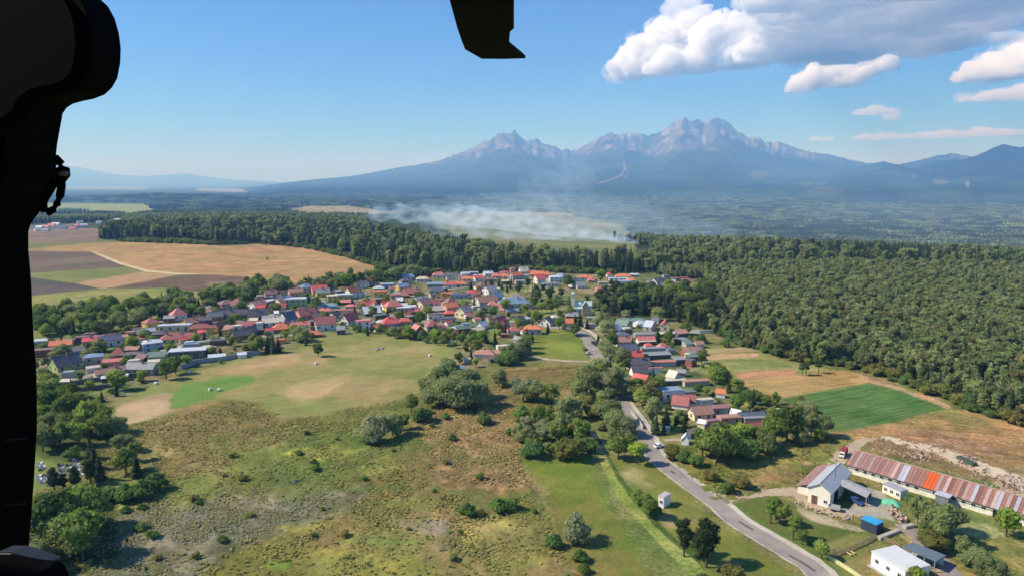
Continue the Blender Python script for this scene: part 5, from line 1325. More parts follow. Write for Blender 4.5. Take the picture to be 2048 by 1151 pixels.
def long_barn():
    a = at(1696, 944); b = at(2100, 1067)          # foot of the near wall
    L = (b - a).length; ang_ = math.atan2(b.y - a.y, b.x - a.x)
    D, H, R_ = 10.5, 2.9, 3.0
    t = empty('cattle_shed', a, ang_, label='long whitewashed cattle shed with rusty patchwork metal roof and one orange patch', category='barn')
    mb_ = MB()
    mb_.face([(0, 0, -1), (L, 0, -1), (L, 0, H), (0, 0, H)]); mb_.face([(L, D, -1), (0, D, -1), (0, D, H), (L, D, H)])
    mb_.face([(0, D, -1), (0, 0, -1), (0, 0, H), (0, D / 2, H + R_ - .05), (0, D, H)]); mb_.face([(L, 0, -1), (L, D, -1), (L, D, H), (L, D / 2, H + R_ - .05), (L, 0, H)])
    obj('wall', mb_.mesh('wall', LW), t)
    pitch = math.atan2(R_, D / 2); sl = math.hypot(R_, D / 2) + .7
    pw = 0.98; n = int((L + 1) / pw); rg = random.Random(5)
    # distance along the shed, measured in the photo, where the roof changes
    def along(px, py): q = at(px, py); return ((q - a).x * math.cos(ang_) + (q - a).y * math.sin(ang_))
    sheets = {}
    def sheet_mesh(m, l):
        key = (m.name, l)
        if key not in sheets:
            mb2 = MB(); mb2.box(0, pw - .04, 0, l, 0, .05)
            for rx in (pw * .12, pw * .5, pw * .88): mb2.box(rx - .05, rx + .05, 0, l, .05, .11)
            sheets[key] = mb2.mesh('sheet', m)
        return sheets[key]
    for i in range(n):
        s = -.5 + i * pw; f = s / L
        base = (RUST2, RUST, PALE, RUST)[i % 4] if f < .17 else (RUST if f < .34 else RUST3)
        if .17 < f < .26 and rg.random() < .7: base = rg.choice((RUST2, PALE))
        if .265 < f < .315 and rg.random() < .8: base = ZINC
        if .40 < f < .455: base = ORNG
        if f > .58 and rg.random() < .14: base = rg.choice((ZINC, PALE))
        if f > .5 and rg.random() < .08: base = RUST2
        for f0, f1, mm in ((.152, .163, PALE), (.30, .312, PALE), (.468, .48, PALE), (.505, .512, PALE), (.60, .606, PALE), (.64, .652, ZINC), (.668, .678, ZINC), (.70, .708, PALE), (.735, .744, PALE), (.79, .80, PALE), (.83, .85, ZINC), (.87, .88, PALE)):
            if f0 <= f < f1: base = mm
        for side in (0, 1):
            m = base
            if side and rg.random() < .3: m = RUST2
            o = obj('sheet', sheet_mesh(m, round(sl, 2)), t)
            if side == 0:
                o.location = (s, -.55, H - .55 * math.tan(pitch) + .02 + .012 * (i % 2)); o.rotation_euler = (pitch, 0, 0)
            else:
                o.location = (s + pw - .04, D + .55, H - .55 * math.tan(pitch) + .02 + .012 * (i % 2)); o.rotation_euler = (pitch, 0, math.pi)
    mb_ = MB(); mb_.box(-.6, L + .4, D / 2 - .3, D / 2 + .3, H + R_ + .08, H + R_ + .2); obj('ridge_cap', mb_.mesh('ridge_cap', simple('pale_ridge', S(190, 160, 140), .9, .3)), t)
    mb_ = MB(); mb_.box(-.5, L + .3, -.72, -.56, H - .62, H - .46); obj('gutter', mb_.mesh('gutter', simple('dark_gutter', S(86, 88, 90), .6, .1)), t)
    s = 2.6; bay = along(1990, 1046)
    while s < L - 2:
        if abs(s - bay) > 3.4 and not (L * .405 < s < L * .45): obj('window', WINS, t, (s, 0, 1.75))
        s += 2.4
    mb_ = MB(); mb_.box(bay - 1.6, bay + 1.6, -.06, 0, 0, 2.9); obj('doorway', mb_.mesh('doorway', DARKW), t)  # near-black sheet on the unbroken wall paints the dark inside
    # little porch with a pale roof halfway along
    c = along(1884, 1009); mb_ = MB(); mb_.box(c - 1.6, c + 1.6, -3.6, -.01, -1, 3.0); obj('porch', mb_.mesh('porch', simple('porch_grey', S(120, 124, 130), .8, .2)), t)  # plain grey porch walls
    mb_ = MB(); mb_.box(c - 1.9, c + 1.9, -3.9, -.75, 3.01, 3.2); obj('porch_roof', mb_.mesh('porch_roof', ZINC), t)
    m_ = Vector((math.cos(ang_), math.sin(ang_), 0)); q = Vector((-math.sin(ang_), math.cos(ang_), 0))
    for i in range(12): w_ = a + m_ * (L * (i + .5) / 12) + q * D / 2; HOUSES.append(dict(x=w_.x, y=w_.y, r=8, px=0, py=0, H=8))
long_barn()

def workshop():
    a, L, ang_ = corner_frame((1615, 1003), (1659, 1016))   # gable end facing the road
    D, H, R_ = 18.5, 4.7, 1.8
    print('workshop', L, math.degrees(ang_))
    t = empty('workshop', a, ang_, label='white gabled workshop with grey sheet roof beside the paved yard', category='workshop')
    # gable in the local xz plane at y = 0, ridge along y
    mb_ = MB()
    mb_.face([(0, 0, -1), (L, 0, -1), (L, 0, H), (L / 2, 0, H + R_), (0, 0, H)]); mb_.face([(L, D, -1), (0, D, -1), (0, D, H), (L / 2, D, H + R_), (L, D, H)])
    mb_.face([(0, D, -1), (0, 0, -1), (0, 0, H), (0, D, H)]); mb_.face([(L, 0, -1), (L, D, -1), (L, D, H), (L, 0, H)])
    obj('wall', mb_.mesh('wall', simple('workshop_plaster', S(232, 226, 212), .9, .12, .4)), t)
    r = roof_mesh('g', D, L, H, R_, .5, GREYR); obj('roof', r, t, (L / 2, D / 2, .02), math.pi / 2)
    mb_ = MB(); mb_.box(-.8, .8, -.07, 0, 0, 2.6); obj('door', mb_.mesh('door', simple('rust_brown_door', S(110, 80, 72), .8, .2)), t, (L * .3, 0, 0))
    obj('window', WINS, t, (L * .8, 0, 1.6))
    mb_ = MB(); mb_.box(0, .06, 3.4, 7.4, 0, 3.4); obj('gateway', mb_.mesh('gateway', DARKW), t, (L, 0, 0))  # dark sheet on the closed wall in place of a shaded interior
    mb_ = MB(); mb_.box(0, .06, 14.2, 15.6, 1.4, 3.0); mb_.box(0, .06, 16.6, 18.0, 1.4, 3.0); obj('window', mb_.mesh('window', GLASS), t, (L, 0, 0))
    # lean-to on two posts over the yard
    mb_ = MB()
    pts = [(L + .1, 7.6, H - .3), (L + 7.5, 7.6, H - 1.9), (L + 7.5, 10.4, H - 1.6), (L + .1, 10.4, H + .35)]
    pts2 = [(L + .1, 10.45, H + .3), (L + 7.8, 10.45, H - 1.5), (L + 7.8, 13.6, H - 2.0), (L + .1, 13.6, H - .5)]
    for P in (pts, pts2):
        U_ = [(x, y, z + .14) for x, y, z in P]; Q_ = P + U_
        for q in ((0, 3, 2, 1), (4, 5, 6, 7), (0, 1, 5, 4), (1, 2, 6, 5), (2, 3, 7, 6), (3, 0, 4, 7)): mb_.face([Q_[i] for i in q])
    obj('lean_to_roof', mb_.mesh('lean_to_roof', simple('lean_to_sheet', S(176, 174, 172), .6, .2)), t)
    for yy in (7.9, 10.4, 13.3):
        mb_ = MB(); mb_.box(L + 7.2, L + 7.35, yy - .08, yy + .08, -.5, H - 1.95); obj('post', mb_.mesh('post', CONC), t)
    mb_ = MB(); mb_.box(L + .02, L + 7.2, 13.35, 13.5, -.5, 2.4); obj('back_wall', mb_.mesh('back_wall', simple('grey_blue_board', S(120, 124, 136), .8, .2)), t)  # grey-blue boarding at the back
    # mast on the roof
    mb_ = MB(); mb_.tube([(L * .72, 9.5, H + 1), (L * .72, 9.5, H + 6.5)], .08, 6); mb_.box(L * .72 - .7, L * .72 + .7, 9.45, 9.55, H + 5.9, H + 6.0)
    obj('aerial_mast', mb_.mesh('aerial_mast', simple('mast_steel', S(90, 90, 92), .6, .2)), t)
    # lower red-brown range behind
    mb_ = MB(); mb_.box(-4.2, -.03, 4, D + 4, -1, 2.2); obj('low_range', mb_.mesh('low_range', LW), t)
    mb_ = MB(); P = [(-4.6, 3.7, 2.2), (-.35, 3.7, 3.9), (-.35, D + 4.2, 3.9), (-4.6, D + 4.2, 2.2)]; U_ = [(x, y, z + .15) for x, y, z in P]; Q_ = P + U_
    for q in ((0, 3, 2, 1), (4, 5, 6, 7), (0, 1, 5, 4), (1, 2, 6, 5), (2, 3, 7, 6), (3, 0, 4, 7)): mb_.face([Q_[i] for i in q])
    obj('low_range_roof', mb_.mesh('low_range_roof', simple('faded_red_roof', S(158, 122, 116), .8, .4, .9, .3)), t)
    HOUSES.append(dict(x=a.x + 12, y=a.y + 8, r=15, px=0, py=0, H=8))
workshop()

def box_building(name, p0, p1, D, H, label, cat, wallm, roofm, kind='f', R_=0.4, wins=0, plinth=False):
    a, L, ang_ = corner_frame(p0, p1)
    t = empty(name, a, ang_, label=label, category=cat)
    if kind == 'f':
        mb_ = MB(); mb_.box(0, L, 0, D, -1, H); obj('wall', mb_.mesh('wall', wallm), t)
        mb_ = MB(); mb_.box(-.12, L + .12, -.12, D + .12, H + .002, H + .18); mb_.box(.25, L - .25, .25, D - .25, H + .18, H + .24); obj('roof', mb_.mesh('roof', roofm), t)
    else:
        obj('wall', wall_mesh('s', L, D, H, R_, wallm), t, (L / 2, D / 2, 0)); obj('roof', roof_mesh('s', L, D, H, R_, .25, roofm), t, (L / 2, D / 2, .02))
    for i in range(wins): obj('window', WINS, t, (L * (i + .55) / wins, 0, H * .55))
    if plinth: mb_ = MB(); mb_.box(-.5, L + .4, -.7, -.003, -.5, .12); obj('plinth', mb_.mesh('plinth', CONC), t)
    c = a + Vector((math.cos(ang_) * L / 2 - math.sin(ang_) * D / 2, math.sin(ang_) * L / 2 + math.cos(ang_) * D / 2, 0))
    HOUSES.append(dict(x=c.x, y=c.y, r=max(L, D) * .55, px=0, py=0, H=H))
    return t, L
box_building('portable_hut', (1721, 1056), (1752, 1069), 3.2, 2.7, 'dark blue hut with bright blue roof on the grass near the yard', 'hut', NAVY, BLUEB)
wb, Lw = box_building('office_building', (1741, 1130), (1808, 1172), 7.5, 3.6, 'long low white building with three small windows at the bottom right', 'building', simple('bright_plaster', S(226, 226, 238), .85, .08), simple('pale_roof_sheet', S(206, 208, 206), .6, .1), wins=3, plinth=True)
box_building('outbuilding', (1764, 983), (1800, 999), 3.0, 2.5, 'low white outbuilding with grey roof in front of the long cattle shed', 'outbuilding', LW, ZINC, wins=3)
def shelter():
    a, L, ang_ = corner_frame((1806, 1118), (1868, 1144)); D = 5.0
    t = empty('open_shelter', a, ang_, label='open shelter with dark grey-blue roof beside the tarmac track', category='shelter')
    obj('roof', roof_mesh('s', L, D, 3.0, -.5, .3, simple('slate_blue_sheet', S(104, 120, 128), .6, .12)), t, (L / 2, D / 2, .0))
    for i in range(4):
        mb_ = MB(); mb_.box(-.09, .09, -.09, .09, -.5, 2.95); obj('post', mb_.mesh('post', simple('post_grey', S(150, 150, 150), .8, .1)), t, (L * i / 3 * .98 + .1, 0, 0))
    mb_ = MB(); mb_.box(0, L, D - .12, D, -.5, 2.4); obj('back_wall', mb_.mesh('back_wall', WHITEW), t)
    mb_ = MB(); mb_.box(-.03, L * .62, .4, D - .13, -.2, .25); obj('floor_slab', mb_.mesh('floor_slab', CONC), t)
shelter()
box_building('kiosk', (1316, 1012), (1327, 1016), 3.6, 3.1, 'tiny white booth alone in the verge left of the road', 'booth', simple('booth_white', S(232, 226, 222), .85, .1), simple('booth_roof', S(190, 176, 176), .7, .2), wins=1)
def canopy(p, w, d, h, label, roofc, name='field_canopy', rot=-20):
    c = at(*p); k = m_per_px(*p); W_, D_, H_ = w * k, d * k, h * k
    t = empty(name, c, math.radians(rot), label=label, category='canopy')
    obj('roof', roof_mesh('s', W_, D_, H_, .4, .2, roofc), t)
    for sx in (-1, 1):
        for sy in (-1, 1): mb_ = MB(); mb_.box(-.09, .09, -.09, .09, -.3, H_ + (.4 if sy > 0 else 0)); obj('post', mb_.mesh('post', WOODF), t, (sx * W_ * .45, sy * D_ * .42, 0))
    mb_ = MB(); mb_.box(-W_ * .45, W_ * .45, D_ * .38, D_ * .4, -.2, H_ + .2); obj('back_wall', mb_.mesh('back_wall', simple('canopy_board', S(70, 66, 64), .9, .2)), t)
canopy((1562, 828), 32, 22, 6, 'open shed with bright white roof at the corner of the green field', ROOFM['W'])
canopy((1590, 842), 30, 20, 10, 'open shed with dark tilted roof beside the green crop field', ROOFM['N'], rot=-30)
canopy((1520, 809), 14, 8, 5, 'small turquoise roofed shelter in the garden by the trees', simple('turquoise_sheet', S(120, 180, 168), .7, .1), rot=0)

# ------------------------------------------------------------------ trees one can point to
TL = """
willow 862 792 44|tall willow at the upper left of the big willow clump
willow 880 765 40|rounded willow beside the blue roofed house by the meadow
willow 897 748 36|willow touching the small blue-grey roof above the clump
willow 880 812 58|broad grey-green willow on the left of the big clump
willow 908 818 70|tallest willow in the middle of the big clump
willow 942 812 56|low spreading willow at the right end of the big clump
willow 890 790 62|willow rising behind the left half of the big clump
willow 926 796 62|willow rising behind the right half of the big clump
silver 752 882 56|silvery pale willow at the left of the pair in the marsh
willow 785 872 48|grey-green willow behind the silvery one in the marsh
broad 806 858 32|small green tree tucked right of the silvery willow
bush 738 886 22|pale low bush at the foot of the silvery willow
broad 823 826 38|dark rounded tree left of the big willow clump
bush 850 842 32|dark pointed bush between rounded tree and heath
bush 966 848 24|single dark bush alone on the brown heath
bush 863 853 9|tiny bush on the heath below the dark pointed bush
bush 890 838 13|small bush on the heath under the willow clump
bush 905 880 13|small bush in the middle of the brown heath
willow 998 772 36|round willow standing alone above the right clump
silver 1047 800 48|pale willow at the left of the upper right clump
willow 1072 803 46|grey willow in the upper right clump
broad 1104 806 42|very dark broad tree in the upper right clump
bush 1040 838 26|dark bush at the left edge of the thicket
bush 1078 842 30|rounded bush above the middle of the thicket
silver 1052 858 28|silver-leaved bush at the left of the thicket
willow 1042 880 36|green willow at the lower left of the thicket
silver 1088 878 40|whitish willow in the middle of the thicket
broad 1112 886 44|dark tree in the middle of the thicket
willow 1136 838 48|olive willow in the upper part of the thicket
broad 1163 884 50|darkest tree at the right of the thicket by the ditch
bush 1062 914 34|bright round bush at the lower left of the thicket
olive 1140 916 42|wide dome-shaped olive bush at the lower right of the thicket
bush 1178 900 30|green bush squeezed between dome bush and ditch
willow 1126 862 40|willow in the centre of the thicket
bush 1020 870 18|small bush left of the thicket
willow 1160 800 44|willow between thicket and road row
willow 1180 790 64|tall willow at the left of the roadside row
poplar 1200 788 66|tallest tree of the roadside row above the ditch
willow 1222 792 62|willow of the roadside row nearest the houses
spruce 1220 752 40|dark spruce standing in front of the street houses
willow 1196 748 36|willow where the road disappears behind trees
olive 1190 832 40|brownish willow bush between ditch and road
willow 1212 846 50|brown-green willow beside the hidden bend of road
willow 1232 868 52|grey willow beside the road above the dark tree
silver 1250 872 44|pale willow overhanging the road
broad 1236 918 52|dark leafy tree at the lower end of the roadside row
bright 1276 928 48|bright green tree at the very edge of the road
broad 1260 900 36|small dark tree between the two roadside trees
birch 1302 862 72|tall pale birch in the garden beside the road
darkspruce 1312 868 46|dark spruce right next to the pale garden birch
darkspruce 1327 868 32|short dark spruce in the lower garden
thuja 1352 856 26|narrow black column tree on the lower lawn
thuja 1371 852 26|second narrow column tree nearer the cream gable
olive 1292 802 46|rusty green tree left of the white blue-roofed house
broad 1274 792 40|garden tree behind the driveway at the dark house
broad 1432 928 84|largest leafy tree of the belt under the street
broad 1405 912 58|leafy tree left of the largest one in the belt
broad 1456 912 60|dark leafy tree right of the largest one in the belt
bright 1484 900 58|yellow-green tree below the dark red roof
broad 1506 898 48|dark tree below the dark red roof
bright 1530 892 46|light green tree below the orange roof
broad 1548 888 56|leafy tree right of the orange roof
broad 1574 880 74|tall leafy tree in front of the dark tilted shed
broad 1592 878 52|round tree right of the tall leafy tree
birch 1622 874 54|pointed tree where the belt meets the green field
willow 1644 872 46|grey bush tree at the right tip of the belt
willow 1604 886 30|low grey bush in front of the belt's right end
olive 1344 916 26|brownish bush beside the pavement below the white gable
bush 1366 922 26|green bush left of the belt near the road
bush 1388 930 24|second green bush left of the belt near the road
olive 1420 958 22|bush at the foot of the largest belt tree
olive 1482 974 28|olive bush above the dirt driveway
bush 1458 984 24|bush left of the olive one above the driveway
broad 1277 1010 34|small tree at the top left of the booth
broad 1298 1036 48|dark tree touching the white booth
bush 1312 1030 24|bush squeezed behind the white booth
darkpine 1368 1112 78|left one of the two dark trees on the verge
darkpine 1412 1134 98|taller right one of the two dark trees on the verge
broad 1394 1120 38|low tree between the two dark verge trees
olive 1462 1158 34|small tree cut by the lower picture edge at the verge
bush 1408 1168 22|bush at the lower picture edge beside the field track
poplar 1541 1046 58|leafy tree in the lawn opposite the booth
broad 1560 1048 50|right half of the leafy pair in the lawn
poplar 1586 1078 52|tree between the leafy pair and round bush tree
broad 1604 1088 32|low tree beside the fence line in the lawn
broad 1643 1116 40|round bush tree at the wooden fence
bush 934 1030 26|rounded green bush left in the lower marsh
bush 994 1022 30|left one of two touching bushes in the lower marsh
bush 1020 1016 26|right one of two touching bushes in the lower marsh
silver 1152 1082 58|pale feathery willow in the lower marsh by mown grass
bush 1108 1092 28|dark bush left of the feathery willow
bush 1160 1122 24|round bush below the feathery willow
bush 1168 1144 20|lowest round bush below the feathery willow
bush 1068 1024 10|tiny bush above the feathery willow
birch 1832 1052 66|thin tree left of the farm tree row
birch 1858 1078 84|tall thin tree in front of the orange roof patch
birch 1884 1096 96|tallest tree in front of the long cattle shed
willow 1900 1066 60|grey tree close to the wall of the long cattle shed
olive 1866 1100 40|undergrowth bush beneath the farm tree row
birch 1924 1122 56|tree following downhill from the farm row
willow 1950 1138 46|bushy tree near the right lower edge
willow 1975 1156 50|bushy tree at the right bottom corner
bright 2012 1072 60|light green sapling before the rust roof at right
bright 1832 1176 44|light bushy tree cut by the lower edge at the white building
olive 1790 1130 14|small shrub behind the long white building
birch 1554 1046 20|thin sapling in the strip by the yard
broad 100 838 62|dark tree nearest the door post above the graveyard
broad 138 856 72|large dark tree above the graveyard
broad 172 868 70|large tree above the graveyard with rounded top
broad 204 866 60|broad tree at the right of the graveyard wood
willow 232 868 38|grey bush tree at the edge of bare soil
broad 86 800 40|tree at the top of the graveyard wood
broad 118 890 42|dark tree at the lower edge of graveyard wood
broad 160 892 52|dark tree just above the graveyard corner
bush 103 893 20|bright round bush at the top of the graveyard
darkspruce 182 918 56|first dark conifer beside the graveyard path
darkspruce 190 938 62|second dark conifer beside the graveyard path
darkspruce 200 960 62|lowest dark conifer beside the graveyard path
thuja 182 968 54|dark column at the lower corner of the graveyard path
broad 252 944 52|shaded tree right of the dark conifer row
darkspruce 274 954 62|dark pointed tree at the edge of the heath
willow 246 902 38|grey-green tree above the shaded one
broad 266 922 40|rounded tree beside the dark pointed one
bush 214 1004 30|low bushes below the graveyard conifers
bush 248 1004 34|rounded green bush in the row below the graveyard
bush 284 994 38|rounded bush nearer the heath in that row
bush 312 978 36|last bush of the row reaching into the heath
thuja 110 984 52|wide olive column tree inside the graveyard
thuja 127 980 36|thin dark column tree among the graves
thuja 152 978 48|thick dark column tree at the lower graves
bush 140 917 24|clipped dark round yew on the graveyard lawn
broad 98 1090 110|big tree in the bottom left corner
willow 142 1064 84|greyish crown below the graveyard
broad 166 1118 104|dark big tree in the lower left shade
broad 84 1066 62|tree against the door post below the graveyard
bush 212 1052 22|dark bush at the edge of the reeds
bush 190 1020 26|bush between dark tree and reeds
darkspruce 536 704 38|left dark spruce of three at the meadow corner
darkspruce 547 706 40|middle dark spruce of three at the meadow corner
darkspruce 557 704 36|right dark spruce of three at the meadow corner
broad 637 712 28|lone rounded tree on the meadow edge
spruce 612 690 26|dark tree left of the lone meadow tree
broad 508 708 24|garden tree beside the long pale wall
broad 494 706 20|second garden tree beside the long pale wall
broad 342 712 26|bright garden tree beside the big dark flat-roofed building
broad 888 690 26|wide round dark tree at the far meadow edge
broad 919 727 24|round tree at the right corner of the meadow
broad 535 521 7|tiny lone tree in the stubble field
broad 700 553 18|round tree at the corner of the stubble field
darkspruce 972 684 30|big dark spruce in the gardens left of the island
darkspruce 1054 678 26|left dark conifer beside the grass island
darkspruce 1064 684 24|right dark conifer beside the grass island
silver 1032 718 36|silvery willow behind the long garden hedge
willow 1046 706 34|grey willow above the long garden hedge
spruce 1073 641 22|slim spruce in front of the car park
bright 1052 628 22|bright green tree beside the school
thuja 1100 606 24|black column tree by the cemetery pines
broad 1136 575 26|olive tree above the church
bright 1202 566 26|bright wide tree between two orange roofs
pine 1604 750 26|left one of three pines between the fields
pine 1612 750 27|middle one of three pines between the fields
pine 1637 746 28|right one of three pines between the fields
broad 1430 766 34|left tree of the clump behind the street
broad 1446 776 46|tallest tree of the clump behind the street
spruce 1460 784 44|dark conifer in the clump behind the street
broad 1474 792 38|right tree of the clump behind the street
broad 1496 806 28|first round tree along the strip garden
broad 1514 808 26|second round tree along the strip garden
broad 1532 812 24|third round tree along the strip garden
poplar 1549 818 36|tall dark tree at the corner of the green field
darkspruce 1150 652 28|dark conifer right of the orange roofed house
darkspruce 1160 650 30|tall conifer beside the grey roof below church
spruce 1238 640 20|conifer behind the white roofed house
"""
for ln in TL.strip().split('\n'):
    a_, lab = ln.split('|'); k_, x_, y_, h_ = a_.split()
    w_ = 1.0
    if k_ == 'bush': w_ = 1.15
    if k_ == 'olive' : w_ = 1.2
    if k_ in ('broad', 'willow', 'silver') and float(h_) < 60: w_ = 1.08
    tree_px(k_, float(x_), float(y_), float(h_), lab, wide=w_)

class Grid:
    """quick test whether a spot is taken"""
    def __init__(s, items, cell=12.0):
        s.c = cell; s.g = {}
        for x, y, r in items: s.add(x, y, r)
    def add(s, x, y, r):
        n = int((r + 6) // s.c) + 1; cx, cy_ = int(x // s.c), int(y // s.c)
        for i in range(cx - n, cx + n + 1):
            for j in range(cy_ - n, cy_ + n + 1): s.g.setdefault((i, j), []).append((x, y, r))
    def free(s, x, y, pad):
        for a, b, r in s.g.get((int(x // s.c), int(y // s.c)), ()):
            if (a - x) ** 2 + (b - y) ** 2 < (r + pad) ** 2: return False
        return True
taken = Grid([(h['x'], h['y'], h['r'] * .80) for h in HOUSES] + [(x, y, r * .6) for x, y, z, r in TREES])
# keep the view of the house fronts open: nothing tall right in front (towards the camera)
fronts = Grid([(h['x'] * (1 - 7.0 / max(30, h['y'])), h['y'] - 7.0, h['r'] * .6) for h in HOUSES])

def grow(poly, spacing, seed, kinds, hrange, label, group, keep=1.0, pad=1.0, front=False, wide=1.0, limit=400):
    xs, ys_ = scatter(poly, spacing, seed, keep=keep); rg = random.Random(seed); n = 0
    for x, y in zip(xs, ys_):
        h = rg.uniform(*hrange); k = rg.choice(kinds)
        if not taken.free(x, y, pad): continue
        if front and h > 4 and not fronts.free(x, y, 0.5): h = rg.uniform(2.0, 3.2); k = 'bush'
        plant(k, x, y, h, label, group, wide); taken.add(x, y, h * .22); n += 1
        if n >= limit: break
    return n
# tree line between the village and the fields, with the hedges and gardens
line = [(60, 672), (60, 646), (120, 630), (200, 620), (300, 616), (345, 606), (430, 596), (470, 604), (455, 614), (400, 630), (330, 642), (290, 650), (240, 664), (150, 676)]
grow(line, 8.0, 31, ['broad', 'broad', 'poplar', 'willow', 'spruce'], (8, 13), 'dark leafy tree in the belt between the left fields and houses', 'trees of the belt behind the left houses', .95)
line2 = [(430, 594), (500, 574), (560, 572), (640, 574), (700, 562), (760, 550), (860, 548), (860, 556), (780, 566), (700, 578), (620, 588), (560, 592), (500, 608), (440, 612)]
grow(line2, 9.5, 32, ['broad', 'broad', 'willow', 'spruce', 'poplar'], (8, 13), 'leafy tree in the belt below the stubble field', 'trees of the belt below the stubble field')
grow([(690, 664), (760, 668), (850, 686), (870, 690), (880, 682), (800, 664), (700, 654)], 6.0, 33, ['bush', 'bush', 'broad'], (2.5, 5), 'bush in the hedge at the far edge of the mown meadow', 'hedge bushes behind the mown meadow')
grow([(996, 728), (1012, 734), (1062, 708), (1050, 700), (1010, 712)], 4.2, 34, ['bush', 'broad'], (4, 6.5), 'leafy bush of the thick hedge below the grass island', 'bushes of the thick hedge')
grow([(880, 676), (960, 690), (1060, 672), (1060, 652), (960, 664), (900, 664)], 9.0, 35, ['broad', 'bush', 'willow', 'bright'], (3, 6), 'fruit tree in the gardens left of the grass island', 'garden trees left of the grass island', .8, 1.5, True)
grow(vill, 12.5, 36, ['broad', 'broad', 'broad', 'spruce', 'bright', 'willow', 'darkspruce'], (3.5, 9.5), 'garden tree among the village houses', 'garden trees of the village', .95, 1.0, True, 1.1, 270)
grow(vill, 10.5, 37, ['bush', 'bush', 'olive'], (1.6, 3.0), 'low garden bush among the village houses', 'garden bushes of the village', .8, .6, False, 1.0, 110)
grow([(1012, 584), (1060, 578), (1126, 580), (1130, 602), (1100, 608), (1060, 610), (1030, 600)], 11.0, 38, ['pine', 'pine', 'spruce'], (9, 12.5), 'tall pine in the park left of the church', 'pines left of the church', .75)
grow([(926, 582), (960, 584), (1032, 576), (1030, 568), (960, 572)], 8.0, 39, ['darkspruce', 'spruce'], (7, 10), 'dark conifer in the row below the back houses', 'dark conifers below the back row')
grow(pines, 8.2, 40, ['pine', 'pine', 'spruce', 'broad', 'darkspruce'], (12, 17), 'tall pine of the grove right of the church', 'pines of the grove right of the church', .95)
for g_ in ('trees of the belt behind the left houses', 'trees of the belt below the stubble field'): pass
grow([(1375, 745), (1420, 745), (1480, 780), (1540, 800), (1540, 808), (1470, 800), (1400, 775)], 9.0, 41, ['broad', 'bush', 'willow', 'spruce'], (4, 8), 'tree in the back gardens of the street', 'garden trees behind the street', .8, 1.2)
grow([(1340, 690), (1420, 700), (1520, 690), (1400, 676), (1345, 668)], 10.0, 42, ['bush', 'broad', 'willow'], (3, 6), 'shrub in the strip gardens by the forest', 'shrubs of the strip gardens', .6, 1.2)
grow([(1400, 930), (1470, 935), (1600, 895), (1660, 880), (1640, 868), (1500, 890), (1400, 900)], 5.5, 43, ['broad', 'bush', 'willow'], (4, 9), 'leafy tree of the belt under the street', 'smaller trees of the belt under the street')
grow([(1170, 800), (1190, 850), (1260, 910), (1275, 890), (1240, 830), (1210, 780)], 6.0, 44, ['willow', 'bush', 'broad', 'olive'], (3, 6), 'shrub in the roadside row above the ditch', 'shrubs of the roadside row')
grow([(1030, 830), (1080, 820), (1180, 850), (1190, 905), (1100, 910), (1030, 895)], 5.5, 45, ['willow', 'bush', 'olive', 'broad'], (2.5, 5), 'shrub filling the thicket by the ditch', 'shrubs of the thicket')
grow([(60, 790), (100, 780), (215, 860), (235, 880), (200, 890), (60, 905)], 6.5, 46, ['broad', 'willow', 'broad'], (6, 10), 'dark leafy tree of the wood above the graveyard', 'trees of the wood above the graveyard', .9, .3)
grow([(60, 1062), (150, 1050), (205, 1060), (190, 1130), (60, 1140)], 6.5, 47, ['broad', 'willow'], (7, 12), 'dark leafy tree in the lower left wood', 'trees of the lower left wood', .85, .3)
grow([(1800, 1040), (1900, 1060), (1960, 1120), (1990, 1170), (1950, 1180), (1900, 1110), (1830, 1060)], 6.0, 48, ['olive', 'birch', 'bush'], (2.0, 5.5), 'shrub beneath the row of farm trees', 'shrubs by the farm trees', .8, .3)
grow([(1740, 980), (1860, 1010), (1900, 1030), (1880, 1040), (1800, 1015), (1745, 992)], 6.0, 49, ['bush', 'olive'], (1.5, 3), 'shrub along the wall of the long cattle shed', 'shrubs along the cattle shed', .7, .3)
grow([(500, 860), (720, 860), (980, 960), (1060, 1040), (1100, 1140), (500, 1140), (260, 1000)], 17.0, 50, ['bush', 'olive', 'bush'], (.8, 1.9), 'low shrub scattered in the marsh', 'low shrubs of the marsh', .8, .3, False, 1.3, 120)
grow([(150, 1180), (230, 1010), (330, 985), (560, 985), (560, 1050), (380, 1150)], 12.0, 51, ['olive', 'bush'], (1.0, 2.2), 'grey shrub growing among the reeds', 'shrubs among the reeds', .8, .3, False, 1.4, 60)

def tell_apart(groups):
    """a label of its own for each plant of a group: size, kind, and the nearest building"""
    items = [o for o in bpy.data.objects if o.parent is None and o.get('group') in groups]; fam = {}
    hs = [h for h in HOUSES if 'b' in h]
    for o in items:
        h = min(hs, key=lambda q: (q['x'] - o.location.x) ** 2 + (q['y'] - o.location.y) ** 2)
        cr = [c for c in o.children if c.name.startswith('crown')][0]; hgt = cr.dimensions.z * 1.0
        side = 'left of' if o.location.x < h['x'] - 4 else ('right of' if o.location.x > h['x'] + 4 else ('behind' if o.location.y > h['y'] else 'in front of'))
        sz = 'tall' if hgt > 8 else ('low' if hgt < 3.5 else 'middling')
        nm = o.name.split('.')[0].replace('_', ' ')
        lab = '%s %s %s the %s roofed %s' % (sz, nm, side, RC[h['rc']][0].replace(' metal', ''), h['name'])
        fam.setdefault((lab, h['zn']), []).append(o)
    for (lab, zn), os_ in fam.items():
        os_.sort(key=lambda q: q.location.x / q.location.y)
        for i, o in enumerate(os_):
            l = (ORD[min(i, 8)] + ' ' if len(os_) > 1 else '') + lab + ' ' + zn
            w_ = l.split()
            if len(w_) > 16: l = ' '.join(q for q in w_ if q != 'the'); w_ = l.split()
            o['label'] = ' '.join(w_[:16])
tell_apart(('garden trees of the village', 'garden bushes of the village', 'garden trees left of the grass island', 'garden trees behind the street'))

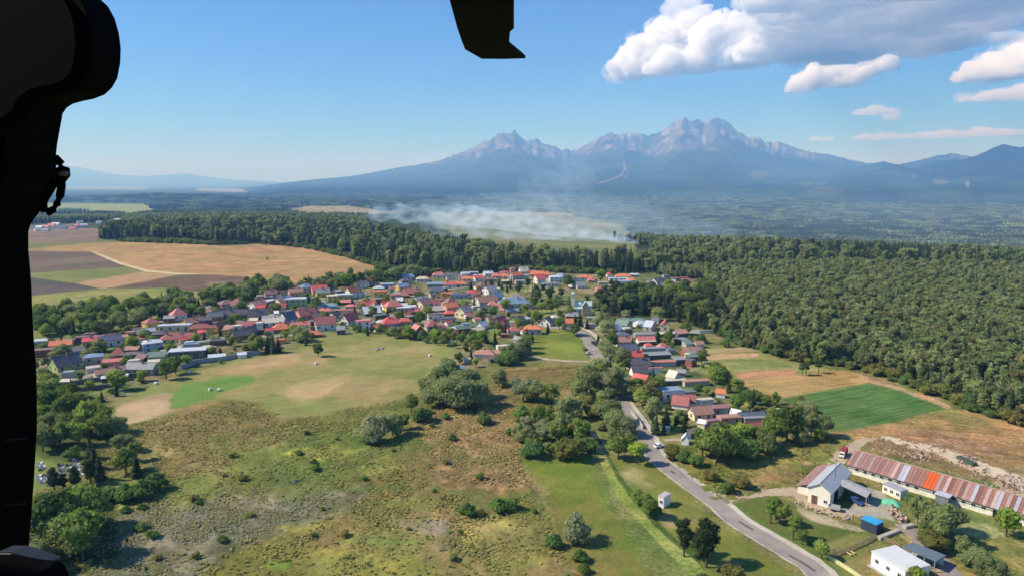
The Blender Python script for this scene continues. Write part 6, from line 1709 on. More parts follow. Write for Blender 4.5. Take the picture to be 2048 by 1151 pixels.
# ------------------------------------------------------------------ woods: the trees that show largest stand singly, the rest are one object
def counted(names): return sum(1 for o in bpy.data.objects if o.parent is None and o.name.split('.')[0] in names)
left_broad = max(0, 300 - counted(('broadleaf_tree',))); left_spruce = max(0, 300 - counted(('spruce_tree',)))
def wood(name, poly, spacing, seed, kinds, wts, hr, singles, keep=1.0):
    xs, ys_ = scatter(poly, spacing, seed, keep=keep)
    ok = np.array([taken.free(x, y, 2.5) for x, y in zip(xs, ys_)]); xs, ys_ = xs[ok], ys_[ok]
    r = np.hypot(xs, ys_); rg = np.random.default_rng(seed + 1)
    cl = fbm(xs / 70, ys_ / 70, 3, seed)
    u = rg.random(len(xs)) * .75 + (cl - .3) * .6
    cum = np.cumsum(wts) / sum(wts); kk = np.searchsorted(cum, np.clip(u, 0, .999))
    h = rg.uniform(hr[0], hr[1], len(xs)) * (0.85 + .3 * fbm(xs / 40, ys_ / 40, 3, seed + 2))
    order = np.argsort(r); single = {}
    names = [KIND[k][0] for k in kinds]
    rest = np.ones(len(xs), bool)
    for i in order:
        nm = names[kk[i]]
        if single.get(nm, 0) < singles.get(nm, (0,))[0]:
            single[nm] = single.get(nm, 0) + 1; rest[i] = False
            plant(kinds[kk[i]], xs[i], ys_[i], float(h[i]), singles[nm][1], singles[nm][2])
        if all(single.get(q, 0) >= singles[q][0] for q in singles): break
    xs, ys_, h, kk = xs[rest], ys_[rest], h[rest], kk[rest]
    ms, base, noms = [], [], []
    for k in kinds:
        base.append(len(ms))
        for c_, t_, nh in PROTO[k]: ms.append((c_, t_)); noms.append(nh)
    npr = np.array([len(PROTO[k]) for k in kinds]); pick = np.array(base)[kk] + (rg.random(len(xs)) * npr[kk]).astype(int)
    sc = h / np.array(noms)[pick]
    instancer(name, xs, ys_, gz(xs, ys_) - .1, sc, pick, ms)
    return len(xs)
ex, ey = [], []
for pl in ([(1440, 668), (1480, 692), (1540, 708), (1600, 726), (1690, 734), (1750, 752), (1860, 790), (1940, 822), (2048, 856), (2048, 848), (1940, 812), (1860, 780), (1750, 742), (1690, 724), (1600, 716), (1540, 700), (1480, 682)],
           [(240, 484), (420, 490), (545, 489), (620, 498), (700, 517), (772, 541), (850, 552), (1040, 542), (1230, 550), (1230, 545), (1040, 536), (850, 546), (772, 535), (700, 511), (620, 493), (420, 486), (240, 480)]):
    a_, b_ = scatter(pl, 3.6, 81, keep=.85); ex.append(a_); ey.append(b_)
ex, ey = np.concatenate(ex), np.concatenate(ey)
bs = PROTO['bush'] + PROTO['olive']; rr0 = np.random.default_rng(5)
instancer('forest_edge_undergrowth', ex, ey, gz(ex, ey) - .2, rr0.uniform(.5, 1.5, len(ex)), (rr0.random(len(ex)) * len(bs)).astype(int), [(c_, t_) for c_, t_, h_ in bs])
n1 = wood('mixed_wood', belt, 6.0, 61, ['woodspruce', 'forest', 'woodspruce'], (.52, .12, .36), (12, 21),
          {'spruce_tree': (min(150, left_spruce), 'tall spruce at the front edge of the dark wood behind the fields', 'spruces at the front edge of the dark wood')})
n2 = wood('leafy_wood', east, 3.4, 62, ['forest', 'woodspruce', 'rusty', 'forest'], (.36, .22, .10, .32), (6.0, 12.8),
          {'broadleaf_tree': (min(150, left_broad), 'leafy tree at the near edge of the large wood on the right', 'trees at the near edge of the right wood'),
           'spruce_tree': (min(40, max(0, left_spruce - 150)), 'spruce among leafy trees at the near edge of the right wood', 'spruces at the near edge of the right wood')})
# the wooded plain behind, thinning into clumps with distance
def plain(name, r0, r1, spacing, seed, kinds, wts, hr, clump=1.0):
    a0, a1 = math.radians(-39), math.radians(41)
    rg = np.random.default_rng(seed); n = int(.5 * (a1 - a0) * (r1 * r1 - r0 * r0) / spacing ** 2)
    r = np.sqrt(rg.uniform(r0 * r0, r1 * r1, n)); a = rg.uniform(a0, a1, n)
    xs, ys_ = r * np.sin(a), r * np.cos(a); z = gz(xs, ys_)
    px, py, _ = proj(xs, ys_, z)
    bare = np.zeros(n, bool)
    for pl in ([(-500, 374), (120, 373), (300, 374), (292, 380), (130, 379), (-500, 381)], [(400, 377), (470, 378), (560, 381), (600, 384), (470, 384), (390, 381)],
               [(-300, 403), (110, 404), (200, 405), (297, 406), (311, 418), (300, 429), (262, 437), (238, 436), (215, 426), (150, 422), (60, 426), (-300, 424)],
               [(558, 424), (612, 411), (700, 411), (760, 420), (802, 426), (740, 436), (650, 436), (600, 434)],
               [(858, 426), (1000, 423), (1140, 425), (1152, 431), (1244, 447), (1266, 466), (1225, 482), (1150, 488), (1075, 494), (1000, 480), (930, 462), (880, 444)],
               [(-600, 452), (190, 454), (232, 470), (262, 478), (330, 480), (470, 488), (620, 494), (768, 535), (900, 560), (900, 900), (-600, 900)],
               [(740, 440), (850, 455), (1000, 478), (1266, 486), (1300, 498), (1300, 530), (1000, 520), (740, 475)],
               [(60, 448), (250, 444), (240, 462), (60, 464)]):
        bare |= inpoly(px, py, pl)
    edge = 1300 + 110 * (fbm(xs / 60, ys_ / 60, 3, 55) - .5) * 2
    bare |= (px > 735) & (px < edge) & (py > 424 + (px - 735) * .03)
    bare |= inpoly(px, py, belt) | inpoly(px, py, east) | ((py > 535) & (px < 1395)) | (py > 556)
    bare |= (fbm(xs / 420, ys_ / 420, 4, 77) > .63) & (r > 2200)
    k = ~bare; xs, ys_, z, r = xs[k], ys_[k], z[k], r[k]; n = len(xs)
    cl = fbm(xs / 160, ys_ / 160, 3, seed); u = rg.random(n) * .7 + (cl - .3) * .8
    kk = np.searchsorted(np.cumsum(wts) / sum(wts), np.clip(u, 0, .999))
    h = rg.uniform(hr[0], hr[1], n) * clump
    ms, base, noms = [], [], []
    for q in kinds:
        base.append(len(ms))
        for c_, t_, nh in PROTO[q]: ms.append((c_, t_)); noms.append(nh)
    npr = np.array([len(PROTO[q]) for q in kinds]); pick = np.array(base)[kk] + (rg.random(n) * npr[kk]).astype(int)
    instancer(name, xs, ys_, z - .2, h / np.array(noms)[pick], pick, ms); return n
# clumps of far wood: many crowns in one mesh
def clump_mesh(seed, mat, conif):
    rg = np.random.default_rng(seed); Vs, Fs, Cs = [], [], []; n = 0
    for i in range(46):
        x, y = rg.uniform(-32, 32, 2); h = rg.uniform(13, 21); w = rg.uniform(4.5, 7); c = rg.uniform(.6, 1.3)
        if conif or rg.random() < .3:
            m_ = 6; ring = [(x + math.cos(6.28 * k / m_) * w * .5, y + math.sin(6.28 * k / m_) * w * .5, h * .12) for k in range(m_)]; mid = [(x + math.cos(6.28 * (k + .5) / m_) * w * .34, y + math.sin(6.28 * (k + .5) / m_) * w * .34, h * .5) for k in range(m_)]
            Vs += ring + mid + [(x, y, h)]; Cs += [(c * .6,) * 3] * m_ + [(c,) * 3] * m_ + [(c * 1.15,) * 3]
            for k in range(m_):
                k2 = (k + 1) % m_; Fs += [(n + k, n + k2, n + m_ + k), (n + m_ + k, n + k2, n + m_ + k2), (n + m_ + k, n + m_ + k2, n + 2 * m_)]
            n += 2 * m_ + 1
        else:
            cv, cf = ICO1; j = 1 + .25 * (rg.random((len(cv), 1)) - .5)
            v = cv * np.array((w * .6, w * .6, h * .36)) * j + np.array((x, y, h * .52)); Vs += [tuple(q) for q in v]; Fs += [tuple(q + n) for q in cf]; Cs += [(c,) * 3] * len(cv); n += len(cv)
    return mesh_np('clump', Vs, Fs, [mat], colors=Cs)
tiny = MB(); tiny.box(-.1, .1, -.1, .1, 0, 6); TINY = tiny.mesh('stem', BARK)
PROTO['clumpc'] = [(clump_mesh(300 + i, L_CONIF, True), TINY, 20) for i in range(3)]
PROTO['clumpb'] = [(clump_mesh(310 + i, L_FOREST, False), TINY, 20) for i in range(3)]
n3 = plain('wooded_plain', 640, 2600, 8.6, 63, ['woodspruce', 'forest'], (.62, .38), (13, 20))
n4 = plain('far_wooded_plain', 2500, 9500, 52, 64, ['clumpc', 'clumpb'], (.6, .4), (17, 23))
print('wood instances', n1, n2, n3, n4, 'single trees', len(TREES))

# ------------------------------------------------------------------ tall grass, reeds and weeds
def tufts(name, poly, spacing, seed, hgt, wid, mat_cols, label=None, keep=1.0, per=3):
    xs, ys_ = scatter(poly, spacing, seed, keep=keep); n = len(xs)
    d = fbm(xs / 9, ys_ / 9, 3, seed + 4); k = d > .49; xs, ys_ = xs[k], ys_[k]; n = len(xs)
    rg = np.random.default_rng(seed); z = gz(xs, ys_)
    Vs, Cs = [], []
    c0, c1 = map(np.asarray, mat_cols); mixv = np.clip(fbm(xs / 14, ys_ / 14, 3, seed + 8) * 2 - .5 + .3 * rg.normal(size=n), 0, 1)[:, None]
    col = (c0 + (c1 - c0) * mixv) * (0.86 + .26 * rg.random((n, 1)))
    for j in range(per):
        # each tuft: small blades leaning every way, their faces turned mostly upward
        ox, oy = rg.normal(size=(2, n)) * wid * .6; hh = hgt * (.25 + .75 * rg.random(n)); a = rg.random(n) * 6.28; w = wid * (.45 + .7 * rg.random(n))
        tl = rg.normal(size=(2, n)) * .30
        c = np.stack([xs + ox, ys_ + oy, z + hh * .5], -1)
        P_ = []
        for q in range(3):
            dx_, dy_ = np.cos(a + q * 2.1) * w, np.sin(a + q * 2.1) * w
            P_.append(c + np.stack([dx_, dy_, tl[0] * dx_ + tl[1] * dy_ - .1 * hgt], -1))
        Vs.append(np.stack(P_, 1).reshape(-1, 3)); Cs.append(np.repeat(col, 3, axis=0))
    V_ = np.concatenate(Vs); m, nt, b = nmat(name + '_blades'); vc = nt.nodes.new('ShaderNodeVertexColor'); vc.layer_name = 'col'; nt.links.new(vc.outputs[0], b.inputs['Base Color']); b.inputs['Specular IOR Level'].default_value = .05
    me = mesh_np(name, V_, np.arange(len(V_)).reshape(-1, 3), [m], colors=np.concatenate(Cs)); obj(name, me, kind='stuff', label=label); return n
t1 = tufts('reeds', [(150, 1190), (190, 1050), (250, 1000), (330, 975), (560, 975), (700, 985), (680, 1010), (560, 1050), (480, 1090), (390, 1150), (340, 1200)], .8, 71, 1.1, .30, (S(146, 144, 116), S(120, 126, 92)), 'grey-green reeds in the wet hollow')
t2 = tufts('tall_grass', mtop, 1.0, 72, .65, .42, (S(144, 128, 78), S(120, 124, 62)), 'rough tall grass of the marsh')
t3 = tufts('heath_grass', [(820, 850), (900, 800), (1010, 770), (1040, 830), (1050, 900), (1040, 925), (1060, 985), (980, 985), (900, 960), (850, 900)], 1.1, 73, .7, .45, (S(178, 150, 102), S(150, 126, 82)), 'dry brown grass of the heath')
t4 = tufts('weeds', [(1320, 905), (1440, 880), (1640, 865), (1700, 880), (1670, 935), (1600, 975), (1520, 982), (1440, 998), (1400, 970), (1345, 925)], 1.4, 74, .9, .5, (S(140, 128, 64), S(100, 112, 50)), 'weeds in the rough ground beside the driveway')
t5 = tufts('weeds', [(1740, 900), (1900, 945), (2048, 1010), (2200, 1080), (2200, 1190), (1960, 1190), (1900, 1080), (2048, 1090), (1800, 930)], 1.5, 75, .8, .5, (S(140, 118, 74), S(112, 108, 56)), 'weeds round the long cattle shed')
t6 = tufts('heath_grass', [(270, 860), (440, 804), (520, 820), (640, 838), (560, 880), (500, 900), (420, 950), (330, 960)], 1.2, 76, .7, .5, (S(160, 136, 90), S(132, 124, 72)), 'dry grass of the slope below the meadow')
t7 = tufts('marsh_weeds', mtop, 2.2, 78, .9, .42, (S(108, 118, 60), S(150, 146, 74)), 'taller green weeds of the marsh', per=5)
print('tufts', t1, t2, t3, t4, t5, t6, t7)

# ------------------------------------------------------------------ vehicles, bales, heaps, graves
TYRE = simple('tyre_rubber', (0.012, 0.012, 0.012), .9, .1); CARGLASS = simple('car_glass', (0.02, 0.025, 0.03), .08, .05, spec=.6); LAMP = simple('lamp_glass', (.7, .7, .66), .2, .05); LAMPR = simple('tail_lamp', (.35, .02, .02), .3, .05)
def car(x, y, rz, paint, label, group=None, L=4.3, W_=1.76, H_=1.48, van=False):
    z = float(gz(x, y)) + .1
    t = empty('van' if van else 'car', (x, y, z), rz, label=label, category='van' if van else 'car', group=group)
    h = H_
    if van: prof = [(-L / 2, .35), (-L / 2, h * .95), (-L / 2 + .15, h), (L * .24, h), (L * .36, h * .62), (L / 2 - .05, h * .5), (L / 2, h * .25), (L / 2 - .05, .3)]
    else: prof = [(-L / 2, .32), (-L / 2, .82), (-L * .46, .92), (-L * .33, h * .95), (-L * .24, h), (L * .06, h), (L * .2, .96), (L * .44, .82), (L / 2, .62), (L / 2, .32)]
    mb_ = MB(); n = len(prof)
    def yw(zz): return W_ / 2 * (1 if zz < .95 else .84)
    for i in range(n):
        (x0, z0), (x1, z1) = prof[i], prof[(i + 1) % n]
        mb_.face([(x0, -yw(z0), z0), (x1, -yw(z1), z1), (x1, yw(z1), z1), (x0, yw(z0), z0)][::-1])
    for s in (-1, 1):
        f = [(a, s * yw(b), b) for a, b in prof]; mb_.face(f if s > 0 else f[::-1])
    obj('body', mb_.mesh('body', paint), t)
    mb_ = MB()
    if not van:
        for s in (-1, 1): mb_.face([(-L * .38, s * (W_ * .43 + .012), .97), (L * .17, s * (W_ * .43 + .012), .97), (L * .05, s * (W_ * .42 + .012), h - .08), (-L * .25, s * (W_ * .42 + .012), h - .08)])
        mb_.face([(L * .075, -W_ * .38, h - .05), (L * .075, W_ * .38, h - .05), (L * .21, W_ * .42, .98), (L * .21, -W_ * .42, .98)]); mb_.face([(-L * .34, -W_ * .38, h - .1), (-L * .34, W_ * .38, h - .1), (-L * .455, W_ * .42, .97), (-L * .455, -W_ * .42, .97)])
    else:
        mb_.face([(L * .26, -W_ * .4, h * .95), (L * .26, W_ * .4, h * .95), (L * .365, W_ * .42, h * .66), (L * .365, -W_ * .42, h * .66)])
        for s in (-1, 1): mb_.face([(L * .08, s * (W_ * .43 + .012), h * .6), (L * .3, s * (W_ * .43 + .012), h * .6), (L * .22, s * (W_ * .43 + .012), h * .9), (L * .08, s * (W_ * .43 + .012), h * .9)])
    obj('window', mb_.mesh('window', CARGLASS), t)
    wm = MB(); wm.tube([(0, -.11, 0), (0, .11, 0)], .32, 12); wme = wm.mesh('wheel', TYRE)
    for a in (-L * .31, L * .31):
        for s in (-1, 1): obj('wheel', wme, t, (a, s * (W_ / 2 - .08), .32 - .1))
    for s in (-1, 1):
        mb_ = MB(); mb_.box(L / 2 - .04, L / 2 + .02, s * W_ * .36 - .16, s * W_ * .36 + .16, .58, .72); obj('headlight', mb_.mesh('headlight', LAMP), t)
        mb_ = MB(); mb_.box(-L / 2 - .02, -L / 2 + .04, s * W_ * .38 - .12, s * W_ * .38 + .12, .62, .8); obj('tail_light', mb_.mesh('tail_light', LAMPR), t)
    return t
def paint(n, c): return simple('paint_' + n, c, .3, .05, .5, spec=.5)
PW, PB, PK, PS, PR = paint('white', (.75, .75, .74)), paint('blue', (.03, .07, .22)), paint('black', (.015, .015, .018)), paint('silver', (.42, .43, .45)), paint('red', (.35, .03, .03))
def car_px(px, py, deg, p, label, **k):
    q = at(px, py); return car(q.x, q.y, math.radians(deg), p, label, **k)
car_px(1713, 1005, -70, PB, 'dark blue and white car under the lean-to of the workshop')
car_px(1187, 687, -80, PK, 'dark car driving on the road beside the grass island')
car_px(1172, 702, 100, PK, 'dark car parked at the left verge beside the grass island')
car_px(1176, 707, 100, PS, 'silver car parked behind the dark one beside the grass island')
for i, (a, b, p, n) in enumerate(((1070, 612, PW, 'white car at the left end of the school car park'), (1078, 611, PW, 'white van at the left of the school car park'), (1086, 610, PS, 'silver car in the school car park beside the vans'), (1094, 608, PK, 'black car in the middle of the school car park'),
                                  (1101, 607, PB, 'blue car right of the black one at the school'), (1108, 606, PR, 'red car near the right end of the car park'), (1064, 614, PS, 'silver car nearest the spruce in the car park'))):
    car_px(a, b, 70, p, n, group='cars parked at the school', van='van' in n, H_=2.0 if 'van' in n else 1.48)
car_px(1262, 800, 20, PK, 'black car on the forecourt by the hidden road bend')
car_px(1271, 802, 10, PK, 'dark car turning off the road by the street houses')
car_px(1318, 894, 25, PW, 'white car parked on the shoulder at the lower end of the street', L=3.6)
def truck():
    q = at(1686, 912); t = empty('truck', (q.x, q.y, q.z + .1), math.radians(232), label='red truck with white cab parked at the top of the long cattle shed', category='truck')
    mb_ = MB(); mb_.box(-4.4, 1.4, -1.25, 1.25, 1.0, 3.3); mb_.box(-4.5, 1.5, -1.3, 1.3, 3.3, 3.4); obj('cargo_box', mb_.mesh('cargo_box', simple('truck_red', S(150, 62, 62), .7, .25)), t)
    mb_ = MB(); mb_.prism([(1.6, -1.15), (3.5, -1.15), (3.5, 1.15), (1.6, 1.15)], .7, 2.7); obj('cab', mb_.mesh('cab', PW), t)
    mb_ = MB(); mb_.box(3.5, 3.53, -1.0, 1.0, 1.75, 2.5); obj('windscreen', mb_.mesh('windscreen', CARGLASS), t)
    mb_ = MB(); mb_.box(-4.4, 3.4, -.5, .5, .6, .98); obj('chassis', mb_.mesh('chassis', TYRE), t)
    wm = MB(); wm.tube([(0, -.16, 0), (0, .16, 0)], .48, 12); wme = wm.mesh('wheel', TYRE)
    for a in (-3.4, -2.3, 2.6):
        for s in (-1, 1): obj('wheel', wme, t, (a, s * 1.0, .38))
truck()
tr_ = [o for o in bpy.data.objects if o.name == 'truck'][0]; tr_.scale = (.66, .66, .72)
def trailer():
    q = at(1668, 1020); t = empty('trailer', (q.x, q.y, q.z), math.radians(-30), label='small pale trailer at the shaded corner of the workshop', category='trailer')
    mb_ = MB(); mb_.box(-1.5, 1.5, -.9, .9, .7, .78); mb_.box(-1.5, 1.5, -.9, -.85, .78, 1.5); mb_.box(-1.5, 1.5, .85, .9, .78, 1.5); mb_.box(-1.5, -1.45, -.85, .85, .78, 1.5); mb_.box(1.45, 1.5, -.85, .85, .78, 1.5)
    obj('box', mb_.mesh('box', PS), t)
    wm = MB(); wm.tube([(0, -.1, 0), (0, .1, 0)], .34, 10); wme = wm.mesh('wheel', TYRE)
    for s in (-1, 1): obj('wheel', wme, t, (0, s * .95, .34))
    mb_ = MB(); mb_.box(1.5, 2.7, -.06, .06, .6, .7); obj('drawbar', mb_.mesh('drawbar', TYRE), t)
trailer()

def bale_mesh():
    mb_ = MB(); mb_.tube([(0, -.6, .62), (0, -.56, .62), (0, .56, .62), (0, .6, .62)], [.5, .66, .66, .5], 14); return mb_.mesh('hay_bale', simple('bale_wrap', S(216, 220, 204), .7, .15, 2))
bm_ = bale_mesh()
for (a, b, l) in ((420, 780, 'left one of two wrapped bales on the bright green strip'), (438, 781, 'right one of two wrapped bales on the bright green strip'), (632, 728, 'pale bale alone in the middle of the mown meadow'),
                  (860, 712, 'small bale at the right side of the mown meadow'), (378, 746, 'bale beside the dirt path at the left village end'), (312, 768, 'bale on the grass above the bare soil'), (844, 764, 'pale bale left of the big willow clump'), (851, 767, 'second pale bale left of the big willow clump')):
    q = at(a, b); obj('hay_bale', bm_, None, (q.x, q.y, q.z - .03), random.uniform(0, 3), label=l, category='bale')
# heaps of rubble, stones and cut wood: nobody could count the pieces
def heap(name, pts, n, size, mats, label, seed, spread=2.2, hgt=.9):
    rg = random.Random(seed); mb_ = MB()
    for i in range(n):
        a = rg.choice(pts); q = at(a[0] + rg.uniform(-a[2], a[2]), a[1] + rg.uniform(-a[2], a[2]) * .45)
        s = size * rg.uniform(.3, 1.2); zz = rg.random() ** 2 * hgt
        from mathutils import Matrix, Euler
        M = Matrix.Translation((q.x, q.y, q.z + zz)) @ Euler((rg.uniform(-.8, .8), rg.uniform(-.8, .8), rg.uniform(0, 3.1))).to_matrix().to_4x4()
        mb_.box(-s * rg.uniform(.5, 1.2), s, -s * .6, s * .7, -s * .4, s * .5, rg.randrange(len(mats)), M)
    obj(name, mb_.mesh(name, mats), kind='stuff', label=label)
RUB = [simple('rubble_pale', S(206, 180, 160), .95, .3, 2), simple('rubble_brown', S(120, 92, 78), .95, .3, 2), simple('rubble_grey', S(166, 160, 150), .95, .3, 2)]
heap('rubble', [(1783, 1018, 6), (1790, 1026, 8), (1800, 1034, 8), (1806, 1042, 7)], 520, .34, RUB, 'heap of broken boards and rubble beside the farm track', 1, hgt=1.1)
heap('rubble', [(1990, 962, 26), (2020, 975, 24), (1960, 945, 18), (2036, 968, 22), (2010, 958, 20)], 300, .28, [RUB[0], RUB[2], RUB[1]], 'pale stone rubble behind the long cattle shed', 2)
heap('rubble', [(1925, 925, 26), (1935, 918, 20), (1890, 900, 34), (1780, 893, 34), (1850, 905, 40), (1830, 915, 26)], 420, .3, [RUB[0], RUB[2], RUB[1]], 'scattered blocks on the waste ground', 3, hgt=.5)
heap('rubble', [(2030, 1000, 16), (1985, 985, 10), (1780, 960, 30), (1900, 960, 30)], 200, .25, RUB, 'loose debris along the back of the cattle shed', 4, hgt=.3)
heap('cut_timber', [(1600, 1006, 8), (1618, 1014, 8), (1640, 1022, 10), (1665, 1030, 8), (1695, 1034, 10)], 220, .28, [simple('sawn_wood', S(190, 168, 128), .9, .25, 2), RUB[2]], 'scraps of timber and stone between yard and lawn', 5, hgt=.4)
heap('rubble', [(762, 697, 5), (752, 699, 4)], 26, .8, [RUB[2], RUB[0]], 'pale stones in the mown meadow', 6, hgt=.5)
def beam(p0, p1, w, h, name, label, cat, mat):
    a, b = at(*p0), at(*p1); L = (b - a).length; mb_ = MB(); mb_.box(0, L, -w / 2, w / 2, -.05, h)
    mb_.box(L * .02, L * .98, -w * .35, w * .35, h, h + .06)
    obj(name, mb_.mesh(name, mat), None, a, math.atan2(b.y - a.y, b.x - a.x), label=label, category=cat)
beam((1757, 1078), (1798, 1062), 1.1, .7, 'concrete_trough', 'long grey trough lying right of the blue-roofed hut', 'trough', CONC)
beam((1808, 1056), (1826, 1052), 1.2, .8, 'concrete_trough', 'short pale trough at the end of the rubble heap', 'trough', CONC)
beam((1917, 916), (1950, 932), 1.8, 1.1, 'steel_tank', 'long dark tank lying on the waste ground behind the shed', 'tank', simple('dark_green_steel', S(70, 82, 74), .7, .2))
def plank_bench(p0, p1, label):
    a, b = at(*p0), at(*p1); L = (b - a).length; t = empty('bench', a, math.atan2(b.y - a.y, b.x - a.x), label=label, category='bench')
    m = simple('yellow_wood', S(206, 186, 122), .8, .2)
    mb_ = MB(); mb_.box(0, L, -.25, .25, .42, .5); obj('seat', mb_.mesh('seat', m), t)
    for s in (.12, .88): mb_ = MB(); mb_.box(L * s - .05, L * s + .05, -.22, .22, -.1, .42); obj('leg', mb_.mesh('leg', m), t)
plank_bench((1689, 1104), (1703, 1112), 'left one of two parallel yellow benches on the lawn'); plank_bench((1696, 1101), (1710, 1109), 'right one of two parallel yellow benches on the lawn')
def tarp():
    q = at(1781, 1006); pts = []; n = 9
    for i in range(n):
        for j in range(n):
            u, v = i / (n - 1) * 2 - 1, j / (n - 1) * 2 - 1; pts.append((u * 2.6, v * 1.6, 1.3 * (1 - max(abs(u), abs(v)) ** 2.2) + .12 * math.sin(5 * u + 3 * v)))
    F_ = [(i * n + j, (i + 1) * n + j, (i + 1) * n + j + 1, i * n + j + 1) for i in range(n - 1) for j in range(n - 1)]
    obj('tarpaulin', mesh_np('tarpaulin', pts, F_, [simple('green_tarp', S(104, 190, 150), .6, .2, 1)], smooth=True), None, q, -.6, label='bright green tarpaulin thrown over a heap in the yard', category='tarpaulin')
tarp()
def pole(px, py, hpx, label):
    q = at(px, py); h = hpx * m_per_px(px, py); t = empty('utility_pole', q, 0, label=label, category='pole')
    mb_ = MB(); mb_.tube([(0, 0, -.5), (0, 0, h)], [.16, .1], 8); obj('mast', mb_.mesh('mast', CONC), t)
    mb_ = MB(); mb_.box(-.8, .8, -.05, .05, h - .5, h - .38); obj('crossarm', mb_.mesh('crossarm', CONC), t)
pole(1666, 1115, 22, 'thin pale pole at the wooden fence in the lawn'); pole(1402, 818, 22, 'pole rising between the yellow gable and flat roof'); pole(1442, 815, 26, 'pole in front of the small orange roof')
pole(1290, 690, 20, 'pole beside the upper street'); pole(1196, 652, 18, 'pole at the bend of the road'); pole(1462, 838, 20, 'pole over the pinkish flat roof')
for (a, b, l) in ((694, 424, 'left'), (702, 426, 'middle'), (788, 426, 'right')):
    q = at(a, b); t = empty('electricity_pylon', q, .3, label='distant lattice pylon above the wood, %s one of three' % l, category='pylon')
    mb_ = MB(); H_ = 26
    for sx in (-1, 1):
        for sy in (-1, 1): mb_.tube([(sx * 2.4, sy * 2.4, -1), (sx * .5, sy * .5, H_)], .22, 4)
    for k in range(6):
        z0 = k * H_ / 6; w0 = 2.4 - 1.9 * k / 6; w1 = 2.4 - 1.9 * (k + 1) / 6
        mb_.tube([(-w0, -w0, z0), (w1, -w1, z0 + H_ / 6)], .12, 3); mb_.tube([(w0, -w0, z0), (-w1, -w1, z0 + H_ / 6)], .12, 3)
    obj('tower', mb_.mesh('tower', simple('galvanised', S(170, 172, 176), .6, .1)), t)
    for zz in (17, 21, 25): mb_ = MB(); mb_.box(-4, 4, -.2, .2, zz, zz + .4); obj('crossarm', mb_.mesh('crossarm', simple('galvanised_arm', S(170, 172, 176), .6, .1)), t)
# graves
G1, G2, G3 = simple('grey_granite', S(168, 168, 178), .5, .2, 2), simple('pale_marble', S(214, 212, 206), .5, .15, 2), simple('dark_granite', S(92, 90, 98), .35, .2, 2)
def grave_mesh(m, hs):
    mb_ = MB(); mb_.box(-1.1, 1.1, -.6, .6, -.2, .14); mb_.box(-.95, 1.0, -.47, .47, .14, .22); a = mb_.mesh('slab', m)
    mb_ = MB(); mb_.box(-1.08, -.9, -.5, .5, .1, hs); mb_.prism([(-1.08, -.3), (-.9, -.3), (-.9, .3), (-1.08, .3)], hs, hs + .15); b = mb_.mesh('headstone', m); return a, b
GM = [grave_mesh(m, h) for m in (G1, G2, G3) for h in (.8, 1.1)]
rows = [((116, 929), (127, 931)), ((118, 935), (128, 937)), ((119, 941), (129, 943)), ((120, 947), (128, 950)), ((131, 929), (144, 931)), ((133, 935), (145, 937)), ((135, 941), (146, 943)), ((136, 947), (146, 949)), ((138, 954), (146, 956)),
        ((145, 918), (156, 918)), ((147, 923), (158, 923)), ((149, 928), (159, 929)), ((151, 933), (161, 934)), ((152, 939), (162, 940)), ((72, 926), (90, 926)), ((74, 932), (91, 933)), ((76, 938), (92, 939)), ((73, 952), (96, 950)), ((75, 958), (97, 957)), ((77, 964), (98, 963)), ((108, 968), (118, 970)), ((160, 948), (166, 950))]
gi_ = 0
for ri_, (p0, p1) in enumerate(rows):
    a, b = at(*p0), at(*p1); n = max(1, int((b - a).length / 1.5))
    for j in range(n):
        q = a.lerp(b, (j + .5) / n); ga, gb_ = random.choice(GM)
        blk = 'right' if p0[0] > 143 else ('middle' if p0[0] > 112 else 'left')
        t = empty('grave', (q.x, q.y, float(gz(q.x, q.y))), math.radians(100 + random.uniform(-4, 4)), label='stone grave slab with headstone in the %s block of the graveyard' % blk, category='grave', group='graves of the %s block' % blk)
        obj('slab', ga, t); obj('headstone', gb_, t)

# ------------------------------------------------------------------ the helicopter the picture is taken from
def near_pt(px, py, depth):
    dx, dy, dz = ray(px, py); return Vector((dx, dy, dz)) * depth + Vector((0, 0, CAMH))
HB = simple('cabin_black', (0.0009, 0.0012, 0.0015), .8, .1, 8, spec=.05); HP = simple('pad_leather', (0.0009, 0.0013, 0.0017), .8, .1, 12, spec=.05); HM = simple('dark_metal', (0.0012, 0.0012, 0.0016), .7, .1, 10, spec=.04)
q0 = near_pt(60, 600, .9)
heli = empty('helicopter', (q0.x, q0.y, q0.z), 0, label='black helicopter doorway edge with padded headrest and rotor blade tip', category='helicopter')
def local(v): return tuple(Vector(v) - Vector((q0.x, q0.y, q0.z)))
def solid(name, pix, depth, thick, mat, bev=.012, parent=None, seg=3):
    """outline at its own distance, given real thickness towards the cabin, edges rounded"""
    import bmesh
    bk = [Vector(local(near_pt(x, y, depth))) for x, y in pix]
    bm = bmesh.new(); v0 = [bm.verts.new(p) for p in bk]; v1 = [bm.verts.new(p + Vector((-.01, -thick, .0))) for p in bk]
    n = len(pix); bm.faces.new(v0); bm.faces.new(v1[::-1])
    for i in range(n): bm.faces.new((v0[i], v1[i], v1[(i + 1) % n], v0[(i + 1) % n]))
    bmesh.ops.recalc_face_normals(bm, faces=bm.faces)
    rim = [e for e in bm.edges if (e.verts[0] in v0) == (e.verts[1] in v0)]
    try: bmesh.ops.bevel(bm, geom=rim, offset=bev, segments=seg, affect='EDGES', clamp_overlap=True)
    except Exception: pass
    me = bpy.data.meshes.new(name); bm.to_mesh(me); bm.free(); me.materials.append(mat)
    return obj(name, me, parent or heli)
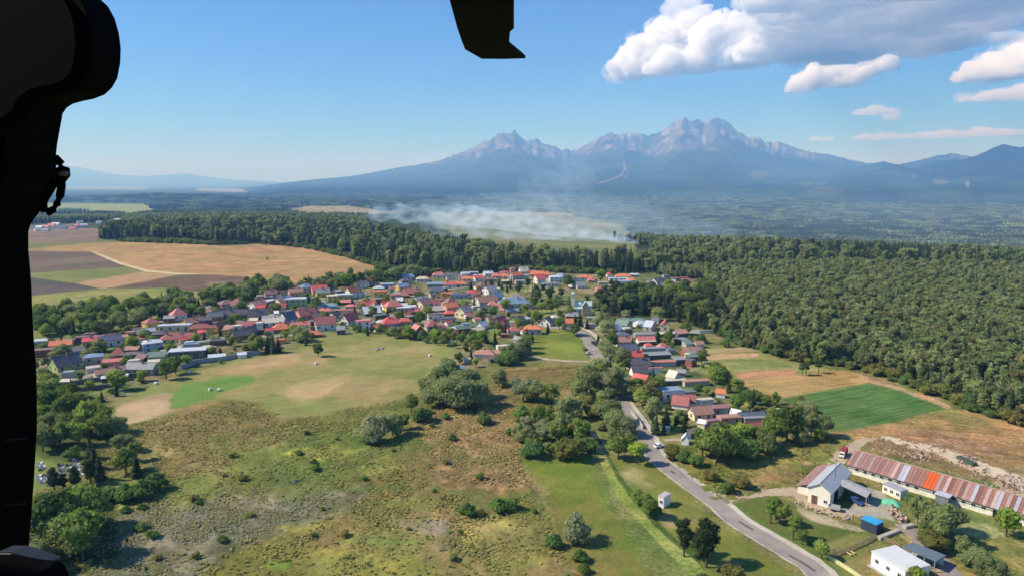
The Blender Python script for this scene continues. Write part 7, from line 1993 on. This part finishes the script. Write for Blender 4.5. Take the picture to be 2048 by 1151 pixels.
frame = [(-260, 150), (40, 195), (126, 190), (124, 235), (119, 262), (114, 290), (111, 318), (113, 345), (108, 368), (97, 392), (86, 414), (74, 430), (62, 446), (57, 462), (57, 500), (60, 530), (63, 570), (65, 628), (68, 680), (72, 730), (74, 790), (74, 850), (71, 902), (68, 955), (63, 1020), (58, 1085), (55, 1112), (50, 1200), (-260, 1250)]
solid('door_frame', [(x + (8 if x > 0 else 0), y) for x, y in frame], .95, .10, HB, .007)
pad = [(-260, -120), (120, -60), (176, -16), (203, 2), (220, 18), (233, 42), (241, 70), (245, 100), (244, 130), (238, 154), (228, 172), (213, 186), (192, 194), (168, 199), (150, 204), (138, 212), (131, 222), (126, 236), (100, 262), (-260, 300)]
solid('headrest', [(x + (9 if x > 100 else 0), y + (6 if y > 150 else 0)) for x, y in pad], .86, .07, HP, .011, seg=5)
ledge = [(-200, 1096), (40, 1100), (100, 1111), (126, 1112), (138, 1120), (146, 1134), (150, 1152), (154, 1260), (-200, 1260)]
solid('door_sill', ledge, .80, .12, HM, .008)
solid('sill_sheen', [(30, 1088), (58, 1088), (92, 1098), (126, 1110), (124, 1116), (60, 1114), (30, 1114)], .84, .02, simple('sill_sheen_blue', (0.035, 0.045, 0.065), .35, .1, 4, spec=.5), .003)  # bluish sheen of the ledge, painted as a separate lighter sheet
mb_ = MB(); rr_ = []
cpt = [(x + 4, y) for x, y in ((118, 352), (119, 372), (116, 392), (110, 408), (102, 419), (93, 425), (85, 421), (82, 410), (86, 396), (94, 384), (102, 370), (108, 356))]
mb_.tube([local(near_pt(x, y, .88)) for x, y in cpt], .0048, 10); hook = obj('hook', mb_.mesh('hook', HM, True), heli)
mb_ = MB(); mb_.tube([local(near_pt(x, y, .86)) for x, y in ((112, 312), (119, 326), (124, 338), (125, 350), (122, 362))], [.003, .006, .0085, .0085, .005], 10); obj('pivot', mb_.mesh('pivot', HM, True), hook)
mb_ = MB(); c_ = near_pt(126, 347, .85); mb_.tube([local(c_ + Vector((0, .006, 0))), local(c_ + Vector((0, -.006, 0)))], .0034, 10); obj('pin', mb_.mesh('pin', simple('worn_pin', (.05, .04, .03), .4, .1), True), hook)
for yy in (880, 1010):     # seams and a bright fleck on the frame
    mb_ = MB(); a = near_pt(8, yy, .71); b = near_pt(52, yy - 4, .71); mb_.tube([local(a), local(b)], .0006, 5); obj('seam', mb_.mesh('seam', simple('seam_grey', (.02, .022, .028), .5, .1)), heli)
# rotor blade overhead: tip in view, root above and behind the camera
HB2 = 1.22
def blade_pt(px, py):
    dx, dy, dz = ray(px, py); t = HB2 / dz; return Vector((dx * t, dy * t, CAMH + HB2))
tip = [blade_pt(*p) for p in ((1028, 0), (1028, 57), (1020, 64), (1018, 90), (1034, 103), (1051, 117), (1010, 118.5), (963, 118), (930, 99), (924, 84), (914, 55), (906, 25), (899, 0))]
root = [Vector((tip[-1].x - .15, -2.6, CAMH + HB2 + .12)), Vector((tip[0].x + .12, -2.6, CAMH + HB2 + .12))]
ol = tip + root
import bmesh
bm = bmesh.new(); n = len(ol); v0 = [bm.verts.new(local(p)) for p in ol]; v1 = [bm.verts.new(local(p + Vector((0, 0, .045)))) for p in ol]
bm.faces.new(v0); bm.faces.new(v1[::-1])
for i in range(n): bm.faces.new((v0[i], v1[i], v1[(i + 1) % n], v0[(i + 1) % n]))
bmesh.ops.recalc_face_normals(bm, faces=bm.faces); bmesh.ops.bevel(bm, geom=[e for e in bm.edges if (e.verts[0] in v1) and (e.verts[1] in v1)], offset=.018, segments=2, affect='EDGES')
me = bpy.data.meshes.new('rotor_blade'); bm.to_mesh(me); bm.free(); me.materials.append(HM); obj('rotor_blade', me, heli)
# cabin roof, which shades the doorway
mb_ = MB(); mb_.box(-2.4, -.45, -3.0, .62, 1.12, 1.2); mb_.box(-2.4, -2.3, -3.0, .62, -1.4, 1.115); cab = mb_.mesh('cabin_shell', HB)
o = obj('cabin_shell', cab, heli); o.location = Vector((0, 0, CAMH)) - Vector((q0.x, q0.y, q0.z))
